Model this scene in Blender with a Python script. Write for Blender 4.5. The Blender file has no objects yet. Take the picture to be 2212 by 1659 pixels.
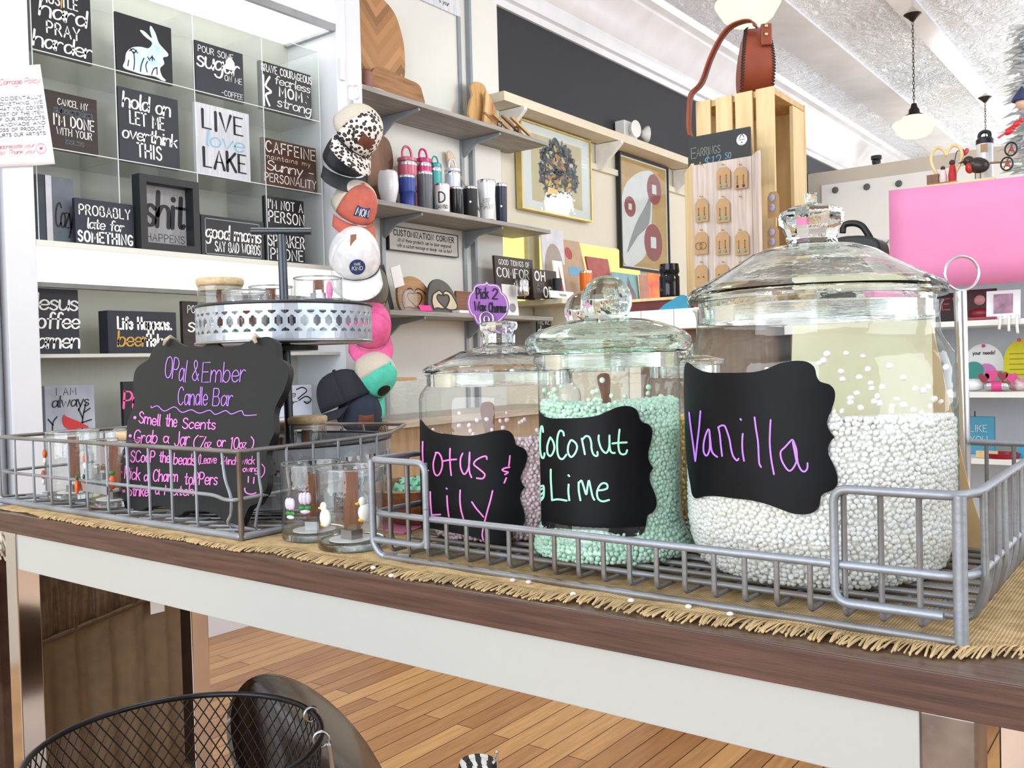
import bpy, bmesh, math, random
import numpy as np
from mathutils import Vector as V, Matrix, geometry
random.seed(7)
rng = np.random.default_rng(7)
scene = bpy.context.scene
COL = scene.collection
PI = math.pi
S = lambda c: tuple((x/255/12.92 if x/255 <= .04045 else ((x/255+.055)/1.055)**2.4) for x in c)

# ------------------------------------------------------------------ camera
FPX, CX, CY = 1970., 1106., 829.5          # focal length and centre in pixels of the 2212 x 1659 frame
ROLL, PITCH, HEAD = .026, math.atan2(45, 1970), math.radians(37.1)
CAM = V((0, 0, 1.0))
_fh = V((-math.sin(HEAD), math.cos(HEAD), 0)); _r0 = V((math.cos(HEAD), math.sin(HEAD), 0))
_f = _fh*math.cos(PITCH) + V((0, 0, -math.sin(PITCH))); _u0 = _r0.cross(_f)
_X = _r0*math.cos(ROLL) - _u0*math.sin(ROLL); _Y = _r0*math.sin(ROLL) + _u0*math.cos(ROLL)
cd = bpy.data.cameras.new('camera'); cam = bpy.data.objects.new('camera', cd); COL.objects.link(cam)
cd.sensor_fit = 'HORIZONTAL'; cd.sensor_width = 36; cd.lens = FPX/2212*36; cd.clip_start = .02; cd.clip_end = 60
cam.matrix_world = Matrix(((_X.x, _Y.x, -_f.x, CAM.x), (_X.y, _Y.y, -_f.y, CAM.y), (_X.z, _Y.z, -_f.z, CAM.z), (0, 0, 0, 1)))
scene.camera = cam

# ------------------------------------------------------------------ colour, world, daylight
scene.view_settings.view_transform = 'Standard'; scene.view_settings.look = 'None'
scene.view_settings.gamma = 1; scene.view_settings.use_curve_mapping = False
scene.view_settings.exposure = 0.0
cy = scene.cycles
cy.use_denoising = True; cy.max_bounces = 10; cy.diffuse_bounces = 4; cy.glossy_bounces = 4
cy.transmission_bounces = 10; cy.transparent_max_bounces = 22
cy.caustics_reflective = False; cy.caustics_refractive = True
cy.sample_clamp_indirect = 6; cy.blur_glossy = .6
cy.use_adaptive_sampling = True; cy.adaptive_threshold = .03
w = bpy.data.worlds.new('world'); scene.world = w; w.use_nodes = True
bg = w.node_tree.nodes['Background']; bg.inputs[0].default_value = (.86, .93, 1, 1); bg.inputs[1].default_value = 1.2

def area_light(name, loc, look, size, power, color):
    l = bpy.data.lights.new(name, 'AREA'); l.shape = 'RECTANGLE'; l.size, l.size_y = size
    l.energy = power; l.color = color
    o = bpy.data.objects.new(name, l); COL.objects.link(o); o.location = loc
    o.rotation_euler = (V(look)-V(loc)).to_track_quat('-Z', 'Y').to_euler(); return o
# daylight through the shop windows behind the camera (front of the shop) and beside it, with added side and rear fill
area_light('shop_window_daylight', (-.9, -2.42, 1.75), (-.9, 5, 1.5), (3.9, 2.3), 135, (.86, .93, 1))
area_light('side_daylight_fill', (3.05, 1.6, 1.9), (-5, 3.0, 2.6), (3.6, 2.2), 90, (.90, .95, 1))
area_light('side_daylight_fill', (3.05, 7.5, 1.9), (-5, 7.5, 2.9), (5.0, 2.2), 130, (.92, .96, 1))  # added fill from the side; this stretch of wall has no window

area_light('rear_fill_light', (-.5, 12.9, 2.2), (-.8, 5, 3.0), (4.5, 1.6), 150, (.88, .94, 1))  # added unseen light for ceiling highlights; the back wall has no window
# ------------------------------------------------------------------ rays and planes (sight lines onto real surfaces)
def ray(px, py): return _f + _X*((px-CX)/FPX) - _Y*((py-CY)/FPX)
def onz(px, py, z): d = ray(px, py); return CAM + d*((z-CAM.z)/d.z)
def onx(px, py, x): d = ray(px, py); return CAM + d*((x-CAM.x)/d.x)
def ony(px, py, y): d = ray(px, py); return CAM + d*((y-CAM.y)/d.y)
def onp(px, py, P, N): d = ray(px, py); return CAM + d*((P-CAM).dot(N)/d.dot(N))
def atd(px, py, D): return CAM + ray(px, py)*D
def pxsize(D): return D/FPX                 # metres per pixel at depth D

# ------------------------------------------------------------------ materials
MATS = {}
def mat(name, col, rough=.5, metal=0, var=.08, scale=12, spec=.5, stretch=(1, 1, 1), bump=0, bscale=None, col2=None, emit=0, coat=0, sss=0, trans=0):
    """principled surface whose colour is broken up by noise"""
    if name in MATS: return MATS[name]
    m = bpy.data.materials.new(name); m.use_nodes = True; nt = m.node_tree; b = nt.nodes['Principled BSDF']
    c1 = S(col); c2 = S(col2) if col2 else tuple(max(0, x*(1-var*2.2)) for x in c1)
    if col2 is None: c1 = tuple(min(1, x*(1+var*.6)) for x in c1)
    tc = nt.nodes.new('ShaderNodeTexCoord'); mp = nt.nodes.new('ShaderNodeMapping'); mp.inputs['Scale'].default_value = stretch
    nz = nt.nodes.new('ShaderNodeTexNoise'); nz.inputs['Scale'].default_value = scale; nz.inputs['Detail'].default_value = 4
    nt.links.new(tc.outputs['Object'], mp.inputs[0]); nt.links.new(mp.outputs[0], nz.inputs['Vector'])
    rp = nt.nodes.new('ShaderNodeValToRGB'); rp.color_ramp.elements[0].position = .3; rp.color_ramp.elements[1].position = .7
    rp.color_ramp.elements[0].color = (*c2, 1); rp.color_ramp.elements[1].color = (*c1, 1)
    nt.links.new(nz.outputs[0], rp.inputs[0]); nt.links.new(rp.outputs[0], b.inputs['Base Color'])
    b.inputs['Roughness'].default_value = rough; b.inputs['Metallic'].default_value = metal
    b.inputs['Specular IOR Level'].default_value = spec
    if coat: b.inputs['Coat Weight'].default_value = coat; b.inputs['Coat Roughness'].default_value = .08
    if sss: b.inputs['Subsurface Weight'].default_value = sss; b.inputs['Subsurface Radius'].default_value = (.01, .01, .01)
    if trans: b.inputs['Transmission Weight'].default_value = trans
    if emit:
        nt.links.new(rp.outputs[0], b.inputs['Emission Color']); b.inputs['Emission Strength'].default_value = emit
    if bump:
        n2 = nt.nodes.new('ShaderNodeTexNoise'); n2.inputs['Scale'].default_value = bscale or scale*3; n2.inputs['Detail'].default_value = 5
        nt.links.new(mp.outputs[0], n2.inputs['Vector'])
        bp = nt.nodes.new('ShaderNodeBump'); bp.inputs['Strength'].default_value = bump; bp.inputs['Distance'].default_value = .004
        nt.links.new(n2.outputs[0], bp.inputs['Height']); nt.links.new(bp.outputs[0], b.inputs['Normal'])
    MATS[name] = m; return m
def lamp_mat(name, col, strength):
    m = bpy.data.materials.new(name); m.use_nodes = True; nt = m.node_tree; nt.nodes.clear()
    o = nt.nodes.new('ShaderNodeOutputMaterial'); e = nt.nodes.new('ShaderNodeEmission'); nz = nt.nodes.new('ShaderNodeTexNoise')
    rp = nt.nodes.new('ShaderNodeValToRGB'); c = S(col)
    rp.color_ramp.elements[0].color = (c[0]*.95, c[1]*.95, c[2]*.93, 1); rp.color_ramp.elements[1].color = (*c, 1)
    nt.links.new(nz.outputs[0], rp.inputs[0]); nt.links.new(rp.outputs[0], e.inputs[0]); e.inputs[1].default_value = strength
    nt.links.new(e.outputs[0], o.inputs[0]); MATS[name] = m; return m
def thin_glass(name, tint=(.97, .99, .985), edge=(.62, .72, .69), gloss=1.0, rough=.015):
    """a thin pane or wall of glass: clear face on, mirror-like and tinted where it turns away"""
    m = bpy.data.materials.new(name); m.use_nodes = True; nt = m.node_tree; nt.nodes.clear(); L = nt.links.new
    o = nt.nodes.new('ShaderNodeOutputMaterial'); mx = nt.nodes.new('ShaderNodeMixShader')
    tr = nt.nodes.new('ShaderNodeBsdfTransparent'); gl = nt.nodes.new('ShaderNodeBsdfGlossy'); gl.inputs['Roughness'].default_value = rough
    lw = nt.nodes.new('ShaderNodeLayerWeight'); lw.inputs[0].default_value = .5
    r1 = nt.nodes.new('ShaderNodeValToRGB'); e = r1.color_ramp.elements
    e[0].position = 0; e[0].color = (*tint, 1); e[1].position = 1; e[1].color = (*edge, 1); k = e.new(.72); k.color = (*[t*.97 for t in tint], 1)
    r2 = nt.nodes.new('ShaderNodeValToRGB'); e = r2.color_ramp.elements
    e[0].position = 0; e[0].color = (.045*gloss,)*3+(1,); e[1].position = 1; e[1].color = (.85*gloss,)*3+(1,)
    k = e.new(.6); k.color = (.08*gloss,)*3+(1,); k = e.new(.85); k.color = (.28*gloss,)*3+(1,)
    L(lw.outputs['Facing'], r1.inputs[0]); L(lw.outputs['Facing'], r2.inputs[0]); L(r1.outputs[0], tr.inputs[0]); L(r2.outputs[0], mx.inputs[0])
    L(tr.outputs[0], mx.inputs[1]); L(gl.outputs[0], mx.inputs[2])
    nz = nt.nodes.new('ShaderNodeTexNoise'); nz.inputs['Scale'].default_value = 9; bp = nt.nodes.new('ShaderNodeBump'); bp.inputs['Strength'].default_value = .05
    bp.inputs['Distance'].default_value = .02; L(nz.outputs[0], bp.inputs['Height']); L(bp.outputs[0], gl.inputs['Normal'])
    L(mx.outputs[0], o.inputs[0]); MATS[name] = m; return m
def solid_glass(name, col=(.97, .99, .98), ior=1.45):
    m = bpy.data.materials.new(name); m.use_nodes = True; nt = m.node_tree; nt.nodes.clear(); L = nt.links.new
    o = nt.nodes.new('ShaderNodeOutputMaterial'); g = nt.nodes.new('ShaderNodeBsdfGlass'); g.inputs['IOR'].default_value = ior
    g.inputs['Roughness'].default_value = 0; g.inputs['Color'].default_value = (*col, 1)
    nz = nt.nodes.new('ShaderNodeTexNoise'); nz.inputs['Scale'].default_value = 14; bp = nt.nodes.new('ShaderNodeBump'); bp.inputs['Strength'].default_value = .025
    bp.inputs['Distance'].default_value = .01; L(nz.outputs[0], bp.inputs['Height']); L(bp.outputs[0], g.inputs['Normal'])
    L(g.outputs[0], o.inputs[0]); MATS[name] = m; return m
def wood(name, c1, c2, axis=0, scale=6, rough=.5, stretch=14, coat=0, bump=.05):
    st = [stretch]*3; st[axis] = 1
    return mat(name, c1, rough, col2=c2, scale=scale, stretch=st, bump=bump, coat=coat)

# ------------------------------------------------------------------ mesh builder
class MB:
    def __init__(s): s.v = []; s.f = []; s.mi = []; s.cur = 0
    def add(s, vs, fs):
        n = len(s.v); s.v += [tuple(x) for x in vs]; s.f += [tuple(i+n for i in f) for f in fs]; s.mi += [s.cur]*len(fs); return s
    def box(s, c, d, rot=None):
        c = V(c); h = V(d)/2
        vs = [V((x*h.x, y*h.y, z*h.z)) for z in (-1, 1) for y in (-1, 1) for x in (-1, 1)]
        if rot is not None: vs = [rot @ q for q in vs]
        return s.add([q+c for q in vs], [(0, 2, 3, 1), (4, 5, 7, 6), (0, 1, 5, 4), (2, 6, 7, 3), (0, 4, 6, 2), (1, 3, 7, 5)])
    def bb(s, lo, hi):
        lo = V(lo); hi = V(hi); return s.box((lo+hi)/2, hi-lo)
    def hexa(s, p):                       # eight corners, bottom ring then top ring
        return s.add(p, [(0, 3, 2, 1), (4, 5, 6, 7), (0, 1, 5, 4), (1, 2, 6, 5), (2, 3, 7, 6), (3, 0, 4, 7)])
    def tube(s, pts, r, seg=8, closed=False, caps=True):
        pts = [V(p) for p in pts]; n = len(pts); vs = []; fs = []
        rr = r if hasattr(r, '__len__') else [r]*n
        up = None
        for i, p in enumerate(pts):
            a = pts[(i-1) % n] if (closed or i) else p; b = pts[(i+1) % n] if (closed or i < n-1) else p
            t = (b-a).normalized()
            if up is None: up = V((0, 0, 1)) if abs(t.z) < .9 else V((1, 0, 0))
            x = up.cross(t)
            if x.length < 1e-5: x = V((1, 0, 0)).cross(t)
            x.normalize(); y = t.cross(x); up = y
            # keep the section width at corners
            k = 1.0
            if (closed or 0 < i < n-1):
                c = (p-a).normalized().dot((b-p).normalized()); k = 1/max(.6, math.sqrt(max(.05, (1+c)/2)))
            for j in range(seg):
                q = 2*PI*j/seg; vs.append(p + (x*math.cos(q)+y*math.sin(q))*rr[i]*(k if k < 1.2 else 1.1))
        m = n if closed else n-1
        for i in range(m):
            for j in range(seg):
                a = i*seg+j; b = i*seg+(j+1) % seg; c = ((i+1) % n)*seg+(j+1) % seg; d = ((i+1) % n)*seg+j
                fs.append((a, b, c, d))
        if caps and not closed:
            fs.append(tuple(range(seg))[::-1]); fs.append(tuple((n-1)*seg+j for j in range(seg)))
        return s.add(vs, fs)
    def lathe(s, prof, c=(0, 0, 0), seg=48, arc=None):
        """profile of (radius, height); radius 0 closes"""
        c = V(c); vs = []; fs = []; rings = []
        for r, z in prof:
            if r <= 1e-6: rings.append([len(vs)]); vs.append(c+V((0, 0, z)))
            else:
                rings.append(list(range(len(vs), len(vs)+seg)))
                vs += [c+V((r*math.cos(2*PI*j/seg), r*math.sin(2*PI*j/seg), z)) for j in range(seg)]
        for A, B in zip(rings, rings[1:]):
            for j in range(seg):
                k = (j+1) % seg
                if len(A) == 1 and len(B) == 1: continue
                if len(A) == 1: fs.append((A[0], B[k], B[j]))
                elif len(B) == 1: fs.append((A[j], A[k], B[0]))
                else: fs.append((A[j], A[k], B[k], B[j]))
        return s.add(vs, fs)
    def prism(s, poly, O, U, W, t):
        """outline (u, v) in the plane O+uU+vW, given depth t behind it"""
        O = V(O); U = V(U); W = V(W); N = U.cross(W).normalized(); n = len(poly)
        fr = [O+U*a+W*b for a, b in poly]; bk = [p-N*t for p in fr]
        return s.add(fr+bk, [tuple(range(n)), tuple(range(n, 2*n))[::-1]] + [(i, i+n, (i+1) % n+n, (i+1) % n) for i in range(n)])
    def sphere(s, c, r, seg=16, rings=10, sc=(1, 1, 1), rot=None):
        vs = []; fs = []; c = V(c)
        for i in range(rings+1):
            a = PI*i/rings
            for j in range(seg):
                q = V((math.sin(a)*math.cos(2*PI*j/seg)*sc[0], math.sin(a)*math.sin(2*PI*j/seg)*sc[1], math.cos(a)*sc[2]))*r
                vs.append(c+(rot @ q if rot is not None else q))
        for i in range(rings):
            for j in range(seg):
                a = i*seg+j; b = i*seg+(j+1) % seg; fs.append((a, a+seg, b+seg, b))
        return s.add(vs, fs)
    def ribbon(s, pts, w, mp, contrast=0, lift=0):
        """a pen stroke of width w along 2D points, laid on a surface by mp(u, v)"""
        P = [pts[0]]
        for p in pts[1:]:
            if math.hypot(p[0]-P[-1][0], p[1]-P[-1][1]) > w*.08: P.append(p)
        if len(P) == 1:
            n = 10; c = P[0]
            return s.add([mp(c[0]+w*.6*math.cos(2*PI*j/n), c[1]+w*.6*math.sin(2*PI*j/n)) for j in range(n)], [tuple(range(n))])
        L = []; R = []; n = len(P); clo = math.hypot(P[0][0]-P[-1][0], P[0][1]-P[-1][1]) < w*.3
        for i, p in enumerate(P):
            a = P[max(0, i-1)]; b = P[min(n-1, i+1)]
            if clo and i in (0, n-1): a = P[-2]; b = P[1]
            tx, ty = b[0]-a[0], b[1]-a[1]; l = math.hypot(tx, ty) or 1; tx /= l; ty /= l
            ww = w*.5*(1-contrast+contrast*abs(ty)**1.3)
            L.append((p[0]-ty*ww, p[1]+tx*ww, ww)); R.append((p[0]+ty*ww, p[1]-tx*ww))
        vs = [mp(q[0], q[1]) for q in L]+[mp(q[0], q[1]) for q in R]
        s.add(vs, [(n+i, n+i+1, i+1, i) for i in range(n-1)])
        if not clo:
            for i, d in ((0, -1), (n-1, 1)):
                a = P[i]; b = P[i-1] if i else P[1]; tx, ty = a[0]-b[0], a[1]-b[1]; l = math.hypot(tx, ty) or 1; tx /= l; ty /= l; ww = L[i][2]
                k = [(a[0]+ww*(math.cos(t)*tx-math.sin(t)*ty), a[1]+ww*(math.cos(t)*ty+math.sin(t)*tx)) for t in [(-.5+j/6)*PI for j in range(7)]]
                s.add([mp(*q) for q in k], [tuple(range(7))])
        return s
    def build(s, name, m, parent=None, smooth=None, bevel=0, origin=None, local=False, solid=0):
        me = bpy.data.meshes.new(name)
        off = V((0, 0, 0))
        if origin is not None: off = V(origin)
        if parent is not None and not local: off = parent_loc(parent)
        me.from_pydata([(x-off.x, y-off.y, z-off.z) for x, y, z in s.v], [], s.f)
        for mm in (m if isinstance(m, (list, tuple)) else [m]): me.materials.append(mm)
        if isinstance(m, (list, tuple)): me.polygons.foreach_set('material_index', s.mi)
        if smooth is not None:
            me.polygons.foreach_set('use_smooth', [True]*len(me.polygons))
            if smooth < 180: me.set_sharp_from_angle(angle=math.radians(smooth))
        me.update(); o = bpy.data.objects.new(name, me); COL.objects.link(o)
        if parent is not None: o.parent = parent
        elif origin is not None: o.location = off
        if bevel:
            b = o.modifiers.new('bevel', 'BEVEL'); b.width = bevel; b.segments = 2; b.limit_method = 'ANGLE'; b.harden_normals = False
        if solid: k = o.modifiers.new('solid', 'SOLIDIFY'); k.thickness = solid; k.offset = 0
        return o
def parent_loc(o):
    p = V((0, 0, 0))
    while o is not None: p += V(o.location); o = o.parent
    return p
def tag(o, label=None, cat=None, group=None, kind=None):
    if label: o['label'] = label
    if cat: o['category'] = cat
    if group: o['group'] = group
    if kind: o['kind'] = kind
    return o
def thing(name, label, cat, loc=(0, 0, 0), group=None, rot=None):
    o = bpy.data.objects.new(name, None); COL.objects.link(o); o.location = loc; o.empty_display_size = .05
    if rot: o.rotation_euler = rot
    return tag(o, label, cat, group)
def structure(o): o['kind'] = 'structure'; return o
def copy_tree(o, parent=None):
    c = o.copy(); COL.objects.link(c); c.parent = parent
    for ch in list(o.children): copy_tree(ch, c)
    return c
def cr(pts, n=6, closed=False):
    """smooth curve through points; a repeated point keeps its corner"""
    pts = [tuple(p) for p in pts]; m = len(pts); out = []
    if m < 3 and not closed: return pts
    for i in range(m if closed else m-1):
        p1 = pts[i]; p2 = pts[(i+1) % m]
        if p1 == p2: continue
        p0 = pts[i-1] if (closed or i) else p1; p3 = pts[(i+2) % m] if (closed or i+2 < m) else p2
        for k in range(n):
            t = k/n
            out.append(tuple(.5*(2*b+(c-a)*t+(2*a-5*b+4*c-d)*t*t+(3*b-a-3*c+d)*t**3) for a, b, c, d in zip(p0, p1, p2, p3)))
    if not closed: out.append(pts[-1])
    return out
def rotz(a): return Matrix.Rotation(a, 3, 'Z')
def rotx(a): return Matrix.Rotation(a, 3, 'X')
def roty(a): return Matrix.Rotation(a, 3, 'Y')

# ------------------------------------------------------------------ pen lettering (tenths of the capital height)
G = {
'a': '5;4.6,4.6 3,6 1,5.2 .2,3 1,.4 2.8,.3 4.6,2.6/5,6 4.7,2 5.6,0', 'b': '5;!0,10 0,0/.1,3 1.4,5.6 3.6,5.8 5,3.6 4,.6 1.8,-.1 .1,1.5',
'c': '4.6;4.6,4.8 3,6 1,5 .1,3 1,.6 2.8,0 4.6,1.2', 'd': '5;4.8,4.4 3,6 1,5.2 .2,3 1,.4 2.8,.2 4.7,2.2/!5,10 5,0',
'e': '4.8;.3,3 4.7,3.2 4.4,5 2.8,6 1,5.2 .1,3 1,.6 3,0 4.8,1.2', 'f': '3.8;4.6,9 3.2,10 2,8.5 1.9,5 1.9,0/!0,5.8 3.8,5.8',
'g': '5;4.8,4.6 3,6 1,5.2 .2,3 1,.9 2.8,.8 4.6,2.6/5,6 4.9,-1 4,-3.6 2,-4 .4,-2.8', 'h': '5;!0,10 0,0/.1,3.2 1.8,5.8 3.8,5.8 4.8,4 4.9,0',
'i': '1;!.5,6 .5,0/!.5,8.4 .5,8.5', 'j': '2.6;2.4,6 2.4,-2 1.2,-3.8 -.4,-3/!2.4,8.4 2.4,8.5', 'k': '4.6;!0,10 0,0/!4.4,6 .3,2.8/!1.6,3.8 4.6,0',
'l': '1;.5,10 .5,2 1.2,0', 'm': '7.6;!0,6 0,0/.1,3.4 1.4,5.8 2.8,5.8 3.6,4.4 3.7,0/3.7,3.4 5,5.8 6.4,5.8 7.4,4.2 7.6,0',
'n': '4.9;!0,6 0,0/.1,3.2 1.8,5.8 3.8,5.8 4.7,4 4.9,0', 'o': '4.8;2.4,6 .8,5.2 0,3 .8,.7 2.4,0 4,.7 4.8,3 4,5.2 2.4,6',
'p': '5;!0,6 0,-4/.1,3.2 1.5,5.8 3.6,5.8 5,3.4 4,.5 1.8,0 .1,1.4', 'q': '5;4.8,4.6 3,6 1,5.2 .2,3 1,.4 2.8,.3 4.8,2.6/!5,6 5,-4',
'r': '3.6;!0,6 0,0/.1,3 1,5 2.4,6 3.6,5.4', 's': '4;3.8,5 2.2,6 .5,5.2 .6,3.8 2.2,3 3.7,2 3.4,.5 1.8,-.1 0,.9',
't': '3.6;1.8,9 1.8,1.4 2.6,.1 3.6,.8/!0,6 3.6,6', 'u': '5;0,6 .1,2 1.4,.1 3.2,.4 4.8,2.6/!5,6 5,0', 'v': '4.8;!0,6 2.4,0 4.8,6',
'w': '7;!0,6 1.8,0 3.5,5 5.2,0 7,6', 'x': '4.6;!0,6 4.6,0/!4.6,6 0,0', 'y': '4.8;!0,6 2.4,.2/!4.8,6 1.2,-4', 'z': '4.4;!0,6 4.4,6 0,0 4.4,0',
'A': '6.4;!0,0 3.2,10 6.4,0/!1.2,3.6 5.2,3.6', 'B': '5.6;!0,0 0,10/0,10 3.6,9.9 4.8,7.6 3.4,5.4 0,5.3/0,5.3 4.2,5.1 5.6,2.6 4.2,.1 0,0',
'C': '6;5.8,8.2 3.6,10 1,8.6 0,5 1,1.4 3.6,0 6,1.6', 'D': '6;!0,0 0,10/0,10 3,9.8 5.8,7.4 5.8,2.6 3,.2 0,0', 'E': '5;!5,10 0,10 0,0 5,0/!0,5.2 4.2,5.2',
'F': '5;!5,10 0,10 0,0/!0,5.2 4.2,5.2', 'G': '6.2;5.8,8.4 3.6,10 1,8.6 0,5 1,1.4 3.6,0 5.6,1 6,4 6,4 3.6,4', 'H': '6;!0,10 0,0/!6,10 6,0/!0,5.2 6,5.2',
'I': '1;!.5,10 .5,0', 'J': '4.6;4.4,10 4.4,2.4 3.2,.2 1.2,.1 0,1.8', 'K': '5.8;!0,10 0,0/!5.6,10 .2,4.4/!1.8,6 5.8,0', 'L': '4.8;!0,10 0,0 4.8,0',
'M': '7.4;!0,0 .4,10 3.7,3 7,10 7.4,0', 'N': '6;!0,0 0,10 6,0 6,10', 'O': '6.8;3.4,10 1,8.7 0,5 1,1.3 3.4,0 5.8,1.3 6.8,5 5.8,8.7 3.4,10',
'P': '5.4;!0,0 0,10/0,10 3.6,9.8 5.4,7.4 3.8,4.8 0,4.6', 'Q': '6.8;3.4,10 1,8.7 0,5 1,1.3 3.4,0 5.8,1.3 6.8,5 5.8,8.7 3.4,10/!4.4,2.4 7,-.6',
'R': '5.8;!0,0 0,10/0,10 3.6,9.8 5.2,7.6 3.6,5.2 0,5/!2.6,5 5.8,0', 'S': '5.2;4.8,8.4 2.8,10 .6,8.8 .6,6.6 2.8,5.2 5,3.6 4.8,1 2.4,-.1 0,1.6',
'T': '6;!0,10 6,10/!3,10 3,0', 'U': '6;0,10 0,3 1.2,.4 3,0 4.8,.4 6,3 6,10', 'V': '6.2;!0,10 3.1,0 6.2,10', 'W': '9;!0,10 2.2,0 4.5,8 6.8,0 9,10',
'X': '6;!0,10 6,0/!6,10 0,0', 'Y': '6;!0,10 3,5 6,10/!3,5 3,0', 'Z': '5.6;!0,10 5.6,10 0,0 5.6,0',
'0': '5;2.5,10 .7,8.6 0,5 .7,1.4 2.5,0 4.3,1.4 5,5 4.3,8.6 2.5,10', '1': '2;!.2,8.6 1.4,10 1.4,0', '2': '5;.3,8 1.4,9.8 3.6,9.8 4.8,7.8 3.6,4.8 0,0 0,0 5,0',
'4': '5;!3.8,0 3.8,10 0,3.4 5.2,3.4', '5': '5;!4.8,10 .8,10 .5,5.6/.5,5.6 2.8,6.2 4.8,4.4 4.6,1.4 2.6,0 .2,1', '7': '4.6;!0,10 4.6,10 1.4,0',
'&': '6;5.6,3.4 3.4,.2 1.2,.2 .3,2.2 3.6,6.4 3.8,8.8 2.4,10 1.2,8.8 1.6,6.8 5.8,0', '.': '1;!.5,.2 .5,.3', ',': '1;!.8,.6 .2,-1.4', '-': '4;!0,4.4 4,4.4', "'": '1;!.6,10 .4,7.6',
'!': '1;!.6,10 .5,3/!.5,.2 .5,.3', '(': '2.6;2.6,11 .5,7.6 .4,2.6 2.4,-1.4', ')': '2.6;0,11 2.1,7.6 2.2,2.6 .2,-1.4', '$': '5.2;4.8,8.2 2.8,9.4 .6,8.2 .8,6.2 4.8,3.8 4.6,1.4 2.4,.6 0,2/!2.6,11 2.6,-1',
'/': '3;!3,10 0,0', '*': '2.4;!1.2,5.2 1.2,5.3', ' ': '3.4;'}
_GC = {}
def glyph(ch):
    if ch in _GC: return _GC[ch]
    wd, body = G.get(ch, G[' ']).split(';'); out = []
    for st in body.split('/'):
        if not st: continue
        hard = st[0] == '!'
        p = [tuple(float(x)/10 for x in q.split(',')) for q in st.lstrip('!').split()]
        out.append(p if hard else cr(p, 5))
    _GC[ch] = (float(wd)/10, out); return _GC[ch]
def lay(text, h, gap=.16, shear=0, width=None, jit=0):
    x = 0; st = []
    for ch in text:
        wd, gs = glyph(ch); dy = random.uniform(-jit, jit)
        for g in gs: st.append([((x+a+shear*b), b+dy) for a, b in g])
        x += wd+gap
    x = max(.01, x-gap); kx = (width/(x*h) if width else 1)
    return [[(a*h*kx, b*h) for a, b in g] for g in st], x*h*kx
def write(mb, text, u, v, h, wt, mp, align='c', gap=.16, shear=0, maxw=None, width=None, contrast=0, jit=0):
    st, wd = lay(text, h, gap, shear, None, jit)
    if width or (maxw and wd > maxw): st, wd = lay(text, h, gap, shear, width or maxw, jit)
    u0 = u-wd/2 if align == 'c' else u
    for g in st: mb.ribbon([(u0+a, v+b) for a, b in g], wt, mp, contrast)
    return wd
def plane_map(O, U, W, lift=.0006):
    O = V(O); U = V(U); W = V(W); N = U.cross(W).normalized()*lift
    return lambda a, b: O+U*a+W*b+N
def fill2d(mb, outline, mp, step=None):
    """fill an outline, cut finely enough to follow a curved surface"""
    o = [V(p) for p in outline]; n = len(o); pts = list(o)
    if step:
        xs = [p.x for p in o]; ys = [p.y for p in o]
        x = min(xs)+step/2
        while x < max(xs):
            y = min(ys)+step/2
            while y < max(ys):
                ins = False; j = n-1
                for i in range(n):
                    if (o[i].y > y) != (o[j].y > y) and x < (o[j].x-o[i].x)*(y-o[i].y)/(o[j].y-o[i].y)+o[i].x: ins = not ins
                    j = i
                if ins: pts.append(V((x, y)))
                y += step
            x += step
    r = geometry.delaunay_2d_cdt(pts, [(i, (i+1) % n) for i in range(n)], [], 1, 1e-7)
    vs, _, fs = r[0], r[1], r[2]
    # keep faces inside the outline
    keep = []
    for f in fs:
        c = sum((vs[i] for i in f), V((0, 0)))/len(f); ins = False; j = n-1
        for i in range(n):
            if (o[i].y > c.y) != (o[j].y > c.y) and c.x < (o[j].x-o[i].x)*(c.y-o[i].y)/(o[j].y-o[i].y)+o[i].x: ins = not ins
            j = i
        if ins: keep.append(tuple(f))
    return mb.add([mp(p.x, p.y) for p in vs], keep)
# ================================================================== the room
M_white = mat('white_paint', (222, 225, 231), .45, var=.02, scale=3)
M_cream = mat('cream_wall', (218, 213, 196), .6, var=.03, scale=2)
M_bay = mat('bay_wall', (222, 222, 216), .6, var=.03, scale=2)
M_char = mat('charcoal_wall', (34, 37, 44), .6, var=.06, scale=2)
M_niche = mat('niche_back', (204, 205, 194), .6, var=.03, scale=2)
M_beige = mat('beige_trim', (214, 204, 190), .55, var=.03, scale=2)
M_chrome = mat('chrome', (225, 226, 230), .12, 1, var=.03, scale=6)
M_steel = mat('brushed_steel', (176, 178, 182), .32, 1, var=.08, scale=14)
M_black = mat('black_matte', (22, 23, 27), .5, var=.1, scale=20)
M_board = mat('sign_black', (19, 21, 28), .45, var=.12, scale=6)
M_slate = mat('sign_slate', (40, 45, 55), .5, var=.12, scale=8)
M_brownsign = wood('sign_brown', (52, 35, 29), (36, 24, 20), 1, 5)
M_ink_w = mat('white_ink', (240, 240, 238), .6, var=.02)
M_ink_k = mat('black_ink', (20, 20, 22), .6, var=.05)

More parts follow.
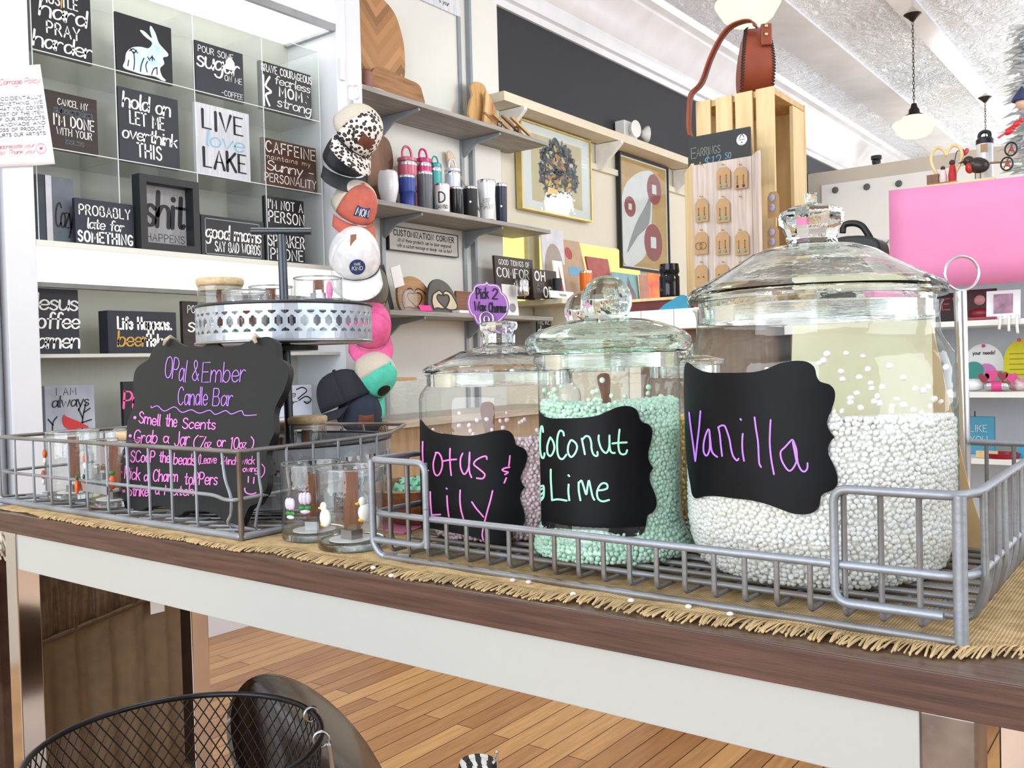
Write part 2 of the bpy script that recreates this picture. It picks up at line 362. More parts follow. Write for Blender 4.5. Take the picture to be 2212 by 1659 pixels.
def floor_mat():
    m = bpy.data.materials.new('plank_floor'); m.use_nodes = True; nt = m.node_tree; L = nt.links.new; b = nt.nodes['Principled BSDF']
    tc = nt.nodes.new('ShaderNodeTexCoord'); mp = nt.nodes.new('ShaderNodeMapping'); mp.inputs['Rotation'].default_value = (0, 0, PI/2)
    br = nt.nodes.new('ShaderNodeTexBrick'); br.offset = .37; br.offset_frequency = 2; br.inputs['Scale'].default_value = 1
    br.inputs['Brick Width'].default_value = .95; br.inputs['Row Height'].default_value = .0615; br.inputs['Mortar Size'].default_value = .0016
    br.inputs['Color1'].default_value = (*S((222, 172, 114)), 1); br.inputs['Color2'].default_value = (*S((178, 126, 82)), 1); br.inputs['Mortar'].default_value = (*S((70, 44, 28)), 1)
    L(tc.outputs['Object'], mp.inputs[0]); L(mp.outputs[0], br.inputs['Vector'])
    m2 = nt.nodes.new('ShaderNodeMapping'); m2.inputs['Scale'].default_value = (26, 2.2, 1)
    n = nt.nodes.new('ShaderNodeTexNoise'); n.inputs['Scale'].default_value = 3; n.inputs['Detail'].default_value = 6
    L(tc.outputs['Object'], m2.inputs[0]); L(m2.outputs[0], n.inputs['Vector'])
    rp = nt.nodes.new('ShaderNodeValToRGB'); rp.color_ramp.elements[0].position = .3; rp.color_ramp.elements[1].position = .65
    rp.color_ramp.elements[0].color = (.74, .70, .66, 1); rp.color_ramp.elements[1].color = (1.05, 1.05, 1.05, 1); L(n.outputs[0], rp.inputs[0])
    mx = nt.nodes.new('ShaderNodeMix'); mx.data_type = 'RGBA'; mx.blend_type = 'MULTIPLY'; mx.inputs[0].default_value = .8
    L(br.outputs[0], mx.inputs[6]); L(rp.outputs[0], mx.inputs[7]); L(mx.outputs[2], b.inputs['Base Color'])
    b.inputs['Roughness'].default_value = .38
    bp = nt.nodes.new('ShaderNodeBump'); bp.inputs['Strength'].default_value = .3; bp.inputs['Distance'].default_value = .002; bp.invert = True
    L(br.outputs['Fac'], bp.inputs['Height']); L(bp.outputs[0], b.inputs['Normal']); return m
def tin_mat():
    m = bpy.data.materials.new('tin_ceiling'); m.use_nodes = True; nt = m.node_tree; L = nt.links.new; b = nt.nodes['Principled BSDF']
    b.inputs['Base Color'].default_value = (*S((236, 241, 250)), 1); b.inputs['Metallic'].default_value = .2; b.inputs['Roughness'].default_value = .25; b.inputs['Specular IOR Level'].default_value = .9
    tc = nt.nodes.new('ShaderNodeTexCoord'); n = nt.nodes.new('ShaderNodeTexNoise'); n.inputs['Scale'].default_value = 7; n.inputs['Detail'].default_value = 5
    n.inputs['Distortion'].default_value = 1.6
    n.inputs['Scale'].default_value = 4.5; n.inputs['Distortion'].default_value = 2.6; n.inputs['Roughness'].default_value = .55
    n2 = nt.nodes.new('ShaderNodeTexNoise'); n2.inputs['Scale'].default_value = 14; n2.inputs['Detail'].default_value = 3; n2.inputs['Distortion'].default_value = 3
    v = nt.nodes.new('ShaderNodeTexVoronoi'); v.inputs['Scale'].default_value = 2.2; v.feature = 'SMOOTH_F1'; v.distance = 'CHEBYCHEV'
    a = nt.nodes.new('ShaderNodeMath'); a.operation = 'ADD'; a2 = nt.nodes.new('ShaderNodeMath'); a2.operation = 'MULTIPLY_ADD'; a2.inputs[1].default_value = .35
    for k in (n, v, n2): L(tc.outputs['Object'], k.inputs['Vector'])
    L(n.outputs[0], a.inputs[0]); L(v.outputs['Distance'], a.inputs[1]); L(n2.outputs[0], a2.inputs[0]); L(a.outputs[0], a2.inputs[2])
    bp = nt.nodes.new('ShaderNodeBump'); bp.inputs['Strength'].default_value = 1; bp.inputs['Distance'].default_value = .06
    L(a2.outputs[0], bp.inputs['Height']); L(bp.outputs[0], b.inputs['Normal']); return m
M_floor = floor_mat(); M_tin = tin_mat()
M_gloss_white = mat('crown_white', (238, 240, 246), .2, .15, var=.04, scale=5)

CEIL = 3.5; WX = -3.3; FX = -2.97
structure(MB().bb((-3.4, -2.6, -.1), (3.3, 13.1, 0)).build('floor', M_floor))
structure(MB().bb((-3.4, -2.6, CEIL), (3.3, 13.1, CEIL+.1)).build('ceiling', M_tin))
structure(MB().bb((WX-.1, -2.6, 0), (WX, 13.1, CEIL)).build('wall_left', M_cream))
structure(MB().bb((WX, 4.27, 2.53), (WX+.012, 13, 3.12)).build('wall_left_upper', M_char))
structure(MB().bb((WX, 2.88, 0), (WX+.008, 4.0, CEIL)).build('wall_left_bay', M_bay))
# street front (behind the photographer): wall pieces around a big shop window
b = MB(); b.bb((-3.4, -2.6, 0), (3.3, -2.5, .55)); b.bb((-3.4, -2.6, 2.95), (3.3, -2.5, CEIL)); b.bb((-3.4, -2.6, .55), (-2.9, -2.5, 2.95)); b.bb((1.1, -2.6, .55), (3.3, -2.5, 2.95))
structure(b.build('wall_front', M_white))
M_pane = thin_glass('window_pane')
w1 = MB()
for x in (-2.9, -1.57, -.24, 1.04): w1.bb((x, -2.58, .55), (x+.06, -2.5, 2.95))
w1.bb((-2.9, -2.58, .55), (1.1, -2.5, .61)); w1.bb((-2.9, -2.58, 2.89), (1.1, -2.5, 2.95))
structure(w1.build('window_1', M_white)); structure(MB().bb((-2.9, -2.56, .6), (1.1, -2.55, 2.9)).build('window_1_pane', M_pane))
b = MB(); b.bb((3.2, -2.6, 0), (3.3, 13.1, .75)); b.bb((3.2, -2.6, 3.05), (3.3, 13.1, CEIL)); b.bb((3.2, -2.6, .75), (3.3, -.2, 3.05)); b.bb((3.2, 3.4, .75), (3.3, 13.1, 3.05))
structure(b.build('wall_right', M_white))
structure(MB().bb((3.24, -.2, .75), (3.25, 3.4, 3.05)).build('window_2', M_pane))
structure(MB().bb((-3.4, 13, 0), (3.3, 13.1, CEIL)).build('wall_back', M_cream))
# crown moulding along the left wall: stepped cove
prof = [(WX, 3.10), (WX+.03, 3.10), (WX+.035, 3.14), (WX+.06, 3.15), (WX+.07, 3.20), (WX+.07, 3.24), (WX+.10, 3.26), (WX+.14, 3.32), (WX+.20, 3.38), (WX+.26, 3.42), (WX+.26, 3.44), (WX+.31, 3.46), (WX+.33, CEIL), (WX, CEIL)]
structure(MB().prism([(x, z) for x, z in prof], (0, 2.9, 0), (1, 0, 0), (0, 0, 1), 10.1).build('trim_1', M_gloss_white, smooth=40))
# ridges of the pressed tin ceiling, running away down the shop
for i, (x, wd) in enumerate(((-1.75, .03), (-1.585, .03), (-2.3, .03), (-2.66, .05), (-.35, .035), (-.19, .035), (-1.0, .02))):
    pr = [(wd*math.cos(a), -.055*math.sin(a)) for a in [PI*k/8 for k in range(9)]]
    structure(MB().prism(pr, (x, -2.5, CEIL), (1, 0, 0), (0, 0, 1), -15.5).build('trim_%d' % (i+2), M_gloss_white, smooth=60))
for i, (x0, x1) in enumerate(((-1.75, -1.585), (-.35, -.19), (-2.66, -2.30))): structure(MB().bb((x0, -2.5, CEIL-.022), (x1, 13, CEIL-.0005)).build('trim_beam_%d' % (i+1), M_gloss_white))
# far partition: beige surround, white board, three dark pegs
PY = onx(1748, 450, -3.28).y
ptop = ony(1748, 376, PY).z
structure(MB().bb((WX, PY, 0), (1.6, PY+.1, ptop)).build('wall_far', M_beige))
a = ony(1775, 401, PY-.02)
structure(MB().bb((a.x, PY-.03, .4), (1.4, PY, a.z)).build('trim_far_board', mat('board_white', (246, 247, 246), .4, var=.01, scale=3)))
structure(MB().bb((a.x-.05, PY-.10, ony(1830, 528, PY).z-.03), (1.4, PY-.03, ony(1830, 528, PY).z)).build('trim_far_ledge', M_white))
for i, (px, py) in enumerate(((1805, 411), (1873, 404), (1942, 397))):
    c = ony(px, py, PY-.03)
    o = MB().lathe([(0, 0), (.03, 0), (.034, .012), (.02, .03), (0, .03)], seg=16)
    k = o.build('wall_peg', mat('peg_grey', (96, 98, 98), .5), smooth=40, origin=(0, 0, 0)); k.location = c; k.rotation_euler = (PI/2, 0, 0)
    tag(k, ['dark round peg on the white far board, leftmost', 'dark round peg on the white far board, in the middle', 'dark round peg on the white far board, nearest the house-shaped shelf top'][i], 'peg', 'pegs on the far board')
c = onx(1893, 350, -3.0)
k = MB().sphere((0, 0, 0), .05, 16, 10).lathe([(.0, 0.03), (.06, .03), (.06, .07), (0, .07)], seg=16).build('security_camera', M_black, smooth=60, origin=(0, 0, 0)); k.location = c
tag(k, 'small black dome camera at the far end of the crown moulding', 'camera')

# ------------------------------------------------------------------ white display bay on the left wall
NY0, NY1 = 1.425, 2.732
def sbox(n, lo, hi, m=None): return structure(MB().bb(lo, hi).build(n, m or M_white, bevel=.003))
sbox('trim_post_left', (WX, 1.33, 0), (FX, NY0, CEIL)); sbox('trim_post_left_outer', (WX, .95, 0), (FX-.012, 1.30, CEIL)); sbox('trim_post_left_groove', (WX, 1.30, 0), (FX-.045, 1.33, CEIL), M_steel)
sbox('trim_post_right', (WX, NY1, 0), (FX, 2.79, CEIL)); sbox('trim_post_right_outer', (WX, 2.79, 0), (FX-.006, 2.885, CEIL))
sbox('trim_header', (WX, NY0, 2.62), (FX-.02, NY1, CEIL), mat('lit_header', (250, 250, 252), .5, var=.01))
structure(MB().bb((WX, NY0, 0), (WX+.01, NY1, 2.62)).build('wall_left_niche', M_niche))
sbox('trim_base_front', (WX+.01, NY0, 0), (FX, 2.3, .80)); sbox('trim_base_return', (WX+.01, 2.3, 0), (FX+.01, NY1, .80))
M_lit = lamp_mat('lit_diffuser', (255, 255, 252), 2.2)
M_lit2 = lamp_mat('lit_valance', (255, 255, 250), 1.5)
# lit ceiling panel of the bay, with its steel rails
t = thing('ceiling_light', 'bright white light panel with steel rail at the top of the sign bay', 'light', (-3.13, 2.08, 2.46))
MB().bb((WX+.012, NY0, 2.462), (FX-.02, NY1, 2.475)).build('diffuser', M_lit, t)
MB().bb((FX-.02, NY0, 2.452), (FX, NY1, 2.482)).build('rail', M_steel, t); MB().bb((WX+.012, NY1-.02, 2.45), (FX-.02, NY1, 2.475)).build('rail', M_steel, t)
tag(MB().bb((FX-.035, NY0, 2.483), (FX-.015, NY1, 2.62)).build('fascia_light', M_lit2, origin=(FX, 2, 2.48)), 'glowing white fascia above the steel rail of the sign bay', 'light')
# lit valance that carries the upper signs
vz = .5*(onx(82, 522, FX).z+onx(725, 572, FX).z)
t = thing('lit_valance', 'long glowing white valance under the upper rows of signs', 'light', (-3.13, 2.08, vz-.13))
MB().bb((WX+.012, NY0, vz-.018), (FX, NY1, vz)).build('shelf_board', mat('shelf_offwhite', (222, 222, 212), .5, var=.02), t)
MB().bb((FX-.03, NY0, vz-.135), (FX-.012, NY1, vz-.018)).build('diffuser', M_lit2, t)
MB().bb((FX-.04, NY0, vz-.15), (FX-.006, NY1, vz-.135)).build('rail', mat('rail_grey', (120, 122, 120), .5), t)
# clear acrylic cubbies
M_acr = thin_glass('acrylic', (.955, .965, .96), (.86, .88, .88), .45)
def veil(m, k):      # acrylic is a little milky
    nt = m.node_tree; o = nt.nodes['Material Output']; src = o.inputs[0].links[0].from_socket
    df = nt.nodes.new('ShaderNodeBsdfDiffuse'); df.inputs[0].default_value = (.9, .92, .93, 1); mx = nt.nodes.new('ShaderNodeMixShader'); mx.inputs[0].default_value = k
    nt.links.new(src, mx.inputs[1]); nt.links.new(df.outputs[0], mx.inputs[2]); nt.links.new(mx.outputs[0], o.inputs[0])
veil(M_acr, .10)
M_acre = mat('acrylic_edge', (226, 232, 232), .3, var=.02)
zr = [vz, .5*(onx(260, 345, -3.03).z+onx(428, 372, -3.03).z), .5*(onx(253, 154, -3.03).z+onx(424, 192, -3.03).z)]
t = thing('acrylic_cubbies', 'clear acrylic cubbies holding the black signs in the lit bay', 'display', (-3.15, 2.05, vz))
AX = -3.03
yd = [onx(x, y, AX).y for x, y in ((72, 200), (249, 180), (420, 200), (569, 240), (692, 300))]
for y in yd: MB().bb((WX+.012, y-.002, vz+.001), (AX, y+.002, zr[2]+.30)).build('divider', M_acr, t); MB().bb((AX, y-.0015, vz+.001), (AX+.002, y+.0015, zr[2]+.30)).build('divider_edge', M_acre, t)
for z in (zr[1], zr[2], zr[2]+.30):
    for a, b_ in zip(yd, yd[1:]): MB().bb((WX+.012, a+.003, z-.004), (AX, b_-.003, z)).build('cubby_shelf', M_acr, t); MB().bb((AX, a+.003, z-.003), (AX+.0015, b_-.003, z)).build('shelf_edge', M_acre, t)
# lower part of the bay: two plain ledges
zl1 = onx(300, 764, -3.05).z; zl2 = .80
t = thing('lower_ledge', 'pale ledge under the lower row of signs in the left bay', 'shelf', (-3.15, 2.05, zl1))
MB().bb((WX+.012, NY0, zl1-.012), (FX-.03, NY1, zl1)).build('board', M_niche, t)

# ------------------------------------------------------------------ grey wood shelves on the bay wall
M_gwood = wood('grey_wood', (166, 164, 158), (132, 130, 124), 1, 5, .55); M_endw = wood('end_grain', (226, 190, 138), (196, 156, 104), 2, 8)
M_brk = mat('bracket_grey', (150, 158, 166), .4, .2, var=.05)
SX0, SX1 = WX+.012, -3.0
SY0, SY1 = 2.89, onx(1185, 305, SX1).y
shz = [2.272, 1.766, 1.262]
slab = ['grey wood wall shelf holding cutting boards, the highest', 'grey wood wall shelf holding a row of tumblers', 'grey wood wall shelf holding heart-hand plaques']
ys = [onx(828, 600, WX+.01).y, onx(1004, 600, WX+.01).y]
for z, lb in zip(shz, slab):
    t = thing('wall_shelf', lb, 'shelf', ((SX0+SX1)/2, (SY0+SY1)/2, z), 'grey wood wall shelves')
    MB().bb((SX0, SY0+.02, z-.022), (SX1, SY1, z)).build('board', M_gwood, t, bevel=.001)
    MB().bb((SX0, SY0+.012, z-.022), (SX1, SY0+.02, z)).build('end_edge', M_endw, t)
    for y in ys:
        MB().prism([(0, 0), (.27, 0), (.27, -.012), (.10, -.035), (.03, -.085), (0, -.10)], (SX0, y, z-.023), (1, 0, 0), (0, 0, 1), .012).build('bracket', M_brk, t, bevel=.001)
for i, y in enumerate(ys): structure(MB().bb((WX+.008, y-.012, .3), (WX+.02, y+.012, CEIL-.4)).build('trim_standard_%d' % (i+1), M_brk))
structure(MB().bb((WX, 4.0, 0), (WX+.04, 4.02, CEIL)).build('trim_strip', M_brk)); structure(MB().bb((WX, 4.02, 0), (WX+.03, 4.27, CEIL)).build('trim_pilaster', M_bay))
# work counter below them
t = thing('wood_counter', 'pale wood counter below the wall shelves, behind the hats', 'counter', (-3.1, 3.5, 0))
MB().bb((WX+.01, 2.89, .72), (-2.88, 4.4, .755)).build('top', wood('counter_top', (206, 194, 178), (182, 168, 150), 1, 4), t)
MB().bb((WX+.02, 2.92, 0), (-2.93, 4.36, .72)).build('body', wood('counter_body', (186, 158, 122), (160, 132, 98), 2, 4), t)
# long cream shelf on the far part of the wall
t = thing('long_shelf', 'long cream shelf running below the charcoal wall', 'shelf', (-3.2, 7, 2.5))
MB().bb((WX+.032, 4.11, 2.478), (-3.11, PY-.02, 2.53)).build('board', mat('cream_shelf', (222, 212, 190), .5, var=.03), t)
for px in (1100, 1310, 1475):
    p = onx(px, 310, -3.2).y
    MB().prism([(0, 0), (.2, 0), (.2, -.02), (.03, -.17), (0, -.17)], (WX+.013, p, 2.474), (1, 0, 0), (0, 0, 1), .03).build('bracket', mat('bracket_white', (228, 226, 220), .5), t)
structure(MB().bb((WX, 4.28, 2.30), (WX+.03, PY, 2.34)).build('trim_rail', M_cream))
# lower cream shelf with a glowing yellow panel on the wall behind
LZ = 1.37
t = thing('cream_shelf', 'cream shelf with cards and signs under warm light', 'shelf', (-3.15, 5.4, LZ))
MB().bb((WX+.01, 4.40, LZ-.03), (-2.95, 7.6, LZ)).build('board', MATS['cream_shelf'], t)
for y in (4.6, 5.6, 6.6): MB().bb((WX+.01, y, LZ-.22), (-3.0, y+.03, LZ-.03)).build('bracket', MATS['cream_shelf'], t)
t = thing('glow_panel', 'glowing pale yellow panel behind the cards on the cream shelf', 'light', (WX+.02, 5.1, LZ))
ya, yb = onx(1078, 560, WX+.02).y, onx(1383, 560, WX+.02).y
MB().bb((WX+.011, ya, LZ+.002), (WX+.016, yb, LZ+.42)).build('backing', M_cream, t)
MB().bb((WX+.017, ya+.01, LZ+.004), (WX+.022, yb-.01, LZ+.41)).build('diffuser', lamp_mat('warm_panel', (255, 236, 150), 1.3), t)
sbox('trim_upright', (WX, onx(1141, 560, WX+.05).y, LZ), (WX+.05, onx(1166, 560, WX+.05).y, LZ+.42), mat('upright_tan', (190, 182, 150), .6))
# ================================================================== the table in front
TZ = .76; TY = .733
M_walnut = wood('walnut_laminate', (98, 68, 56), (66, 44, 37), 0, 9, .42, 22, bump=.06)
M_walnut_top = wood('walnut_top', (112, 88, 74), (88, 66, 55), 0, 9, .25, 20, bump=.03)
M_apron = mat('apron_metal', (188, 191, 188), .42, var=.02, scale=2)
t = thing('display_table', 'long dark walnut laminate table with pale apron and chrome legs, in front', 'table', (-.75, 1.0, 0))
MB().bb((-1.80, TY+.001, TZ-.032), (.45, 1.33, TZ)).build('tabletop', M_walnut_top, t, bevel=.0015)
MB().bb((-1.80, TY-.002, TZ-.033), (.45, TY+.0012, TZ-.0005)).build('edge_band', M_walnut, t, bevel=.0008)
MB().bb((-1.643, TY+.003, TZ-.096), (-.174, TY+.02, TZ-.033)).build('apron', M_apron, t, bevel=.001)
MB().bb((-1.67, 1.10, TZ-.096), (-.16, 1.12, TZ-.033)).build('apron', M_apron, t)
for x0, x1, y0, y1, m in ((-1.683, -1.643, TY, .773, M_chrome), (-1.683, -1.643, 1.07, 1.11, M_chrome), (-.174, -.134, TY+.002, .776, mat('worn_steel', (150, 142, 138), .35, .9, var=.2, scale=26)), (-.174, -.134, 1.07, 1.11, M_chrome)):
    MB().bb((x0, y0, 0), (x1, y1, TZ-.033)).build('leg', m, t, bevel=.002)
# ------------------------------------------------------------------ burlap runner with frayed edge
def burlap_mat(name, c1, c2):
    m = bpy.data.materials.new(name); m.use_nodes = True; nt = m.node_tree; L = nt.links.new; b = nt.nodes['Principled BSDF']
    tc = nt.nodes.new('ShaderNodeTexCoord'); ws = []
    for d in ('X', 'Y'):
        wv = nt.nodes.new('ShaderNodeTexWave'); wv.bands_direction = d; wv.inputs['Scale'].default_value = 110; wv.inputs['Distortion'].default_value = 1.6
        wv.inputs['Detail'].default_value = 2; wv.inputs['Detail Scale'].default_value = .25; L(tc.outputs['Object'], wv.inputs[0]); ws.append(wv)
    mu = nt.nodes.new('ShaderNodeMath'); mu.operation = 'MAXIMUM'; L(ws[0].outputs[1], mu.inputs[0]); L(ws[1].outputs[1], mu.inputs[1])
    nz = nt.nodes.new('ShaderNodeTexNoise'); nz.inputs['Scale'].default_value = 60; L(tc.outputs['Object'], nz.inputs[0])
    ad = nt.nodes.new('ShaderNodeMath'); ad.operation = 'MULTIPLY'; L(mu.outputs[0], ad.inputs[0]); L(nz.outputs[0], ad.inputs[1])
    rp = nt.nodes.new('ShaderNodeValToRGB'); rp.color_ramp.elements[0].position = .12; rp.color_ramp.elements[1].position = .55
    rp.color_ramp.elements[0].color = (*S(c2), 1); rp.color_ramp.elements[1].color = (*S(c1), 1); L(ad.outputs[0], rp.inputs[0]); L(rp.outputs[0], b.inputs[0])
    b.inputs['Roughness'].default_value = .9; bp = nt.nodes.new('ShaderNodeBump'); bp.inputs['Strength'].default_value = .7; bp.inputs['Distance'].default_value = .0012
    L(mu.outputs[0], bp.inputs['Height']); L(bp.outputs[0], b.inputs['Normal']); MATS[name] = m; return m
M_burlap = burlap_mat('burlap', (214, 184, 136), (150, 118, 76))
M_fray = mat('burlap_yarn', (216, 186, 138), .9, var=.16, scale=30)
edge_px = [(60, 1122), (200, 1143), (330, 1160), (480, 1182), (600, 1196), (760, 1226), (860, 1243), (980, 1262), (1120, 1285), (1250, 1303), (1400, 1328), (1560, 1351), (1700, 1371), (1850, 1392), (1980, 1410), (2085, 1421), (2150, 1418), (2230, 1424), (2330, 1438)]
edge = [onz(x, y, TZ+.003) for x, y in edge_px]
edge = [V((-1.74, edge[0].y+.02, TZ+.003))]+edge+[V((.2, .765, TZ+.003))]
fe = cr([(p.x, p.y) for p in edge], 8)
fe = [(x, max(y, TY+.004)+.003*math.sin(x*37)+(.023 if x > -1.0 else .008)) for x, y in fe]
t = thing('burlap_runner', 'tan burlap runner with frayed front edge under the wire baskets', 'cloth', (-.75, 1.0, TZ))
b = MB(); n = len(fe)
vs = []
for x, y in fe:
    for k in range(6): vs.append((x, y+(1.31-y)*k/5, TZ+.0025+(.0012*math.sin(x*61+k*2) if k < 5 else 0)))
b.add(vs, [(i*6+k, (i+1)*6+k, (i+1)*6+k+1, i*6+k+1) for i in range(n-1) for k in range(5)])
b.build('cloth', M_burlap, t, smooth=180, solid=.002)
fr = MB(); L_ = 0
x = -1.55; xs = [p[0] for p in fe]; ysv = [p[1] for p in fe]
while x < .15:
    y = float(np.interp(x, xs, ysv)); near = 1 if x > -1.05 else .45
    ln = (random.uniform(.015, .028))*near; ln = min(ln, y-TY+.002)
    dx = random.uniform(-.007, .004); z = TZ+.003
    p = [(x, y+.004, z+.001), (x+dx*.4, y-ln*.4, z+random.uniform(0, .003)), (x+dx, y-ln, TZ+.0018)]
    fr.tube(cr(p, 3), random.uniform(.0007, .0013), 5)
    x += random.uniform(.0013, .0030)
for k in range(90):       # loose hairs
    x = random.uniform(-1.0, .1); y = float(np.interp(x, xs, ysv)); a = random.uniform(-2.6, -.5)
    fr.tube(cr([(x, y, TZ+.003), (x+.008*math.cos(a), y+.008*math.sin(a), TZ+.005), (x+.014*math.cos(a+.6), max(TY-.004, y+.014*math.sin(a+.6)), TZ+.002)], 3), .00028, 4)
tag(fr.build('fringe', M_fray, t, smooth=180), kind='stuff')
# the burlap threads standing up behind the big jar
# ------------------------------------------------------------------ galvanised wire baskets
def galv(name, c, rust):
    return mat(name, c, .48, .55, col2=rust, scale=9, bump=.15, bscale=120)
M_wire = galv('galvanised_wire', (170, 177, 188), (136, 138, 142)); M_wire2 = galv('weathered_wire', (150, 153, 158), (116, 106, 96)); M_rust = galv('rusty_rod', (130, 118, 108), (92, 76, 62))
def polyround(pts, r, n=5):
    """polyline with rounded corners"""
    pts = [V(p) for p in pts]; out = [pts[0]]
    for a, b_, c in zip(pts, pts[1:], pts[2:]):
        d = min(r, (a-b_).length*.45, (c-b_).length*.45); p = b_+(a-b_).normalized()*d; q = b_+(c-b_).normalized()*d
        for k in range(n+1):
            t_ = k/n; out.append(p*(1-t_)**2+b_*2*t_*(1-t_)+q*t_*t_)
    return out+[pts[-1]]
BX0, BX1, BY0, BY1 = -.822, -.155, .793, 1.268
zb, zl, zt, zf = .7685, .819, .885, .776
t = thing('wire_basket', 'grey galvanised wire tray basket holding the jars of wax beads', 'basket', ((BX0+BX1)/2, (BY0+BY1)/2, .763))
R_ = .0040
for y in (BY0, BY1): MB().tube([(BX0+.02, y, zb-.002), (BX1-.004, y, zb-.002)], R_).build('bottom_rod', M_wire2, t, smooth=60)
MB().tube(polyround([(BX0, BY1, zl), (BX0, BY0, zl), (BX1, BY0, zl), (BX1+.010, BY0+.03, zl), (BX1+.010, BY1, zl), (BX0, BY1, zl)], .022), R_).build('mid_rail', M_wire, t, smooth=60)
xr = ony(1803, 1060, BY0).x; xl = ony(922, 990, BY0).x
MB().tube(polyround([(xl, BY0-.004, .785), (xl, BY0-.004, zt), (BX0, BY0, zt), (BX0, BY1, zt), (BX1+.010, BY1, zt), (BX1+.010, BY0+.03, zt), (BX1, BY0-.003, zt), (xr, BY0-.004, zt), (xr, BY0-.004, .787), (BX1-.012, BY0-.004, .787)], .013), R_).build('top_rail', M_wire, t, smooth=60)
MB().tube(polyround([(xl, BY0-.004, zt-.02), (xl, BY0-.004, .787), (BX0+.008, BY0-.004, .787)], .013), R_).build('handle_rod', M_wire, t, smooth=60)
MB().tube([(BX1, BY0, .7635), (BX1, BY0, zt)], .0056, 10).build('corner_post', M_wire, t, smooth=60)
MB().tube(polyround([(BX0, BY0, zt), (BX0, BY0, .782), (BX0+.014, BY0, .7665), (BX0+.05, BY0+.012, .766)], .008), .0046, 10).build('corner_post', M_wire, t, smooth=60)
wr = MB(); rw = .0026; k = 0
N_ = 22
for i in range(1, N_):
    x = BX0+(BX1-BX0)*i/N_
    ztop = zt if (x < xl or x > xr) else zl+.003
    MB().tube(polyround([(x, BY0, ztop), (x, BY0, zf-.001), (x, BY1, zf-.001), (x, BY1, zt)], .008, 3), rw, 6).build('wire', M_wire2, t, smooth=60)
wr = MB()
for i in range(1, 15):
    y = BY0+(BY1-BY0)*i/15; bow = .006*math.sin(i*2.1)
    MB().tube(polyround([(BX1+.012, y, zt), (BX1+.012+bow*.3, y-bow, .81), (BX1+.004, y, zf+.003), (BX0, y, zf+.003), (BX0, y, zt)], .009, 3), rw*1.25, 6).build('cross_wire', M_wire2, t, smooth=60)
# left basket
AX0, AX1, AY0, AY1 = -1.79, -1.064, .776, 1.245
at_, am = .887, .823
t = thing('wire_basket', 'grey wire tray basket holding the chalkboard sign and candle glasses, the left one', 'basket', ((AX0+AX1)/2, (AY0+AY1)/2, .763))
MB().tube(polyround([(AX0, AY0, .7685), (AX1, AY0, .7685), (AX1, 1.14, .7685)], .006), .0052, 10).build('bottom_rod', M_wire, t, smooth=60)
MB().tube(polyround([(AX0, AY1+.03, at_), (AX0, AY0, at_), (AX1, AY0, at_), (AX1-.01, 1.0, at_), (AX1-.03, 1.10, at_), (AX1-.17, AY1+.04, at_), (AX1-.30, AY1, at_), (AX0, AY1, at_)], .012, 4), .0034).build('top_rail', M_wire2, t, smooth=60)
MB().tube(polyround([(AX0, AY1, am), (AX0, AY0, am), (AX1-.06, AY0, am), (AX1-.02, AY0-.012, am-.002), (AX1, AY0-.012, am-.002), (AX1, 1.02, am+.004), (AX1-.17, AY1+.02, am)], .02), .0028).build('mid_rail', M_wire, t, smooth=60)
MB().tube([(AX1, AY0, .7635), (AX1, AY0, at_)], .0040, 10).build('corner_post', M_rust, t, smooth=60)
class WR:
    def tube(s, *k): MB().tube(*k).build('wire', M_wire, t, smooth=60)
wr = WR()
vx = [ony(px, 1000, AY0).x for px in (0, 33, 72, 109, 149, 187, 231, 275, 321, 369, 422)]
for x in vx: wr.tube(polyround([(x, AY0, at_), (x+.002, AY0-.001, am), (x, AY0, .776), (x+.006, AY0+.06, .773)], .006, 3), .0024, 6)
x = ony(480, 1000, AY0).x
wr.tube(cr([(x, AY0, at_), (x+.008, AY0-.002, .85), (x+.026, AY0-.006, am), (x+.022, AY0-.004, .80), (x+.012, AY0, .784), (x+.03, AY0+.03, .773)], 5), .0024, 6)
for i, y in enumerate((.81, .86, .91, .96, 1.01, 1.06)):
    xx = AX1-.002-.03*max(0, (y-1.0)/.1)
    wr.tube(cr([(xx, y, at_), (xx, y, .85), (xx+.004, y, am), (xx-.006, y, .80), (xx-.012, y, .776)], 4), .0023, 6)
for i in range(9):
    x = AX0+.06+i*.06; wr.tube(cr([(x, AY1, at_), (x, AY1+.004, .85), (x, AY1-.01, .80), (x, AY1-.03, .777)], 4), .0023, 6)
wr.tube([(AX0, .86, at_), (AX0, .86, .776)], .0023, 6); wr.tube([(AX0, .98, at_), (AX0, .98, .776)], .0023, 6)
fl = MB(); zz = .7715
def clipseg(x, y, dx, dy):
    ts = [0, 9]
    for p, d, lo, hi in ((x, dx, AX0, AX1-.004), (y, dy, AY0+.002, AY1)):
        a, b_ = (lo-p)/d, (hi-p)/d
        if a > b_: a, b_ = b_, a
        ts = [max(ts[0], a), min(ts[1], b_)]
    return ts
for s_ in (-1, 1):
    for i in range(-4, 18):
        x0 = AX0+i*.066; y0 = AY0
        dx, dy = s_*.86, .50
        a, b_ = clipseg(x0+(0 if s_ > 0 else .25), y0, dx, dy)
        if b_ > a+.01: fl.tube([(x0+(0 if s_ > 0 else .25)+dx*q, y0+dy*q, zz+(s_*.0012)) for q in (a, b_)], .0017, 5)
for i in range(5):
    y = AY0+.05+i*.09; fl.tube([(AX0, y, zz-.003), (AX1, y, zz-.003)], .0017, 5)
fl.build('floor_mesh', M_wire, t, smooth=60)
p0 = ony(180, 1047, AY0-.005); p1 = ony(231, 1066, AY0-.005)
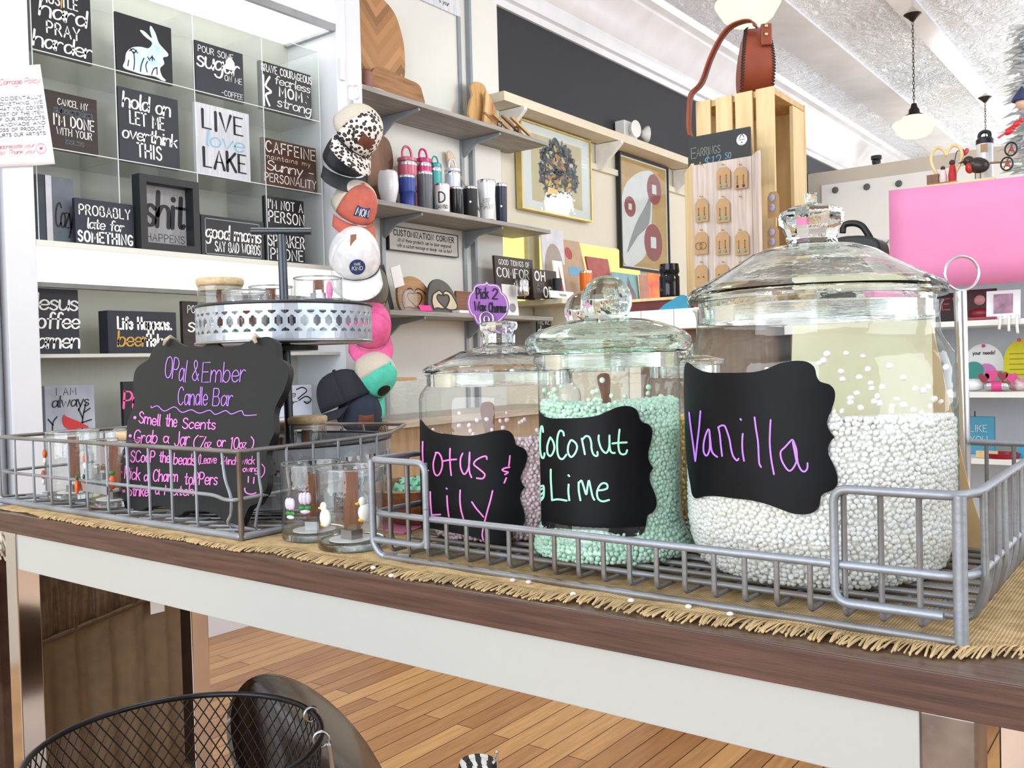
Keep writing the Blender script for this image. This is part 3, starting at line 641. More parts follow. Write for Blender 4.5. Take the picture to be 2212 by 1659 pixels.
MB().box(((p0.x+p1.x)/2, AY0-.005, (p0.z+p1.z)/2), (p1.x-p0.x, .0016, p0.z-p1.z+.004), roty(.02)).build('tag_plate', M_wire, t, bevel=.0007)

# ================================================================== glass jars of wax beads
M_jar = thin_glass('jar_glass', (.975, .99, .985), (.55, .68, .64), 1.0)
M_jar_m = thin_glass('jar_glass_green', (.975, .995, .985), (.52, .68, .60), 1.0)
M_lid = solid_glass('lid_glass', (.97, .99, .98)); M_lid_m = solid_glass('lid_glass_green', (.93, .985, .955))
def bead_mat(name, c, c2, sss=.85):
    m = bpy.data.materials.new(name); m.use_nodes = True; nt = m.node_tree; L = nt.links.new; b = nt.nodes['Principled BSDF']
    g = nt.nodes.new('ShaderNodeNewGeometry'); rp = nt.nodes.new('ShaderNodeValToRGB')
    rp.color_ramp.elements[0].color = (*S(c2), 1); rp.color_ramp.elements[1].color = (*S(c), 1); rp.color_ramp.elements[1].position = .7
    L(g.outputs['Random Per Island'], rp.inputs[0]); L(rp.outputs[0], b.inputs['Base Color'])
    b.inputs['Roughness'].default_value = .35; b.inputs['Subsurface Weight'].default_value = .25; b.inputs['Subsurface Scale'].default_value = .003
    b.inputs['Subsurface Radius'].default_value = (1, 1, .9); o = nt.nodes['Material Output']; tl = nt.nodes.new('ShaderNodeBsdfTranslucent'); L(rp.outputs[0], tl.inputs[0]); mx = nt.nodes.new('ShaderNodeMixShader'); mx.inputs[0].default_value = .12
    L(b.outputs[0], mx.inputs[1]); L(tl.outputs[0], mx.inputs[2]); L(mx.outputs[0], o.inputs[0]); MATS[name] = m; return m
def ico():
    bm = bmesh.new(); bmesh.ops.create_icosphere(bm, subdivisions=2, radius=1); vs = np.array([v.co[:] for v in bm.verts]); fs = np.array([[v.index for v in f.verts] for f in bm.faces]); bm.free(); return vs, fs
ICO_V, ICO_F = ico()
def bead_mesh(name, centres, size, m, origin, core=None):
    c = np.array(centres); n = len(c); q = rng.normal(size=(n, 4)); q /= np.linalg.norm(q, axis=1)[:, None]
    w_, x, y, z = q.T
    R = np.stack([np.stack([1-2*(y*y+z*z), 2*(x*y-z*w_), 2*(x*z+y*w_)], -1), np.stack([2*(x*y+z*w_), 1-2*(x*x+z*z), 2*(y*z-x*w_)], -1), np.stack([2*(x*z-y*w_), 2*(y*z+x*w_), 1-2*(x*x+y*y)], -1)], 1)
    sc = np.stack([np.ones(n), rng.uniform(.9, 1, n), rng.uniform(.72, .92, n)], 1)*size*rng.uniform(.85, 1.12, n)[:, None]
    vs = np.einsum('nij,nkj->nki', R, ICO_V[None]*sc[:, None, :])+c[:, None, :]
    vs = vs.reshape(-1, 3); fs = (ICO_F[None]+(np.arange(n)*len(ICO_V))[:, None, None]).reshape(-1, 3)
    if core is not None:
        cv, cf = core; cv = np.array([tuple(a) for a in cv]); k = len(vs); vs = np.vstack([vs, cv])
        tri = [];
        for f in cf:
            for i in range(1, len(f)-1): tri.append((f[0], f[i], f[i+1]))
        fs = np.vstack([fs, np.array(tri)+k])
    vs = vs-np.array(tuple(origin))[None]
    me = bpy.data.meshes.new(name); me.vertices.add(len(vs)); me.vertices.foreach_set('co', vs.ravel())
    me.loops.add(fs.size); me.loops.foreach_set('vertex_index', fs.ravel().astype(np.int32))
    me.polygons.add(len(fs)); me.polygons.foreach_set('loop_start', np.arange(0, fs.size, 3, dtype=np.int32)); me.polygons.foreach_set('loop_total', np.full(len(fs), 3, dtype=np.int32))
    me.polygons.foreach_set('use_smooth', np.ones(len(fs), dtype=bool))
    me.materials.append(m); me.update(); me.validate(); o = bpy.data.objects.new(name, me); COL.objects.link(o); o.location = origin; return o
def fill_beads(name, c, prof, z0, ztop, m, label, size=.0031, pitch=.0056, strays=0, zs=None, view=2.3):
    """wax beads filling a jar: a layer against the glass, a layer on top, a few clinging above"""
    c = V((c[0], c[1], 0)); pts = []; az = math.atan2(-c.y, -c.x)
    rz = lambda z: float(np.interp(z, [p[1] for p in prof], [p[0] for p in prof]))
    z = z0+size; row = 0
    zmax = max(ztop(a) for a in np.linspace(0, 2*PI, 24))
    for lay_ in range(2):
        z = z0+size
        while z < zmax:
            r = rz(z)-.0012-size-lay_*size*1.35
            if r < .01: z += pitch*.86; continue
            n = max(6, int(2*PI*r/pitch)); row += 1
            for j in range(n):
                a = 2*PI*(j+(row % 2)*.5+random.uniform(-.3, .3))/n
                d = (a-az+PI) % (2*PI)-PI
                if abs(d) > view: continue
                zz_ = z+random.uniform(-.3, .3)*pitch
                if zz_ > ztop(a): continue
                rr = r+random.uniform(-.0009, .0002)
                pts.append((c.x+rr*math.cos(a), c.y+rr*math.sin(a), zz_))
            z += pitch*.86
    r0 = rz(zmax)-.002-size; rr = .004
    while rr < r0:
        n = max(5, int(2*PI*rr/pitch))
        for j in range(n):
            a = 2*PI*(j+random.random()*.6)/n; k = rr/r0
            zt_ = ztop(a)*k+(1-k)*(ztop(az)+ztop(az+PI))/2
            pts.append((c.x+rr*math.cos(a), c.y+rr*math.sin(a), zt_+random.uniform(-.001, .002)))
        rr += pitch*.9
    for k in range(strays):
        a = az+random.uniform(-1.3, 1.3)*random.random()**.4; zz_ = ztop(a)+abs(random.gauss(0, .5))*((zs or .05)); r = rz(zz_)-.0012-size*.8
        if zz_ > prof[-1][1]-.02: continue
        pts.append((c.x+r*math.cos(a), c.y+r*math.sin(a), zz_))
    k = MB(); pr = []
    for q in np.linspace(z0+.001, zmax-.004, 10): pr.append((max(.004, rz(q)-.0012-size*1.45), float(q)))
    k.lathe([(0, pr[0][1])]+pr+[(0, pr[-1][1]+.001)], c, 40)
    # lower the core where the surface dips
    kv = []
    for x, y, zq in k.v:
        a = math.atan2(y-c.y, x-c.x); kv.append((x, y, min(zq, ztop(a)-.004)))
    o = bead_mesh(name, pts, size, m, V((c.x, c.y, z0)), (kv, k.f))
    return tag(o, label, 'wax beads', kind='stuff')
def jar(name, label, c, prof, glass, seg=72):
    t_ = thing(name, label, 'jar', (c[0], c[1], prof[0][1]), 'glass bead jars')
    b_ = MB(); b_.lathe(prof, (c[0], c[1], 0), seg); b_.build('body', glass, t_, smooth=50)
    r, z = prof[-1]; r2, z2 = prof[-3]; rn = min(q[0] for q in prof[-5:])-.001
    MB().lathe([(rn, z-.016), (rn-.0035, z-.015), (rn-.0035, z-.001), (rn, z), (rn, z-.016)], (c[0], c[1], 0), seg).build('neck_ring', M_lid, t_, smooth=40); return t_
def lid(t_, c, prof, knob, m, seg=72, kseg=72, kname='knob'):
    l = MB().lathe(prof, (c[0], c[1], 0), seg).build('lid', m, t_, smooth=40)
    MB().lathe(knob, (c[0], c[1], 0), kseg).build(kname, m, l, smooth=(70 if kseg > 12 else 25)); return l
def cylmap(c, r):
    """sight line (pixel) -> point on the upright jar wall"""
    def f(px, py, r=r):
        d = ray(px, py); a = d.x**2+d.y**2; ox, oy = CAM.x-c[0], CAM.y-c[1]
        b_ = ox*d.x+oy*d.y; q = b_*b_-a*(ox*ox+oy*oy-r*r)
        s = (-b_-math.sqrt(max(0, q)))/a
        return CAM+d*s
    return f
def label_on(t_, c, r, outline, origin, scale, strokes, colour, wt, name='label'):
    f = lambda dr: (lambda g: (lambda u, v: g(origin[0]+u/scale, origin[1]+v/scale)))(cylmap(c, r+dr))
    b_ = MB(); fill2d(b_, cr(outline, 4, True), f(.0006), 42); o = b_.build(name, M_label, t_, smooth=180)
    k = MB(); g = f(.0011)
    for s in strokes: k.ribbon(cr(s, 6) if len(s) > 2 else s, wt, g)
    k.build('lettering', colour, o); return o
M_label = mat('chalk_label', (8, 10, 16), .5, var=.25, scale=30, spec=.2)
M_pen_v = mat('pen_violet', (196, 130, 255), .5, var=.05); M_pen_p = mat('pen_pink', (255, 138, 226), .5, var=.05); M_pen_g = mat('pen_mint', (176, 248, 214), .5, var=.06)
JB = .777
# --- vanilla: the big jar on the right
cv, rv = (-.326, .961), .1364
vprof = [(0, JB), (.098, JB), (.116, JB+.004), (.127, JB+.016), (.133, JB+.034), (rv, .83), (rv, .985), (.1335, 1.000), (.1255, 1.013), (.122, 1.020), (.121, 1.040), (.1225, 1.048), (.125, 1.052)]
t = jar('glass_jar', 'largest glass jar, labelled Vanilla, full of white wax beads', cv, vprof, M_jar)
lid(t, cv, [(0, 1.052), (.118, 1.052), (.119, 1.058), (.129, 1.058), (.1305, 1.061), (.129, 1.064), (.1305, 1.067), (.128, 1.071), (.118, 1.076), (.100, 1.084), (.083, 1.095), (.066, 1.106), (.048, 1.113), (.040, 1.114), (0, 1.1145), (0, 1.108), (.046, 1.106), (.064, 1.099), (.081, 1.088), (.098, 1.077), (.112, 1.069), (.112, 1.0535), (0, 1.0535)][1:9]+[(.083, 1.095), (.066, 1.106), (.048, 1.113), (.040, 1.114), (.02, 1.1142), (.02, 1.108), (.046, 1.106), (.064, 1.099), (.081, 1.088), (.098, 1.077), (.112, 1.069), (.113, 1.053), (.118, 1.052)],
    [(0, 1.112), (.029, 1.114), (.026, 1.121), (.027, 1.128), (.033, 1.138), (.034, 1.146), (.031, 1.152), (.022, 1.156), (.008, 1.158), (.006, 1.160), (.0065, 1.170), (0, 1.1705)], M_lid, 72, 9)
vl = [(105,103),(140,115),(200,160),(290,195),(430,203),(620,202),(760,195),(880,165),(990,118),(1100,92),(1190,86),(1270,97),(1330,135),(1352,180),(1365,240),(1395,285),(1440,302),(1490,318),(1530,360),(1543,410),(1535,480),(1505,570),(1475,640),(1465,690),(1480,750),(1510,795),(1538,828),(1538,828),(1505,860),(1480,905),(1475,960),(1490,1020),(1525,1090),(1555,1170),(1568,1240),(1560,1290),(1530,1330),(1480,1355),(1430,1375),(1405,1405),(1398,1450),(1380,1510),(1330,1555),(1250,1575),(1150,1570),(1080,1550),(950,1500),(830,1462),(700,1435),(560,1420),(430,1402),(330,1397),(250,1405),(200,1420),(170,1405),(150,1360),(140,1290),(120,1180),(104,1050),(92,850),(82,600),(76,400),(76,310),(78,280),(78,200),(86,140)]
vs_ = [[(128,590),(140,700),(160,850),(188,1058)],[(188,1058),(205,900),(225,730),(238,575)],[(322,760),(312,752),(290,800),(270,880),(268,960),(285,1000),(305,1000),(325,950),(330,880),(324,760)],[(324,760),(335,870),(345,950),(365,990),(400,1018)],[(410,730),(425,800),(435,900),(448,1008)],[(412,735),(430,718),(470,716),(495,770),(520,850),(535,940),(555,1010),(590,1052),(607,1035)],[(625,650),(632,660)],[(648,795),(643,860),(645,960),(660,1055)],[(762,635),(775,740),(795,870),(802,1000),(808,1080),(825,1115)],[(918,660),(912,760),(910,900),(925,1050),(950,1185)],[(1135,862),(1120,855),(1060,920),(1015,970),(1025,1050),(1070,1130),(1105,1152),(1140,1120),(1170,1050),(1168,950),(1138,862)],[(1138,862),(1160,950),(1180,1070),(1210,1140),(1245,1160),(1272,1130),(1275,1078)]]
label_on(t, cv, rv, vl, (1460, 760), 4.484, vs_, M_pen_v, 17)
b = MB(); g = cylmap(cv, rv+.0012); b.ribbon([(1460+1138/4.484, 760+880/4.484), (1460+1155/4.484, 760+960/4.484), (1460+1172/4.484, 760+1050/4.484)], 6.5, g); b.build('pen_stroke', M_pen_v, t)
fill_beads('vanilla_beads', cv, [(.110, JB), (.127, JB+.016), (.133, JB+.034), (rv, .83), (rv, .985), (.12, 1.03)], JB+.003, lambda a: .930+.010*math.sin(a-3.9), bead_mat('bead_vanilla', (255, 255, 254), (252, 249, 238)), 'white vanilla wax beads filling the largest jar', strays=130, zs=.055)
# --- coconut lime: middle jar with flared foot and ball knob
cc, rc = (-.549, .911), .0818
cprof = [(0, JB), (.080, JB), (.090, JB+.004), (.0935, JB+.012), (.0915, JB+.020), (.0865, JB+.030), (.0828, JB+.040), (rc, .826), (rc, .992), (.083, .997), (.086, .999), (.0865, 1.003), (.084, 1.008)]
t = jar('glass_jar', 'middle glass jar with ball knob lid, labelled Coconut Lime, mint beads', cc, cprof, M_jar_m)
lid(t, cc, [(.078, 1.009), (.090, 1.009), (.0945, 1.013), (.0965, 1.019), (.095, 1.026), (.089, 1.032), (.078, 1.037), (.060, 1.043), (.044, 1.047), (.022, 1.049), (.02, 1.043), (.044, 1.041), (.060, 1.037), (.077, 1.030), (.084, 1.024), (.084, 1.015), (.078, 1.0125), (.078, 1.009)],
    [(0, 1.044), (.020, 1.046), (.018, 1.049), (.0225, 1.053)]+[(.0297*math.sin(a), 1.0690-.0297*math.cos(a)) for a in [.95+k*.22 for k in range(10)]]+[(0, 1.0987)], M_lid_m)
cl_ = [(124,185),(150,225),(200,262),(280,279),(400,278),(560,274),(700,262),(800,240),(900,195),(1000,155),(1090,139),(1160,148),(1215,180),(1240,230),(1255,285),(1285,322),(1340,340),(1380,375),(1396,430),(1388,500),(1370,580),(1352,650),(1350,715),(1365,770),(1390,815),(1408,836),(1408,836),(1385,865),(1368,910),(1368,970),(1385,1030),(1415,1100),(1438,1170),(1443,1240),(1430,1290),(1395,1335),(1350,1360),(1330,1410),(1325,1460),(1310,1530),(1270,1580),(1200,1598),(1100,1602),(1000,1580),(900,1550),(780,1530),(640,1522),(480,1518),(350,1508),(260,1508),(190,1520),(160,1505),(152,1400),(146,1100),(138,800),(130,500),(126,300)]
cs_ = [[(172,430),(165,378),(152,370),(142,430),(138,530),(140,640),(155,710),(175,722),(186,690),(187,670)],[(252,490),(232,540),(218,600),(222,670),(250,700),(280,670),(298,610),(285,540),(252,490)],[(405,470),(395,430),(360,418),(335,480),(328,570),(335,670),(355,720),(385,735),(410,715),(432,685)],[(480,525),(455,580),(450,650),(470,700),(495,708),(530,670),(552,610),(540,560),(500,525),(480,525)],[(605,505),(620,580),(640,680)],[(610,520),(650,478),(690,490),(710,550),(715,620),(735,680),(765,700),(782,690),(780,655)],[(795,470),(795,530),(825,620),(870,665),(900,640),(915,570),(915,470)],[(915,470),(915,560),(925,640),(950,665),(975,665)],[(1028,405),(1020,480),(1015,580),(1030,660),(1065,682),(1100,670),(1112,635)],[(948,560),(1020,552),(1108,548)],[(258,852),(258,950),(265,1080),(272,1195)],[(272,1195),(340,1185),(435,1200)],[(455,915),(465,925)],[(458,1020),(455,1100),(465,1195)],[(570,995),(572,1090),(590,1195)],[(570,1010),(600,975),(625,1040),(655,1130),(670,1040),(685,975),(705,1060),(725,1150),(745,1190)],[(780,1085),(840,1080),(890,1060),(885,1015),(840,1005),(800,1040),(775,1110),(790,1180),(840,1208),(910,1192)],[(145,1040),(178,1040),(178,1150),(150,1195)],[(148,1075),(176,1060)],[(150,1130),(176,1105)],[(152,1175),(178,1150)]]
label_on(t, cc, rc, cl_, (1140, 850), 5.184, cs_, M_pen_g, 22)
fill_beads('mint_beads', cc, [(.086, JB), (.0935, JB+.012), (.0915, JB+.020), (.0865, JB+.030), (.0828, JB+.040), (rc, .826), (rc, .99), (.08, 1.0)], JB+.003, lambda a: .950+.004*math.sin(2*a), bead_mat('bead_mint', (226, 255, 238), (208, 252, 226)), 'mint green wax beads filling the Coconut Lime jar', strays=34, zs=.03)
# --- lotus & lily
cl, rl = (-.741, .953), .1072
lprof = [(0, JB), (.075, JB), (.090, JB+.003), (.0985, JB+.012), (.104, JB+.03), (rl, .83), (rl, .955), (.1055, .963), (.100, .970), (.0965, .974), (.096, .984), (.099, .988)]
t = jar('glass_jar', 'glass jar labelled Lotus & Lily, half full of pink beads', cl, lprof, M_jar)
lid(t, cl, [(.090, .987), (.092, .989), (.1005, .990), (.1015, .993), (.100, .996), (.094, .999), (.080, 1.004), (.060, 1.013), (.052, 1.017), (.045, 1.018), (.030, 1.022), (.015, 1.0225), (.015, 1.017), (.044, 1.012), (.058, 1.008), (.078, .999), (.088, .995), (.090, .987)],
    [(0, 1.020), (.024, 1.0225), (.0215, 1.027), (.0218, 1.040), (.0245, 1.045), (.0255, 1.050), (.0245, 1.054), (.021, 1.0555), (0, 1.0555)], M_lid, 72, 12)
ll = [(100,40),(135,65),(180,120),(240,165),(320,200),(420,212),(540,228),(660,237),(780,230),(890,207),(1000,180),(1110,166),(1190,175),(1240,215),(1268,275),(1280,335),(1310,362),(1370,385),(1410,430),(1422,480),(1412,560),(1385,640),(1355,700),(1342,760),(1355,820),(1395,873),(1395,873),(1355,925),(1335,985),(1345,1060),(1375,1140),(1393,1220),(1392,1290),(1375,1340),(1330,1365),(1280,1390),(1245,1420),(1240,1480),(1210,1550),(1150,1585),(1060,1595),(980,1570),(880,1530),(760,1490),(640,1462),(500,1435),(380,1410),(280,1390),(215,1380),(160,1395),(120,1380),(112,1250),(104,900),(98,500),(97,200)]
ls_ = [[(132,310),(130,430),(135,560),(140,690)],[(140,690),(165,670),(200,665)],[(300,445),(280,500),(262,590),(275,690),(310,728),(350,690),(375,600),(365,510),(330,450),(290,445)],[(470,395),(468,520),(475,640),(485,725)],[(385,550),(460,535),(548,528)],[(625,455),(600,520),(600,620),(630,700),(660,705),(695,640),(710,550),(712,440)],[(712,440),(705,560),(710,680),(735,750)],[(925,525),(915,490),(860,500),(790,540),(765,590),(820,640),(880,690),(900,725),(870,765),(800,760)],[(1210,485),(1205,540),(1197,605)],[(1205,625),(1150,635),(1115,655),(1140,675),(1185,685),(1175,700),(1148,715)],[(1165,758),(1140,818)],[(225,930),(228,1050),(240,1200)],[(240,1215),(300,1212),(350,1210)],[(425,885),(432,892)],[(432,980),(438,1100),(455,1235)],[(595,910),(592,1030),(605,1150),(635,1260)],[(740,1055),(790,1130),(850,1200),(882,1238)],[(995,918),(970,1030),(930,1170),(890,1330),(868,1450),(880,1520)]]
label_on(t, cl, rl, ll, (890, 900), 5.721, ls_, M_pen_p, 20)
fill_beads('pink_beads', cl, [(.088, JB), (.0985, JB+.012), (.104, JB+.03), (rl, .83), (rl, .955), (.1, .97)], JB+.003, lambda a: .893+.014*math.sin(a-4.6), bead_mat('bead_pink', (255, 228, 236), (251, 208, 220)), 'pink wax beads half filling the Lotus & Lily jar', strays=40, zs=.05)
# --- two more jars at the back of the basket
c4, r4 = (-.752, 1.183), .066
t = jar('glass_jar', 'glass jar with ball knob lid behind the Coconut Lime jar', c4, [(0, JB), (.06, JB), (r4, JB+.012), (r4, .985), (.068, .995), (.066, 1.0)], M_jar, 48)
lid(t, c4, [(.06, 1.001), (.072, 1.002), (.075, 1.01), (.07, 1.02), (.05, 1.035), (.03, 1.045), (.015, 1.046), (.015, 1.04), (.045, 1.03), (.064, 1.014), (.06, 1.001)],
    [(0, 1.043), (.017, 1.045), (.02, 1.051)]+[(.031*math.sin(a), 1.077-.031*math.cos(a)) for a in [.9+k*.22 for k in range(10)]]+[(0, 1.108)], M_lid, 48, 48)
fill_beads('ivory_beads', c4, [(.06, JB), (r4, JB+.012), (r4, .985), (.06, .999)], JB+.003, lambda a: .90, bead_mat('bead_ivory', (244, 238, 222), (226, 216, 190)), 'ivory wax beads in the ball knob jar at the back', pitch=.0062, size=.0034)
c5, r5 = (-.582, 1.176), .056
t = jar('glass_jar', 'narrow glass jar of golden beads between the Coconut Lime and Vanilla jars', c5, [(0, JB), (.05, JB), (r5, JB+.01), (r5, .97), (.05, .98), (.05, .99)], M_jar, 48)
lid(t, c5, [(.045, .991), (.054, .992), (.055, .998), (.03, 1.004), (.015, 1.005), (.015, 1.0), (.045, .996), (.045, .991)], [(0, 1.003), (.012, 1.004), (.011, 1.01), (.014, 1.018), (.008, 1.024), (0, 1.024)], M_lid, 48, 24)
fill_beads('golden_beads', c5, [(.05, JB), (r5, JB+.01), (r5, .97), (.05, .98)], JB+.003, lambda a: .915, bead_mat('bead_gold', (240, 208, 140), (222, 180, 104)), 'golden wax beads in the narrow jar at the back', pitch=.006, size=.0033)
# wooden scoops standing in the beads
M_scoop = wood('scoop_wood', (138, 90, 66), (104, 64, 46), 2, 20, .5)
def scoop(label, P0, P1, wd):
    t_ = V(P1)-V(P0); s_ = t_.length; t_.normalize(); u = ray(1100, 800).cross(t_).normalized(); n = u.cross(t_)
    o = [(-.35*wd, 0), (-.35*wd, .55*s_), (-.5*wd, .8*s_), (-.48*wd, .95*s_), (-.25*wd, s_), (.25*wd, s_), (.48*wd, .95*s_), (.5*wd, .8*s_), (.35*wd, .55*s_), (.35*wd, 0)]
    k = MB().prism(o, P0, u, t_, .006).build('wooden_scoop', M_scoop, bevel=.0015, origin=P0); return tag(k, label, 'scoop', 'wooden scoops')
a = onp(1056, 868, V((*cl, .9)), V((*cl, 0)).normalized()); scoop('brown wooden scoop handle in the pink beads', (a.x+.004, a.y, .87), (a.x-.004, a.y, a.z), .019)
a = onp(1303, 806, V((*cc, .9)), V((*cc, 0)).normalized()); scoop('brown wooden scoop handle in the mint beads', (a.x+.006, a.y, .935), (a.x, a.y, a.z), .015)
# stray beads on the burlap
M_stray = MATS['bead_vanilla']
for i, (px, py, m) in enumerate(((806, 1226, 'bead_vanilla'), (1108, 1253, 'bead_pink'), (1142, 1257, 'bead_pink'), (1238, 1283, 'bead_vanilla'), (1363, 1297, 'bead_vanilla'), (1487, 1310, 'bead_vanilla'), (1577, 1326, 'bead_vanilla'), (845, 1243, 'bead_vanilla'))):
    p = onz(px, py, TZ+.0062)
    k = MB().sphere((0, 0, 0), .0033, 14, 8, (1, 1, .62)).build('wax_bead', MATS[m], smooth=180, origin=(0, 0, 0)); k.location = p
    tag(k, ['white wax bead on the frayed burlap below the handle glass', 'larger pink wax bead fallen on the burlap', 'pink wax bead on the burlap just right of the larger pink one', 'white wax bead on the burlap below the Coconut Lime jar, left one', 'white wax bead on the burlap, second from left below the Coconut Lime jar', 'white wax bead on the burlap left of the Vanilla jar base', 'white wax bead on the burlap fringe under the Vanilla jar', 'tiny white wax bead at the edge of the fringe'][i], 'bead', 'stray beads on the burlap')
# ================================================================== chalkboard sign in the left basket
P1 = onz(510, 1140, .7735); P2 = onz(300, 1105, .7735)
U_ = (P1-P2).normalized(); Nb = V((-U_.y, U_.x, 0)).normalized()        # Nb points away from the camera
LEAN = math.radians(17); W_ = V((0, 0, 1))*math.cos(LEAN)+Nb*math.sin(LEAN); NF = U_.cross(W_).normalized()
def sgn(px, py): return onp(px, py, P1, NF)
def suv(px, py): p = sgn(px, py)-P1; return (p.dot(U_), p.dot(W_))
A_ = [(275,480),(300,420),(350,370),(420,325),(450,300),(462,270),(480,220),(520,155),(580,100),(650,68),(720,66),(760,85),(830,125),(900,155),(980,168),(1060,165),(1130,135),(1180,100),(1215,82),(1215,82),(1250,105),(1290,145),(1330,160),(1400,165),(1500,150),(1600,115),(1700,70),(1780,48),(1860,40),(1920,55),(1955,90),(1975,140),(1980,200),(1985,270),(2000,300),(2050,320),(2100,380),(2115,450),(2100,550),(2060,680),(2010,780),(1960,880),(1940,970),(1945,1050),(1950,1130),(1940,1200),(1900,1290),(1870,1370)]
B_ = [(1855,560),(1866,650),(1870,750),(1865,900),(1840,1000),(1790,1080),(1740,1150),(1650,1190),(1600,1290),(1560,1380),(1500,1430),(1440,1420),(1380,1390),(1300,1320),(1200,1260),(1080,1240),(960,1235),(880,1250),(830,1290),(780,1300),(780,1300),(730,1260),(680,1210),(600,1180),(520,1180),(440,1195),(370,1230),(290,1240),(220,1235),(170,1200),(135,1130),(120,1050),(118,960),(80,910),(50,850),(35,780),(45,700),(75,620),(110,560),(150,490)]
C_ = [(165,1325),(180,1250),(185,1150),(195,1050),(230,960),(262,870),(275,780),(268,680),(262,580)]
k1 = lambda p: (240+p[0]/5.53, 720+p[1]/5.53); k2 = lambda p: (240+p[0]/5.53, 880+p[1]/5.53)
out = [suv(*k1(p)) for p in A_]+[suv(*k2(p)) for p in B_]+[suv(*k1(p)) for p in C_]
out = cr(out, 3, True)[::-1]
M_chalk = mat('chalkboard', (22, 26, 30), .5, var=.1, scale=5, spec=.35); M_mdf = mat('painted_edge', (16, 16, 18), .5, var=.1)
b = MB(); b.prism(out, P1, U_, W_, .011); b.mi[1:] = [1]*(len(b.f)-1)
sign = b.build('chalkboard_sign', [M_chalk, M_mdf], origin=P1, bevel=.0008)
tag(sign, 'scalloped black chalkboard sign headed Opal & Ember Candle Bar in the left basket', 'sign')
def hand(mb, text, a, b_, h, wt, crop=1, shear=.12):
    """hand lettering along a baseline drawn on the board"""
    k = k1 if crop == 1 else k2; x0, y0 = k(a); x1, y1 = k(b_); h /= 5.53
    L = math.hypot(x1-x0, y1-y0); cx, cy_ = (x1-x0)/L, (y1-y0)/L
    mp = lambda u, v: sgn(x0+u*cx, y0+u*cy_-v)+NF*.0006
    write(mb, text, 0, 0, h, wt, mp, 'l', .13, shear, width=L, jit=.012)
b = MB()
hand(b, 'OPal', (640,522), (890,585), 262, 2.0, 1, .28); hand(b, '&', (970,555), (1050,565), 240, 2.0); hand(b, 'Ember', (1085,585), (1600,578), 235, 2.0)
hand(b, 'Candle', (800,858), (1150,858), 215, 2.0); hand(b, 'Bar', (1215,865), (1450,865), 205, 2.0)
f1 = lambda u, v: sgn(*k1((u, v)))+NF*.0006
b.ribbon(cr([(480,870),(490,890),(560,868),(640,930),(760,880),(850,945),(960,915),(1060,955),(1180,920),(1250,970),(1370,925),(1440,965),(1560,925),(1600,980),(1740,975)], 5), 11, f1)
b.build('lettering', M_pen_v, sign)
b = MB(); f2 = lambda u, v: sgn(*k2((u, v)))+NF*.0006
for f, p in ((f1, (288,1008)), (f1, (232,1225)), (f2, (172,585)), (f2, (120,775)), (f2, (155,1000))): b.ribbon([p], 32, f)
PW = 2.5
hand(b, 'Smell', (335,1068), (585,1108), 135, PW); hand(b, 'the', (655,1110), (785,1118), 150, PW); hand(b, 'Scents', (855,1138), (1245,1145), 125, PW)
hand(b, 'Grab', (275,1305), (550,1315), 150, PW); hand(b, 'a', (625,1300), (685,1312), 130, PW); hand(b, 'Jar', (760,1345), (935,1335), 165, PW); hand(b, '(7', (980,1372), (1120,1375), 140, PW); hand(b, 'oz', (1120,1370), (1198,1368), 110, PW); hand(b, 'or', (1270,1350), (1365,1355), 125, PW); hand(b, '10', (1425,1380), (1525,1382), 138, PW); hand(b, 'oz', (1535,1375), (1615,1372), 110, PW); hand(b, ')', (1655,1385), (1700,1385), 135, PW)
hand(b, 'SCooP', (235,652), (520,655), 135, PW, 2); hand(b, 'the', (580,655), (700,660), 130, PW, 2); hand(b, 'beads', (750,678), (1005,690), 130, PW, 2); hand(b, '(Leave', (1045,672), (1260,668), 100, 2, 2); hand(b, '1/4inch', (1310,680), (1515,685), 92, 1.8, 2); hand(b, 'wick', (1560,678), (1715,680), 95, 1.8, 2); hand(b, 'showing', (1505,772), (1755,770), 75, 1.7, 2); hand(b, ')', (1780,835), (1830,835), 140, 2.2, 2)
hand(b, 'Pick', (165,850), (345,870), 150, PW, 2); hand(b, 'a', (395,880), (440,884), 125, PW, 2); hand(b, 'Charm', (505,885), (795,885), 140, PW, 2); hand(b, 'toPPers', (880,920), (1270,925), 145, PW, 2)
hand(b, 'Strike', (205,1055), (440,1060), 130, PW, 2); hand(b, 'a', (530,1035), (575,1040), 120, PW, 2); hand(b, 'Match!', (640,1045), (1010,1055), 118, PW, 2)
for s_ in ([(1645,828),(1642,895)], [(1712,838),(1706,908)], [(1600,965),(1606,1005),(1640,1032),(1690,1036),(1735,1020)]): b.ribbon(cr(s_, 5) if len(s_) > 2 else s_, 15, f2)
b.build('lettering', M_pen_p, sign)
M_twine = mat('twine', (206, 190, 164), .9, var=.2, scale=60, bump=.4)
for a, c in (((660,150),(725,45)), ((1760,125),(1735,30))):
    p = sgn(*k1(a))+NF*.004; q = sgn(*k1(c))+NF*.003; bk = q-NF*.016-W_*.004
    MB().tube([p, p*.5+q*.5+NF*.003, q, bk], [.0028, .0036, .0034, .002], 7).build('twine_tie', M_twine, sign, smooth=180)
# easel leg behind the board
MB().tube([P1*.5+P2*.5+W_*.16-NF*.013, P1*.5+P2*.5+Nb*.048+V((0, 0, .0015))], .005, 6).build('easel_leg', M_mdf, sign)

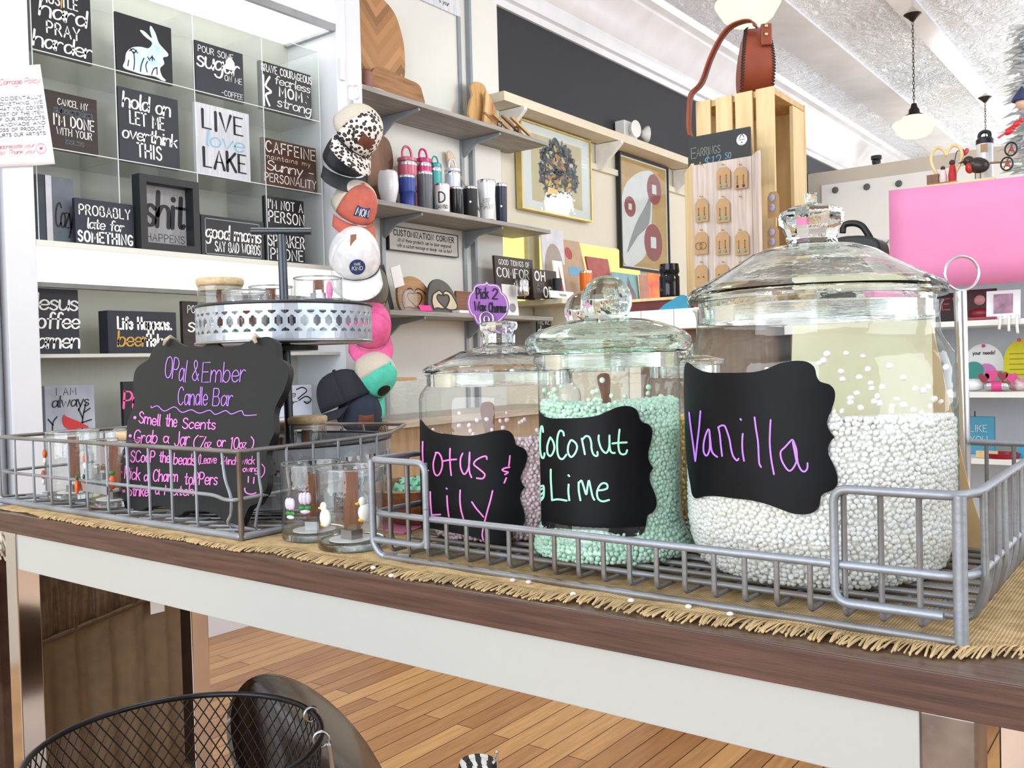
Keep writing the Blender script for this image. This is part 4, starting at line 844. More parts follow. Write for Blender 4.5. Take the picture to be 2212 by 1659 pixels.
# ================================================================== galvanised two-tier tray
def spangle(name, c1, c2):
    m = bpy.data.materials.new(name); m.use_nodes = True; nt = m.node_tree; L = nt.links.new; b = nt.nodes['Principled BSDF']
    tc = nt.nodes.new('ShaderNodeTexCoord'); v = nt.nodes.new('ShaderNodeTexVoronoi'); v.inputs['Scale'].default_value = 60
    n = nt.nodes.new('ShaderNodeTexNoise'); n.inputs['Scale'].default_value = 25; mx = nt.nodes.new('ShaderNodeMix'); mx.data_type = 'RGBA'
    rp = nt.nodes.new('ShaderNodeValToRGB'); rp.color_ramp.elements[0].color = (*S(c2), 1); rp.color_ramp.elements[1].color = (*S(c1), 1)
    L(tc.outputs['Object'], v.inputs[0]); L(tc.outputs['Object'], n.inputs[0]); mx.inputs[0].default_value = .35; L(v.outputs['Color'], mx.inputs[6]); L(n.outputs[1], mx.inputs[7]); L(mx.outputs[2], rp.inputs[0])
    L(rp.outputs[0], b.inputs[0]); b.inputs['Metallic'].default_value = .7; b.inputs['Roughness'].default_value = .38; MATS[name] = m; return m
M_galv = spangle('galvanised_sheet', (208, 216, 226), (150, 158, 168)); M_darkst = mat('dark_steel', (74, 78, 84), .35, .8, var=.1)
tc_ = V((-1.279, 1.038, 0))
t = thing('tiered_tray', 'galvanised two-tier tray with pierced sides and T handle', 'tray', (tc_.x, tc_.y, .7755))
def pierced(name, r, z0, z1, n, m, parent):
    b_ = MB(); H = z1-z0; P = lambda a, z: (tc_.x+r*math.cos(a), tc_.y+r*math.sin(a), z)
    def cell(a0, a1, lo, hi, hole):
        """one rectangle of sheet with a polygon hole, joined by a ring of faces"""
        ac, zc = (a0+a1)/2, (lo+hi)/2; m_ = len(hole); hw, hh = (a1-a0)/2, (hi-lo)/2
        o = []
        for x, y in hole:
            k = 1/max(abs(x), abs(y)); o.append((x*k, y*k))
        vs = [P(ac+x*hw, zc+y*hh) for x, y in o]+[P(ac+x*hw, zc+y*hh) for x, y in hole]
        b_.add(vs, [(i, (i+1) % m_, m_+(i+1) % m_, m_+i) for i in range(m_)])
        # rectangle corners
        for sx, sy in ((-1, -1), (1, -1), (1, 1), (-1, 1)):
            ks = [i for i in range(m_) if o[i][0]*sx > .3 and o[i][1]*sy > .3]
            i = min(range(m_), key=lambda q: abs(math.atan2(o[q][1], o[q][0])-math.atan2(sy, sx)))
    hexa = [(.0, .92), (.28, .80), (.3, .62), (.62, .45), (.62, -.45), (.3, -.62), (.28, -.80), (0, -.92), (-.28, -.80), (-.3, -.62), (-.62, -.45), (-.62, .45), (-.3, .62), (-.28, .80)]
    def full(hole):      # insert corner directions so the outer ring is a true rectangle
        res = []
        for p, q in zip(hole, hole[1:]+hole[:1]):
            res.append(p)
            for cx_, cy_ in ((1, 1), (1, -1), (-1, -1), (-1, 1)):
                d = (q[0]-p[0], q[1]-p[1]); den = cx_*d[1]-cy_*d[0]
                if abs(den) < 1e-9: continue
                s_ = (p[1]*cx_-p[0]*cy_)/(-den); 
                x, y = p[0]+d[0]*s_, p[1]+d[1]*s_
                if 1e-3 < s_ < 1-1e-3 and x*cx_ > 0 and y*cy_ > 0: res.append((x, y))
        return res
    hx = full(hexa); sm = full([(-.6, .8), (.6, .8), (.6, .1), (0, -.8), (-.6, .1)]); sm2 = [(x, -y) for x, y in sm][::-1]
    st = 2*PI/n
    for i in range(n):
        a = i*st
        cell(a, a+st, z0+H*.36, z0+H*.68, hx); cell(a+st/2, a+1.5*st, z0+H*.68, z0+H*.80, sm); cell(a+st/2, a+1.5*st, z0+H*.24, z0+H*.36, sm2)
        for lo, hi in ((0, .24), (.80, 1)):
            b_.add([P(a, z0+H*lo), P(a+st, z0+H*lo), P(a+st, z0+H*hi), P(a, z0+H*hi)], [(0, 1, 2, 3)])
    return b_.build(name, m, parent, solid=.0008)
def ring(c, r, rad, z, n=64): return [(c.x+r*math.cos(2*PI*i/n), c.y+r*math.sin(2*PI*i/n), z) for i in range(n)]
for nm, r, z0, z1, n in (('lower_tray', .176, .776, .876, 52), ('upper_tray', .149, 1.045, 1.108, 46)):
    w_ = pierced(nm, r, z0, z1, n, M_galv, t)
    MB().lathe([(0, z0+.001), (r, z0+.001), (r, z0+.003), (0, z0+.003)], (tc_.x, tc_.y, 0), 64).build('tray_floor', M_galv, w_, smooth=40)
    MB().tube(ring(tc_, r+.001, 0, z1), .0026, 8, True).build('rim', M_darkst, w_, smooth=180); MB().tube(ring(tc_, r+.001, 0, z0+.001), .0024, 8, True).build('rim', M_steel, w_, smooth=180)
lean = V((-.035, 0, 1)).normalized()
q0 = V((tc_.x+.003, tc_.y, .779)); q1 = V((tc_.x-.008, tc_.y+.004, 1.236))
MB().tube([q0, q1], .0078, 14).build('pole', M_darkst, t, smooth=60)
MB().lathe([(0, 1.032), (.055, 1.032), (.055, 1.040), (0, 1.044)], (tc_.x, tc_.y, 0), 32).build('bracket', M_black, t, smooth=40)
hd = _X*.053
MB().tube([q1-hd+V((0, 0, .006)), q1+hd+V((0, 0, .006))], .0062, 14).build('handle', M_darkst, t, smooth=60)

# ================================================================== candle glasses, with wooden wicks
M_cg = thin_glass('candle_glass', (.97, .98, .98), (.55, .64, .67), 1.15); M_base = thin_glass('glass_base', (.93, .95, .95), (.7, .76, .78), 1.2)
M_wick = wood('wick_wood', (146, 92, 64), (116, 70, 48), 2, 24, .6); M_wlab = mat('white_disc', (244, 244, 244), .5, var=.02)
M_bam = wood('bamboo_lid', (226, 200, 158), (200, 168, 122), 0, 14, .5)
def glass(c, r, h, label, group='candle glasses', wick=True, lidded=False, wa=.2, wl=.85, charms=(), ww=.019):
    c = V(c); t_ = thing('candle_glass', label, 'glass', c, group)
    MB().lathe([(0, 0), (r*.93, 0), (r, .004), (r, h-.002), (r-.0008, h), (r-.002, h-.002), (r-.002, .012), (r*.8, .009), (0, .0085)], c, 44).build('glass_body', M_cg, t_, smooth=50)
    MB().tube([(c.x+(r-.001)*math.cos(2*PI*i/44), c.y+(r-.001)*math.sin(2*PI*i/44), c.z+h) for i in range(44)], .0015, 8, True).build('rim', M_lid, t_, smooth=180)
    MB().lathe([(0, .0005), (r*.93, .0005), (r*.985, .003), (r*.985, .0115), (r*.9, .0105), (0, .0085)], c, 44).build('thick_base', M_lid, t_, smooth=50)
    MB().lathe([(0, .0112), (r*.66, .0112), (r*.66, .0122), (0, .0122)], c, 32).build('base_disc', M_wlab, t_)  # white label disc standing in for the glare inside the base
    if wick:
        d = V((_X.x, _X.y, 0)).normalized(); d = rotz(wa) @ d; n = V((-d.y, d.x, 0)); hh = h*wl
        b_ = MB(); b_.prism([(-.5*ww, .016), (-.35*ww, .014), (-.3*ww, .03), (.3*ww, .03), (.35*ww, .014), (.55*ww, .014), (.5*ww, .5*hh), (.52*ww, hh), (-.5*ww, hh), (-.54*ww, .5*hh)], c+n*.002, d, V((0, 0, 1)), .0016)
        k = b_.build('wooden_wick', M_wick, t_); MB().box(c+V((0, 0, .018)), (.02, .02, .012), rotz(wa)).build('wick_clip', M_steel, t_)
    if lidded:
        l = MB().lathe([(0, h+.001), (r*1.02, h+.001), (r*1.06, h+.004), (r*1.06, h+.010), (r*1.0, h+.013), (0, h+.014)], c, 44).lathe([(r*.985-.003, h-.009), (r*.985-.002, h-.001), (r*.985-.003, h+.001)], c, 44).build('bamboo_lid', M_bam, t_, smooth=40)
        MB().tube([(c.x+(r-.004)*math.cos(2*PI*i/40), c.y+(r-.004)*math.sin(2*PI*i/40), c.z+h-.005) for i in range(40)], .0018, 6, True).build('seal_ring', mat('seal', (222, 214, 208), .5), l)
    for kind, px, py in charms:
        # on the glass wall, where the sight line meets it
        dd = ray(px, py); a = dd.x**2+dd.y**2; ox, oy = CAM.x-c.x, CAM.y-c.y; b2 = ox*dd.x+oy*dd.y; q = max(0, b2*b2-a*(ox*ox+oy*oy-(r+.0005)**2))
        p = CAM+dd*((-b2-math.sqrt(q))/a); nn = V((p.x-c.x, p.y-c.y, 0)).normalized(); u = V((-nn.y, nn.x, 0)); R = Matrix((u, V((0, 0, 1)), nn)).transposed()
        S_ = lambda du, dv, s, sc, m, nm: MB().sphere(p+u*du+V((0, 0, dv)), s, 12, 8, sc, R).build(nm, m, t_, smooth=180)
        if kind == 'tulip':
            for du, sc in ((-.0045, (.6, 1.1, .4)), (0, (.62, 1.2, .45)), (.0045, (.6, 1.1, .4))): S_(du, .004, .0075, sc, mat('tulip_lilac', (224, 214, 236), .3, var=.1), 'charm_petal')
            S_(-.004, -.009, .006, (.9, .55, .35), mat('leaf_green', (54, 132, 62), .4, var=.15), 'charm_leaf'); S_(.004, -.009, .006, (.9, .55, .35), MATS['leaf_green'], 'charm_leaf'); S_(0, -.014, .006, (1.2, .5, .35), MATS['tulip_lilac'], 'charm_base')
        if kind == 'duck':
            m = mat('duck_white', (246, 246, 244), .3, var=.04)
            S_(0, -.004, .011, (.85, 1.1, .5), m, 'charm_body'); S_(-.003, .010, .007, (.8, .9, .5), m, 'charm_head'); S_(-.004, -.013, .005, (1.1, .6, .5), mat('duck_yellow', (250, 196, 40), .4), 'charm_foot'); S_(-.007, .011, .0014, (1, 1, 1), M_black, 'charm_eye')
            S_(-.0095, .008, .003, (1.2, .6, .6), MATS['duck_yellow'], 'charm_beak')
        if kind == 'gnome':
            m = mat('charm_orange', (232, 110, 60), .35, var=.1); S_(0, .008, .0085, (.9, 1.0, .45), m, 'charm_top'); S_(0, -.004, .008, (.85, .8, .4), MATS.get('duck_white') or mat('duck_white', (246, 246, 244), .3, var=.04), 'charm_middle')
        if kind == 'carrot':
            m = mat('carrot_orange', (246, 108, 40), .35, var=.1); S_(0, -.005, .009, (.62, 1.35, .4), m, 'charm_carrot'); S_(0, .010, .0055, (.9, .7, .4), mat('leaf_green', (54, 132, 62), .4, var=.15), 'charm_leaf')
    return t_
glass((-.990, .843, .7635), .0448, .105, 'candle glass with lilac tulip charms on the burlap, behind the duck glass', charms=(('tulip', 659, 1083), ('tulip', 627, 1095)), wa=.5)
glass((-.893, .823, .7635), .0446, .106, 'candle glass with white duck charms, beside the wire handle of the right basket', charms=(('duck', 703, 1112), ('duck', 788, 1100), ('duck', 812, 1118)), wa=0, wl=.93)
glass((-1.635, .836, .776), .0445, .121, 'candle glass with orange gnome charms at the left end of the left basket', charms=(('gnome', 97, 990), ('gnome', 94, 1035)), wa=.1, wl=.92)
glass((-1.475, .824, .776), .0465, .111, 'candle glass with carrot charms in front of the chalkboard, left basket', charms=(('carrot', 166, 1045), ('carrot', 181, 1042), ('carrot', 242, 1035), ('gnome', 185, 1000)), wa=0, wl=.92)
p = atd(218, 930, 1.83); glass((p.x, p.y, .776), .047, p.z-.776, 'candle glass with a wide rim behind the two orange-charm glasses', wa=.3)
p = atd(297, 935, 1.62); glass((p.x, p.y, .776), .034, p.z-.776-.01, 'bamboo-lidded candle jar just behind the chalkboard edge', lidded=True)
# glasses on the tiers
p = atd(476, 640, 1.60); glass((p.x, p.y, 1.0485), .0385, .100, 'bamboo-lidded candle jar on the upper tier, left of the pole', lidded=True, wl=.9, wa=-.2)
p = atd(533, 640, 1.50); glass((p.x, p.y, 1.0485), .0395, .080, 'short candle glass with green charms in front on the upper tier', wl=.8, ww=.024)
gp = p
p = atd(585, 640, 1.69); glass((p.x, p.y, 1.0485), .040, .104, 'candle glass behind the pole on the upper tier', wl=.98, ww=.018, wa=.3)
M_mint = mat('mint_wax', (134, 206, 172), .45, var=.15, scale=40, sss=.2)
for i in range(7):
    a = i*.9; q = gp+V((.02*math.cos(a), .02*math.sin(a), 0))
    k = MB().sphere((0, 0, 0), .007, 10, 7, (1, 1, .6)).build('green_charm', M_mint, smooth=180, origin=(0, 0, 0)); k.location = (q.x, q.y, 1.064+.004*(i % 2)); tag(k, 'small mint wax charm inside the short glass on the upper tier', 'wax charm', 'mint charms in the short glass')
p = atd(683, 640, 1.63)
t = thing('metal_tin', 'round grey metal tin with flat lid on the right of the upper tier', 'tin', (p.x, p.y, 1.0485))
MB().lathe([(0, 1.0485), (.046, 1.0485), (.046, 1.098), (0, 1.098)], (p.x, p.y, 0), 40).build('tin_body', M_steel, t, smooth=40)
MB().lathe([(0, 1.0985), (.053, 1.0985), (.0545, 1.101), (.0545, 1.106), (.052, 1.109), (0, 1.110)], (p.x, p.y, 0), 48).build('lid', mat('lid_grey', (168, 172, 178), .4, .5), t, smooth=40)
glass((p.x+.003, p.y+.002, 1.1105), .043, .050, 'short candle glass standing on the grey tin lid of the upper tier', wl=.95, ww=.020, wa=-.2)
M_pinkw = mat('pink_wax', (240, 92, 168), .4, var=.06)
k = MB().sphere((0, 0, 0), .012, 10, 8, (.5, .5, 1.4)).build('pink_charm', M_pinkw, smooth=180, origin=(0, 0, 0)); k.location = (p.x+.022, p.y+.012, 1.1386); tag(k, 'pink wax charm inside the glass on the grey tin', 'wax charm')
p = atd(662, 930, 1.62); glass((p.x, p.y, .7795), .035, .905-.7795-.002, 'bamboo-lidded candle jar on the lower tier, right of the pole', lidded=True, wl=.9, ww=.018)
p = atd(602, 935, 1.68); glass((p.x, p.y, .7795), .033, .897-.7795-.006, 'bamboo-lidded candle jar on the lower tier, left of the pole', lidded=True)
# ------------------------------------------------------------------ dough bowl of mint wax stars between the baskets
M_bowl = wood('bowl_wood', (150, 98, 60), (110, 66, 38), 1, 8, .45)
bc = V((-.945, 1.035, .7635)); t = thing('dough_bowl', 'carved brown wooden bowl of mint wax charms between the baskets', 'bowl', bc)
b = MB(); vs = []; N = 40; lev = [(.0, .0), (.55, .0), (.8, .02), (1.0, .056), (.95, .058), (.9, .054), (.7, .02), (.0, .012)]
for k, z in lev: vs += [bc+V((.088*k*math.cos(2*PI*i/N), .115*k*math.sin(2*PI*i/N), z)) for i in range(N)]
b.add(vs, [(j*N+i, j*N+(i+1) % N, (j+1)*N+(i+1) % N, (j+1)*N+i) for j in range(len(lev)-1) for i in range(N)]); b.build('bowl', M_bowl, t, smooth=50)
star = [(math.cos(PI/2+i*PI/5)*(.013 if i % 2 == 0 else .0065), math.sin(PI/2+i*PI/5)*(.013 if i % 2 == 0 else .0065)) for i in range(10)]
st0 = None
for i in range(34):
    a = random.uniform(0, 2*PI); r = math.sqrt(random.random())*.8; loc = bc+V((.08*r*math.cos(a), .105*r*math.sin(a), .046+.016*(1-r)+random.uniform(0, .008)))
    if st0 is None:
        st0 = MB().prism(star, (0, 0, 0), (1, 0, 0), (0, 1, 0), .007).build('wax_star', M_mint, bevel=.001); o = st0
        tag(o, 'mint green wax star charm heaped in the brown wooden bowl', 'wax charm', 'mint wax stars in the wooden bowl')
    else: o = st0.copy(); COL.objects.link(o)
    o.location = loc; o.rotation_euler = (random.uniform(-.7, .7), random.uniform(-.7, .7), random.uniform(0, 6))
p = onz(855, 1140, .7637)
k = MB().prism([(-.035, -.02), (.045, -.03), (.03, .03), (-.03, .028)], (p.x, p.y, p.z+.0012), (1, 0, 0), (0, 1, 0), .0012).build('pink_note', mat('pink_card', (246, 150, 192), .6, var=.04), origin=p); tag(k, 'pink paper note lying on the burlap in front of the wooden bowl', 'note')
# ------------------------------------------------------------------ card holder and cardboard stand behind the big jar
p = ony(2086, 1050, 1.205); p = V((p.x, 1.205, .7785))
t = thing('sign_holder', 'chrome sign holder pole with a ring on top behind the Vanilla jar', 'sign holder', p)
MB().lathe([(0, 0), (.045, 0), (.044, .004), (.012, .007), (0, .007)], p, 32).build('base', M_chrome, t, smooth=40)
ztop = atd(2077, 630, (p-CAM).dot(_f)).z
MB().tube([(p.x, p.y, p.z+.006), (p.x-.003, p.y, ztop)], .0073, 16).build('pole', M_chrome, t, smooth=60)
rc_ = V((p.x-.001, p.y, ztop+.0215)); d = V((_X.x, _X.y, 0)).normalized()
MB().tube([rc_+d*.0205*math.cos(2*PI*i/40)+V((0, 0, .0205*math.sin(2*PI*i/40))) for i in range(40)], .0017, 8, True).build('ring', M_chrome, t, smooth=180)
a0 = V((-.187, 1.108, .7785)); M_card = mat('kraft_board', (210, 178, 132), .8, var=.04, scale=40); M_cardc = mat('cream_board', (252, 242, 206), .7, var=.02)
t = thing('card_stand', 'cream board with a tan cardboard easel edge behind the Vanilla jar', 'display board', (-.3, 1.12, .7785))
u = V((.985, -.06, 0)).normalized(); wv = V((0, .13, .99)).normalized()
MB().prism([(-.235, 0), (-.02, 0), (-.065, .262), (-.235, .262)], a0+V((0, .006, 0)), u, wv, .003).build('board', M_cardc, t)
MB().prism([(-.055, 0), (0, 0), (-.022, .072), (-.0635, .255)], a0, u, wv, .002).build('easel_back', M_card, t)
a = onz(2168, 1165, TZ+.0035)
k = MB().lathe([(0, 0), (.016, 0), (.017, .004), (.016, .009), (0, .009)], seg=28).build('round_tin', M_chrome, smooth=40, origin=(0, 0, 0)); k.location = (a.x+.005, 1.30, TZ+.0035); tag(k, 'small round silver tin behind the right wire basket', 'tin')

# ================================================================== under and in front of the table
M_mesh = mat('black_mesh_wire', (40, 42, 46), .3, .7, var=.15, scale=30)
mc = V((-.91, .572, 0)); mr, mz = .156, .585
t = thing('mesh_basket', 'black wire mesh basket with looped handles in front of the table', 'basket', (mc.x, mc.y, 0))
b = MB(); nW = 66; HZ = .30
for s_ in (-1, 1):
    for i in range(nW):
        pts = []
        for k in range(13):
            f = k/12; z = mz-HZ*f; r = mr-.03*f; a = 2*PI*i/nW+s_*f*1.35
            pts.append((mc.x+r*math.cos(a), mc.y+r*math.sin(a), z))
        b.tube(pts, .0009, 4, caps=False)
tag(b.build('mesh_wall', M_mesh, t, smooth=180), kind='stuff')
MB().tube(ring(mc, mr, 0, mz), .0035, 10, True).build('rim', M_mesh, t, smooth=180)
MB().lathe([(.12, .01), (.127, .285), (.124, .285), (.117, .01), (0, .01), (0, 0), (.12, 0)], (mc.x, mc.y, 0), 40).build('lower_body', M_black, t, smooth=40)
for px, py in ((637, 1545), (683, 1590)):
    q = onz(px, py, mz); dirv = V((q.x-mc.x, q.y-mc.y, 0)).normalized(); q = mc+dirv*mr+V((0, 0, mz))
    MB().tube([q+dirv*.0085*math.cos(a)+V((0, 0, -.004+.0085*math.sin(a))) for a in [2*PI*i/16 for i in range(16)]], .0021, 7, True).build('handle_loop', M_steel, t, smooth=180)
q = onz(683, 1592, mz); dv = V((q.x-mc.x, q.y-mc.y, 0)).normalized(); sd = V((-dv.y, dv.x, 0)); q = mc+dv*(mr+.008)+V((0, 0, mz-.006))
MB().tube(cr([q, q+V((0, 0, -.05))+dv*.004-sd*.002, q+V((0, 0, -.11))-sd*.04, q+V((0, 0, -.10))-sd*.09-dv*.02], 6), .003, 8).build('handle', M_steel, t, smooth=180)
# dark round tilt-top table
M_dark = wood('dark_gloss_wood', (44, 26, 24), (20, 13, 14), 0, 5, .16, 10, coat=.5)
D0 = 1.42; dc = atd(700, 1668, D0); rd = (dc-CAM).normalized(); hx_ = (_X-rd*_X.dot(rd)).normalized(); vy_ = hx_.cross(rd); mj = (hx_*.643-vy_*.766).normalized(); mn = (hx_*.766+vy_*.643).normalized()
ph = math.acos(.48); nrm = (-rd*math.cos(ph)+mn*math.sin(ph)).normalized(); v2 = nrm.cross(mj).normalized()
t = thing('tilt_top_table', 'dark glossy round wooden tilt-top table behind the mesh basket', 'table', (dc.x, dc.y, 0))
R0 = .186; b = MB(); prf = [(0, 0), (R0-.012, 0), (R0-.004, .004), (R0, .006), (R0, .014), (R0-.006, .017), (0, .017)]
vs = []; fs = []; N = 72
for r, z in prf: vs += [dc+(mj*math.cos(2*PI*i/N)+v2*math.sin(2*PI*i/N))*r+nrm*(-z) for i in range(N)]
b.add(vs, [(j*N+i, j*N+(i+1) % N, (j+1)*N+(i+1) % N, (j+1)*N+i) for j in range(len(prf)-1) for i in range(N)]); b.build('tabletop', M_dark, t, smooth=40)
bk = dc-nrm*.018
MB().tube([(dc.x+.0, dc.y, .03), (dc.x, dc.y, max(.12, bk.z-.10)), bk], [.016, .016, .012], 12).build('pedestal', M_dark, t, smooth=60)
for i in range(3):
    a = i*2.094+.5; MB().tube(cr([(dc.x, dc.y, .06), (dc.x+.07*math.cos(a), dc.y+.07*math.sin(a), .045), (dc.x+.13*math.cos(a), dc.y+.13*math.sin(a), .012)], 4), .010, 8).build('leg', M_dark, t, smooth=60)
# striped rope bundle with a clasp on the floor
bp = onz(1032, 1668, .05); M_st = mat('stripe_cord', (236, 236, 230), .7, var=.05); 
def stripe():
    m = MATS['stripe_cord'] = bpy.data.materials.new('zebra_cord'); m.use_nodes = True; nt = m.node_tree; b_ = nt.nodes['Principled BSDF']
    tcn = nt.nodes.new('ShaderNodeTexCoord'); wv_ = nt.nodes.new('ShaderNodeTexWave'); wv_.inputs['Scale'].default_value = 16; wv_.inputs['Distortion'].default_value = 4; wv_.bands_direction = 'DIAGONAL'
    rp = nt.nodes.new('ShaderNodeValToRGB'); rp.color_ramp.interpolation = 'CONSTANT'; rp.color_ramp.elements[0].color = (.01, .01, .012, 1); rp.color_ramp.elements[1].position = .5; rp.color_ramp.elements[1].color = (.8, .8, .77, 1)
    nt.links.new(tcn.outputs['Object'], wv_.inputs[0]); nt.links.new(wv_.outputs[1], rp.inputs[0]); nt.links.new(rp.outputs[0], b_.inputs[0]); return m
M_st = stripe()
t = thing('striped_pouch', 'black and white striped cord pouch on the floor under the table', 'pouch', (bp.x, bp.y, 0))
b = MB()
for k in range(5): b.tube([(bp.x+(.05-.004*k)*math.cos(2*PI*i/24), bp.y+(.05-.004*k)*math.sin(2*PI*i/24), .011+k*.0145) for i in range(24)], .010, 8, True)
b.sphere((bp.x, bp.y, .05), .04, 16, 10, (1, 1, .8)); b.build('cord_body', M_st, t, smooth=180)
q = V((bp.x, bp.y, 0))+_X*.045; MB().tube([(q.x, q.y, .055), (q.x, q.y, .095)], .004, 8).sphere((q.x, q.y, .096), .005, 8, 6).build('clasp', M_chrome, t, smooth=60)
# draped table at the far left end
M_cloth = mat('brown_cloth', (132, 110, 84), .85, var=.08, scale=30, bump=.2, bscale=300); M_cloth2 = burlap_mat('dark_burlap', (112, 92, 70), (80, 64, 46))
t = thing('draped_table', 'table under brown cloth and dark burlap behind the left chrome leg', 'table', (-2.3, 1.0, 0))
XX = -1.97
def drape(nm, z0f, z1, m, off, sc=.006):
    b_ = MB(); n_ = 40; vs = []
    for i in range(n_+1):
        y = .90+(1.30-.90)*i/n_; wv_ = sc*math.sin(i*.9)+sc*.6*math.sin(i*2.3)
        for k in range(5): f = k/4; vs.append((XX+off+wv_*f, y, z1+(z0f(y)-z1)*f))
    b_.add(vs, [(i*5+k, i*5+k+1, (i+1)*5+k+1, (i+1)*5+k) for i in range(n_) for k in range(4)]); return b_.build(nm, m, t, smooth=180, solid=.003)
drape('under_cloth', lambda y: .006, .62, M_cloth, 0, .012); o = drape('burlap_overlay', lambda y: .437+(y-.92)*.16, .626, M_cloth2, .014, .004)
MB().tube([(XX+.016, .90+.40*i/20, .437+(.90+.40*i/20-.92)*.16) for i in range(21)], .006, 6).build('hem', M_cloth2, o, smooth=180)
MB().bb((-2.75, .90, .60), (XX+.012, 1.30, .63)).build('tabletop', M_cloth2, t); MB().bb((-2.70, 1.28, 0), (XX-.02, 1.30, .60)).build('side_cloth', M_cloth, t)
p = onx(340, 1310, XX+.02); k = MB().box(p, (.002, .035, .03)).build('paper_tag', M_wlab, origin=p); tag(k, 'small white paper tag pinned to the dark burlap under the table', 'tag')
# fringed throws at the left end of the table
t = thing('fringed_throw', 'brown fringed throw hanging beyond the left chrome leg', 'cloth', (-1.95, .82, 0))
b = MB(); b.bb((-2.25, .80, .02), (-1.90, .86, .655)); b.build('folded_cloth', mat('throw_brown', (92, 68, 54), .9, var=.12, scale=40, bump=.3), t, bevel=.012)
b = MB()
for i in range(26):
    z = .62-i*.0088; x = -1.90; b.tube(cr([(x, .80, z), (x+.012, .797, z-.004), (x+.022+random.uniform(-.004, .004), .795, z-.016)], 3), .0028, 6)
tag(b.build('fringe', mat('fringe_tan', (170, 138, 112), .9, var=.2, scale=60), t, smooth=180), kind='stuff')
t = thing('cream_throw', 'cream throw with shaggy fringe folded on the brown throw at far left', 'cloth', (-2.0, .82, .66))
MB().bb((-2.2, .78, .657), (-1.90, .90, .70)).build('folded_cloth', mat('throw_cream', (236, 228, 214), .9, var=.06, scale=60, bump=.3), t, bevel=.012)
b = MB()
for i in range(40):
    z = .700-i*.0011*1.0; y = .775+random.uniform(0, .08); b.tube(cr([(-1.905, y, z), (-1.885, y-.004, z-.004), (-1.862+random.uniform(-.008, .008), y-.008, z-.022)], 3), .0022, 5)
tag(b.build('fringe', MATS['throw_cream'], t, smooth=180), kind='stuff')
# ================================================================== word signs in the lit display bay
INK = {'w': M_ink_w, 'k': mat('ink_charcoal', (34, 34, 38), .6, var=.06), 'b': mat('ink_blue', (150, 198, 222), .6, var=.05), 'd': mat('ink_dim_blue', (84, 98, 108), .6, var=.06),
       'y': mat('ink_gold', (196, 152, 62), .45, var=.12), 'g': mat('ink_grey', (150, 152, 156), .6, var=.05), 'p': mat('ink_pink', (246, 96, 170), .5, var=.05), 'r': mat('ink_red', (196, 44, 44), .5, var=.06)}
ST = {'hand': (.115, .22, .04, 0), 'caps': (.14, .26, 0, .1), 'bold': (.19, .3, 0, 0), 'thin': (.085, .25, 0, 0), 'script': (.15, .10, .10, .42), 'serif': (.19, .22, 0, .62), 'type': (.1, .26, 0, 0)}
M_wash = wood('white_washed', (222, 224, 230), (192, 196, 206), 2, 8, .6)
def sign_text(o, lines, O, U, W, wd, ht):
    by = {}
    for ln in lines:
        tx, u, v, h, w_, st, c = ln; by.setdefault(c, []).append(ln)
    mp = plane_map(O, U, W, .0008)
    for c, ls in by.items():
        for tx, u, v, h, w_, st, _ in ls:
            b_ = MB()
            wt, gap, sh, con = ST[st]; H = h*ht
            if tx.startswith('~'):      # a traced stroke in fractions of the board
                pts = [tuple(float(q) for q in p.split(',')) for p in tx[1:].split()]
                b_.ribbon(cr([(x*wd, y*ht) for x, y in pts], 6) if len(pts) > 2 else [(x*wd, y*ht) for x, y in pts], H*.1, mp)
            else: write(b_, tx, u*wd, v*ht, H, wt*H, mp, 'c', gap, sh, width=w_*wd, contrast=con)
            b_.build('lettering', INK[c], o)
def word_sign(label, quad, m, lines, zb, X=-3.05, t=.018, group='black word signs in the lit bay', name='word_sign', frame=None, back=None):
    (x0, y0), (x1, y1), (x2, y2), (x3, y3) = quad
    Y0 = .5*(onx(x0, y0, X).y+onx(x3, y3, X).y); Y1 = .5*(onx(x1, y1, X).y+onx(x2, y2, X).y)
    zt_ = .5*(onx(x0, y0, X).z+onx(x1, y1, X).z); zb_ = zb if zb is not None else .5*(onx(x2, y2, X).z+onx(x3, y3, X).z)
    O = V((X, Y0, zb_)); U = V((0, 1, 0)); W = V((0, 0, 1)); wd = Y1-Y0; ht = zt_-zb_
    o = MB().bb((X-t, Y0, zb_), (X, Y1, zt_)).build(name, m, bevel=.0012, origin=(X-t/2, (Y0+Y1)/2, zb_))
    tag(o, label, 'sign', group)
    if frame:
        fm, fw, fd = frame
        b_ = MB()
        for lo, hi in (((X, Y0, zb_), (X+fd, Y0+fw, zt_)), ((X, Y1-fw, zb_), (X+fd, Y1, zt_)), ((X, Y0+fw, zb_), (X+fd, Y1-fw, zb_+fw)), ((X, Y0+fw, zt_-fw), (X+fd, Y1-fw, zt_))): b_.bb(lo, hi)
        b_.build('frame', fm, o)
    if lines: sign_text(o, lines, O, U, W, wd, ht)
    return o, O, wd, ht
z1, z2, z3 = zr[2]+.0005, zr[1]+.0005, zr[0]+.0005
word_sign('black sign reading Hustle hard pray harder, top left of the lit bay', ((58, -38), (194, -8), (200, 135), (63, 105)), M_board,
    [('HUSTLE', .5, .76, .16, .56, 'caps', 'w'), ('hard', .54, .55, .24, .74, 'script', 'w'), ('PRAY', .54, .32, .17, .52, 'caps', 'w'), ('harder', .52, .09, .22, .92, 'script', 'w'), ('~.52,.74 .53,.92', 0, 0, .2, 0, 'hand', 'y')], z1)
o, O, wd, ht = word_sign('black sign with a white and blue rabbit picture, top row', ((248, 30), (370, 55), (373, 178), (253, 152)), M_board, [], z1)
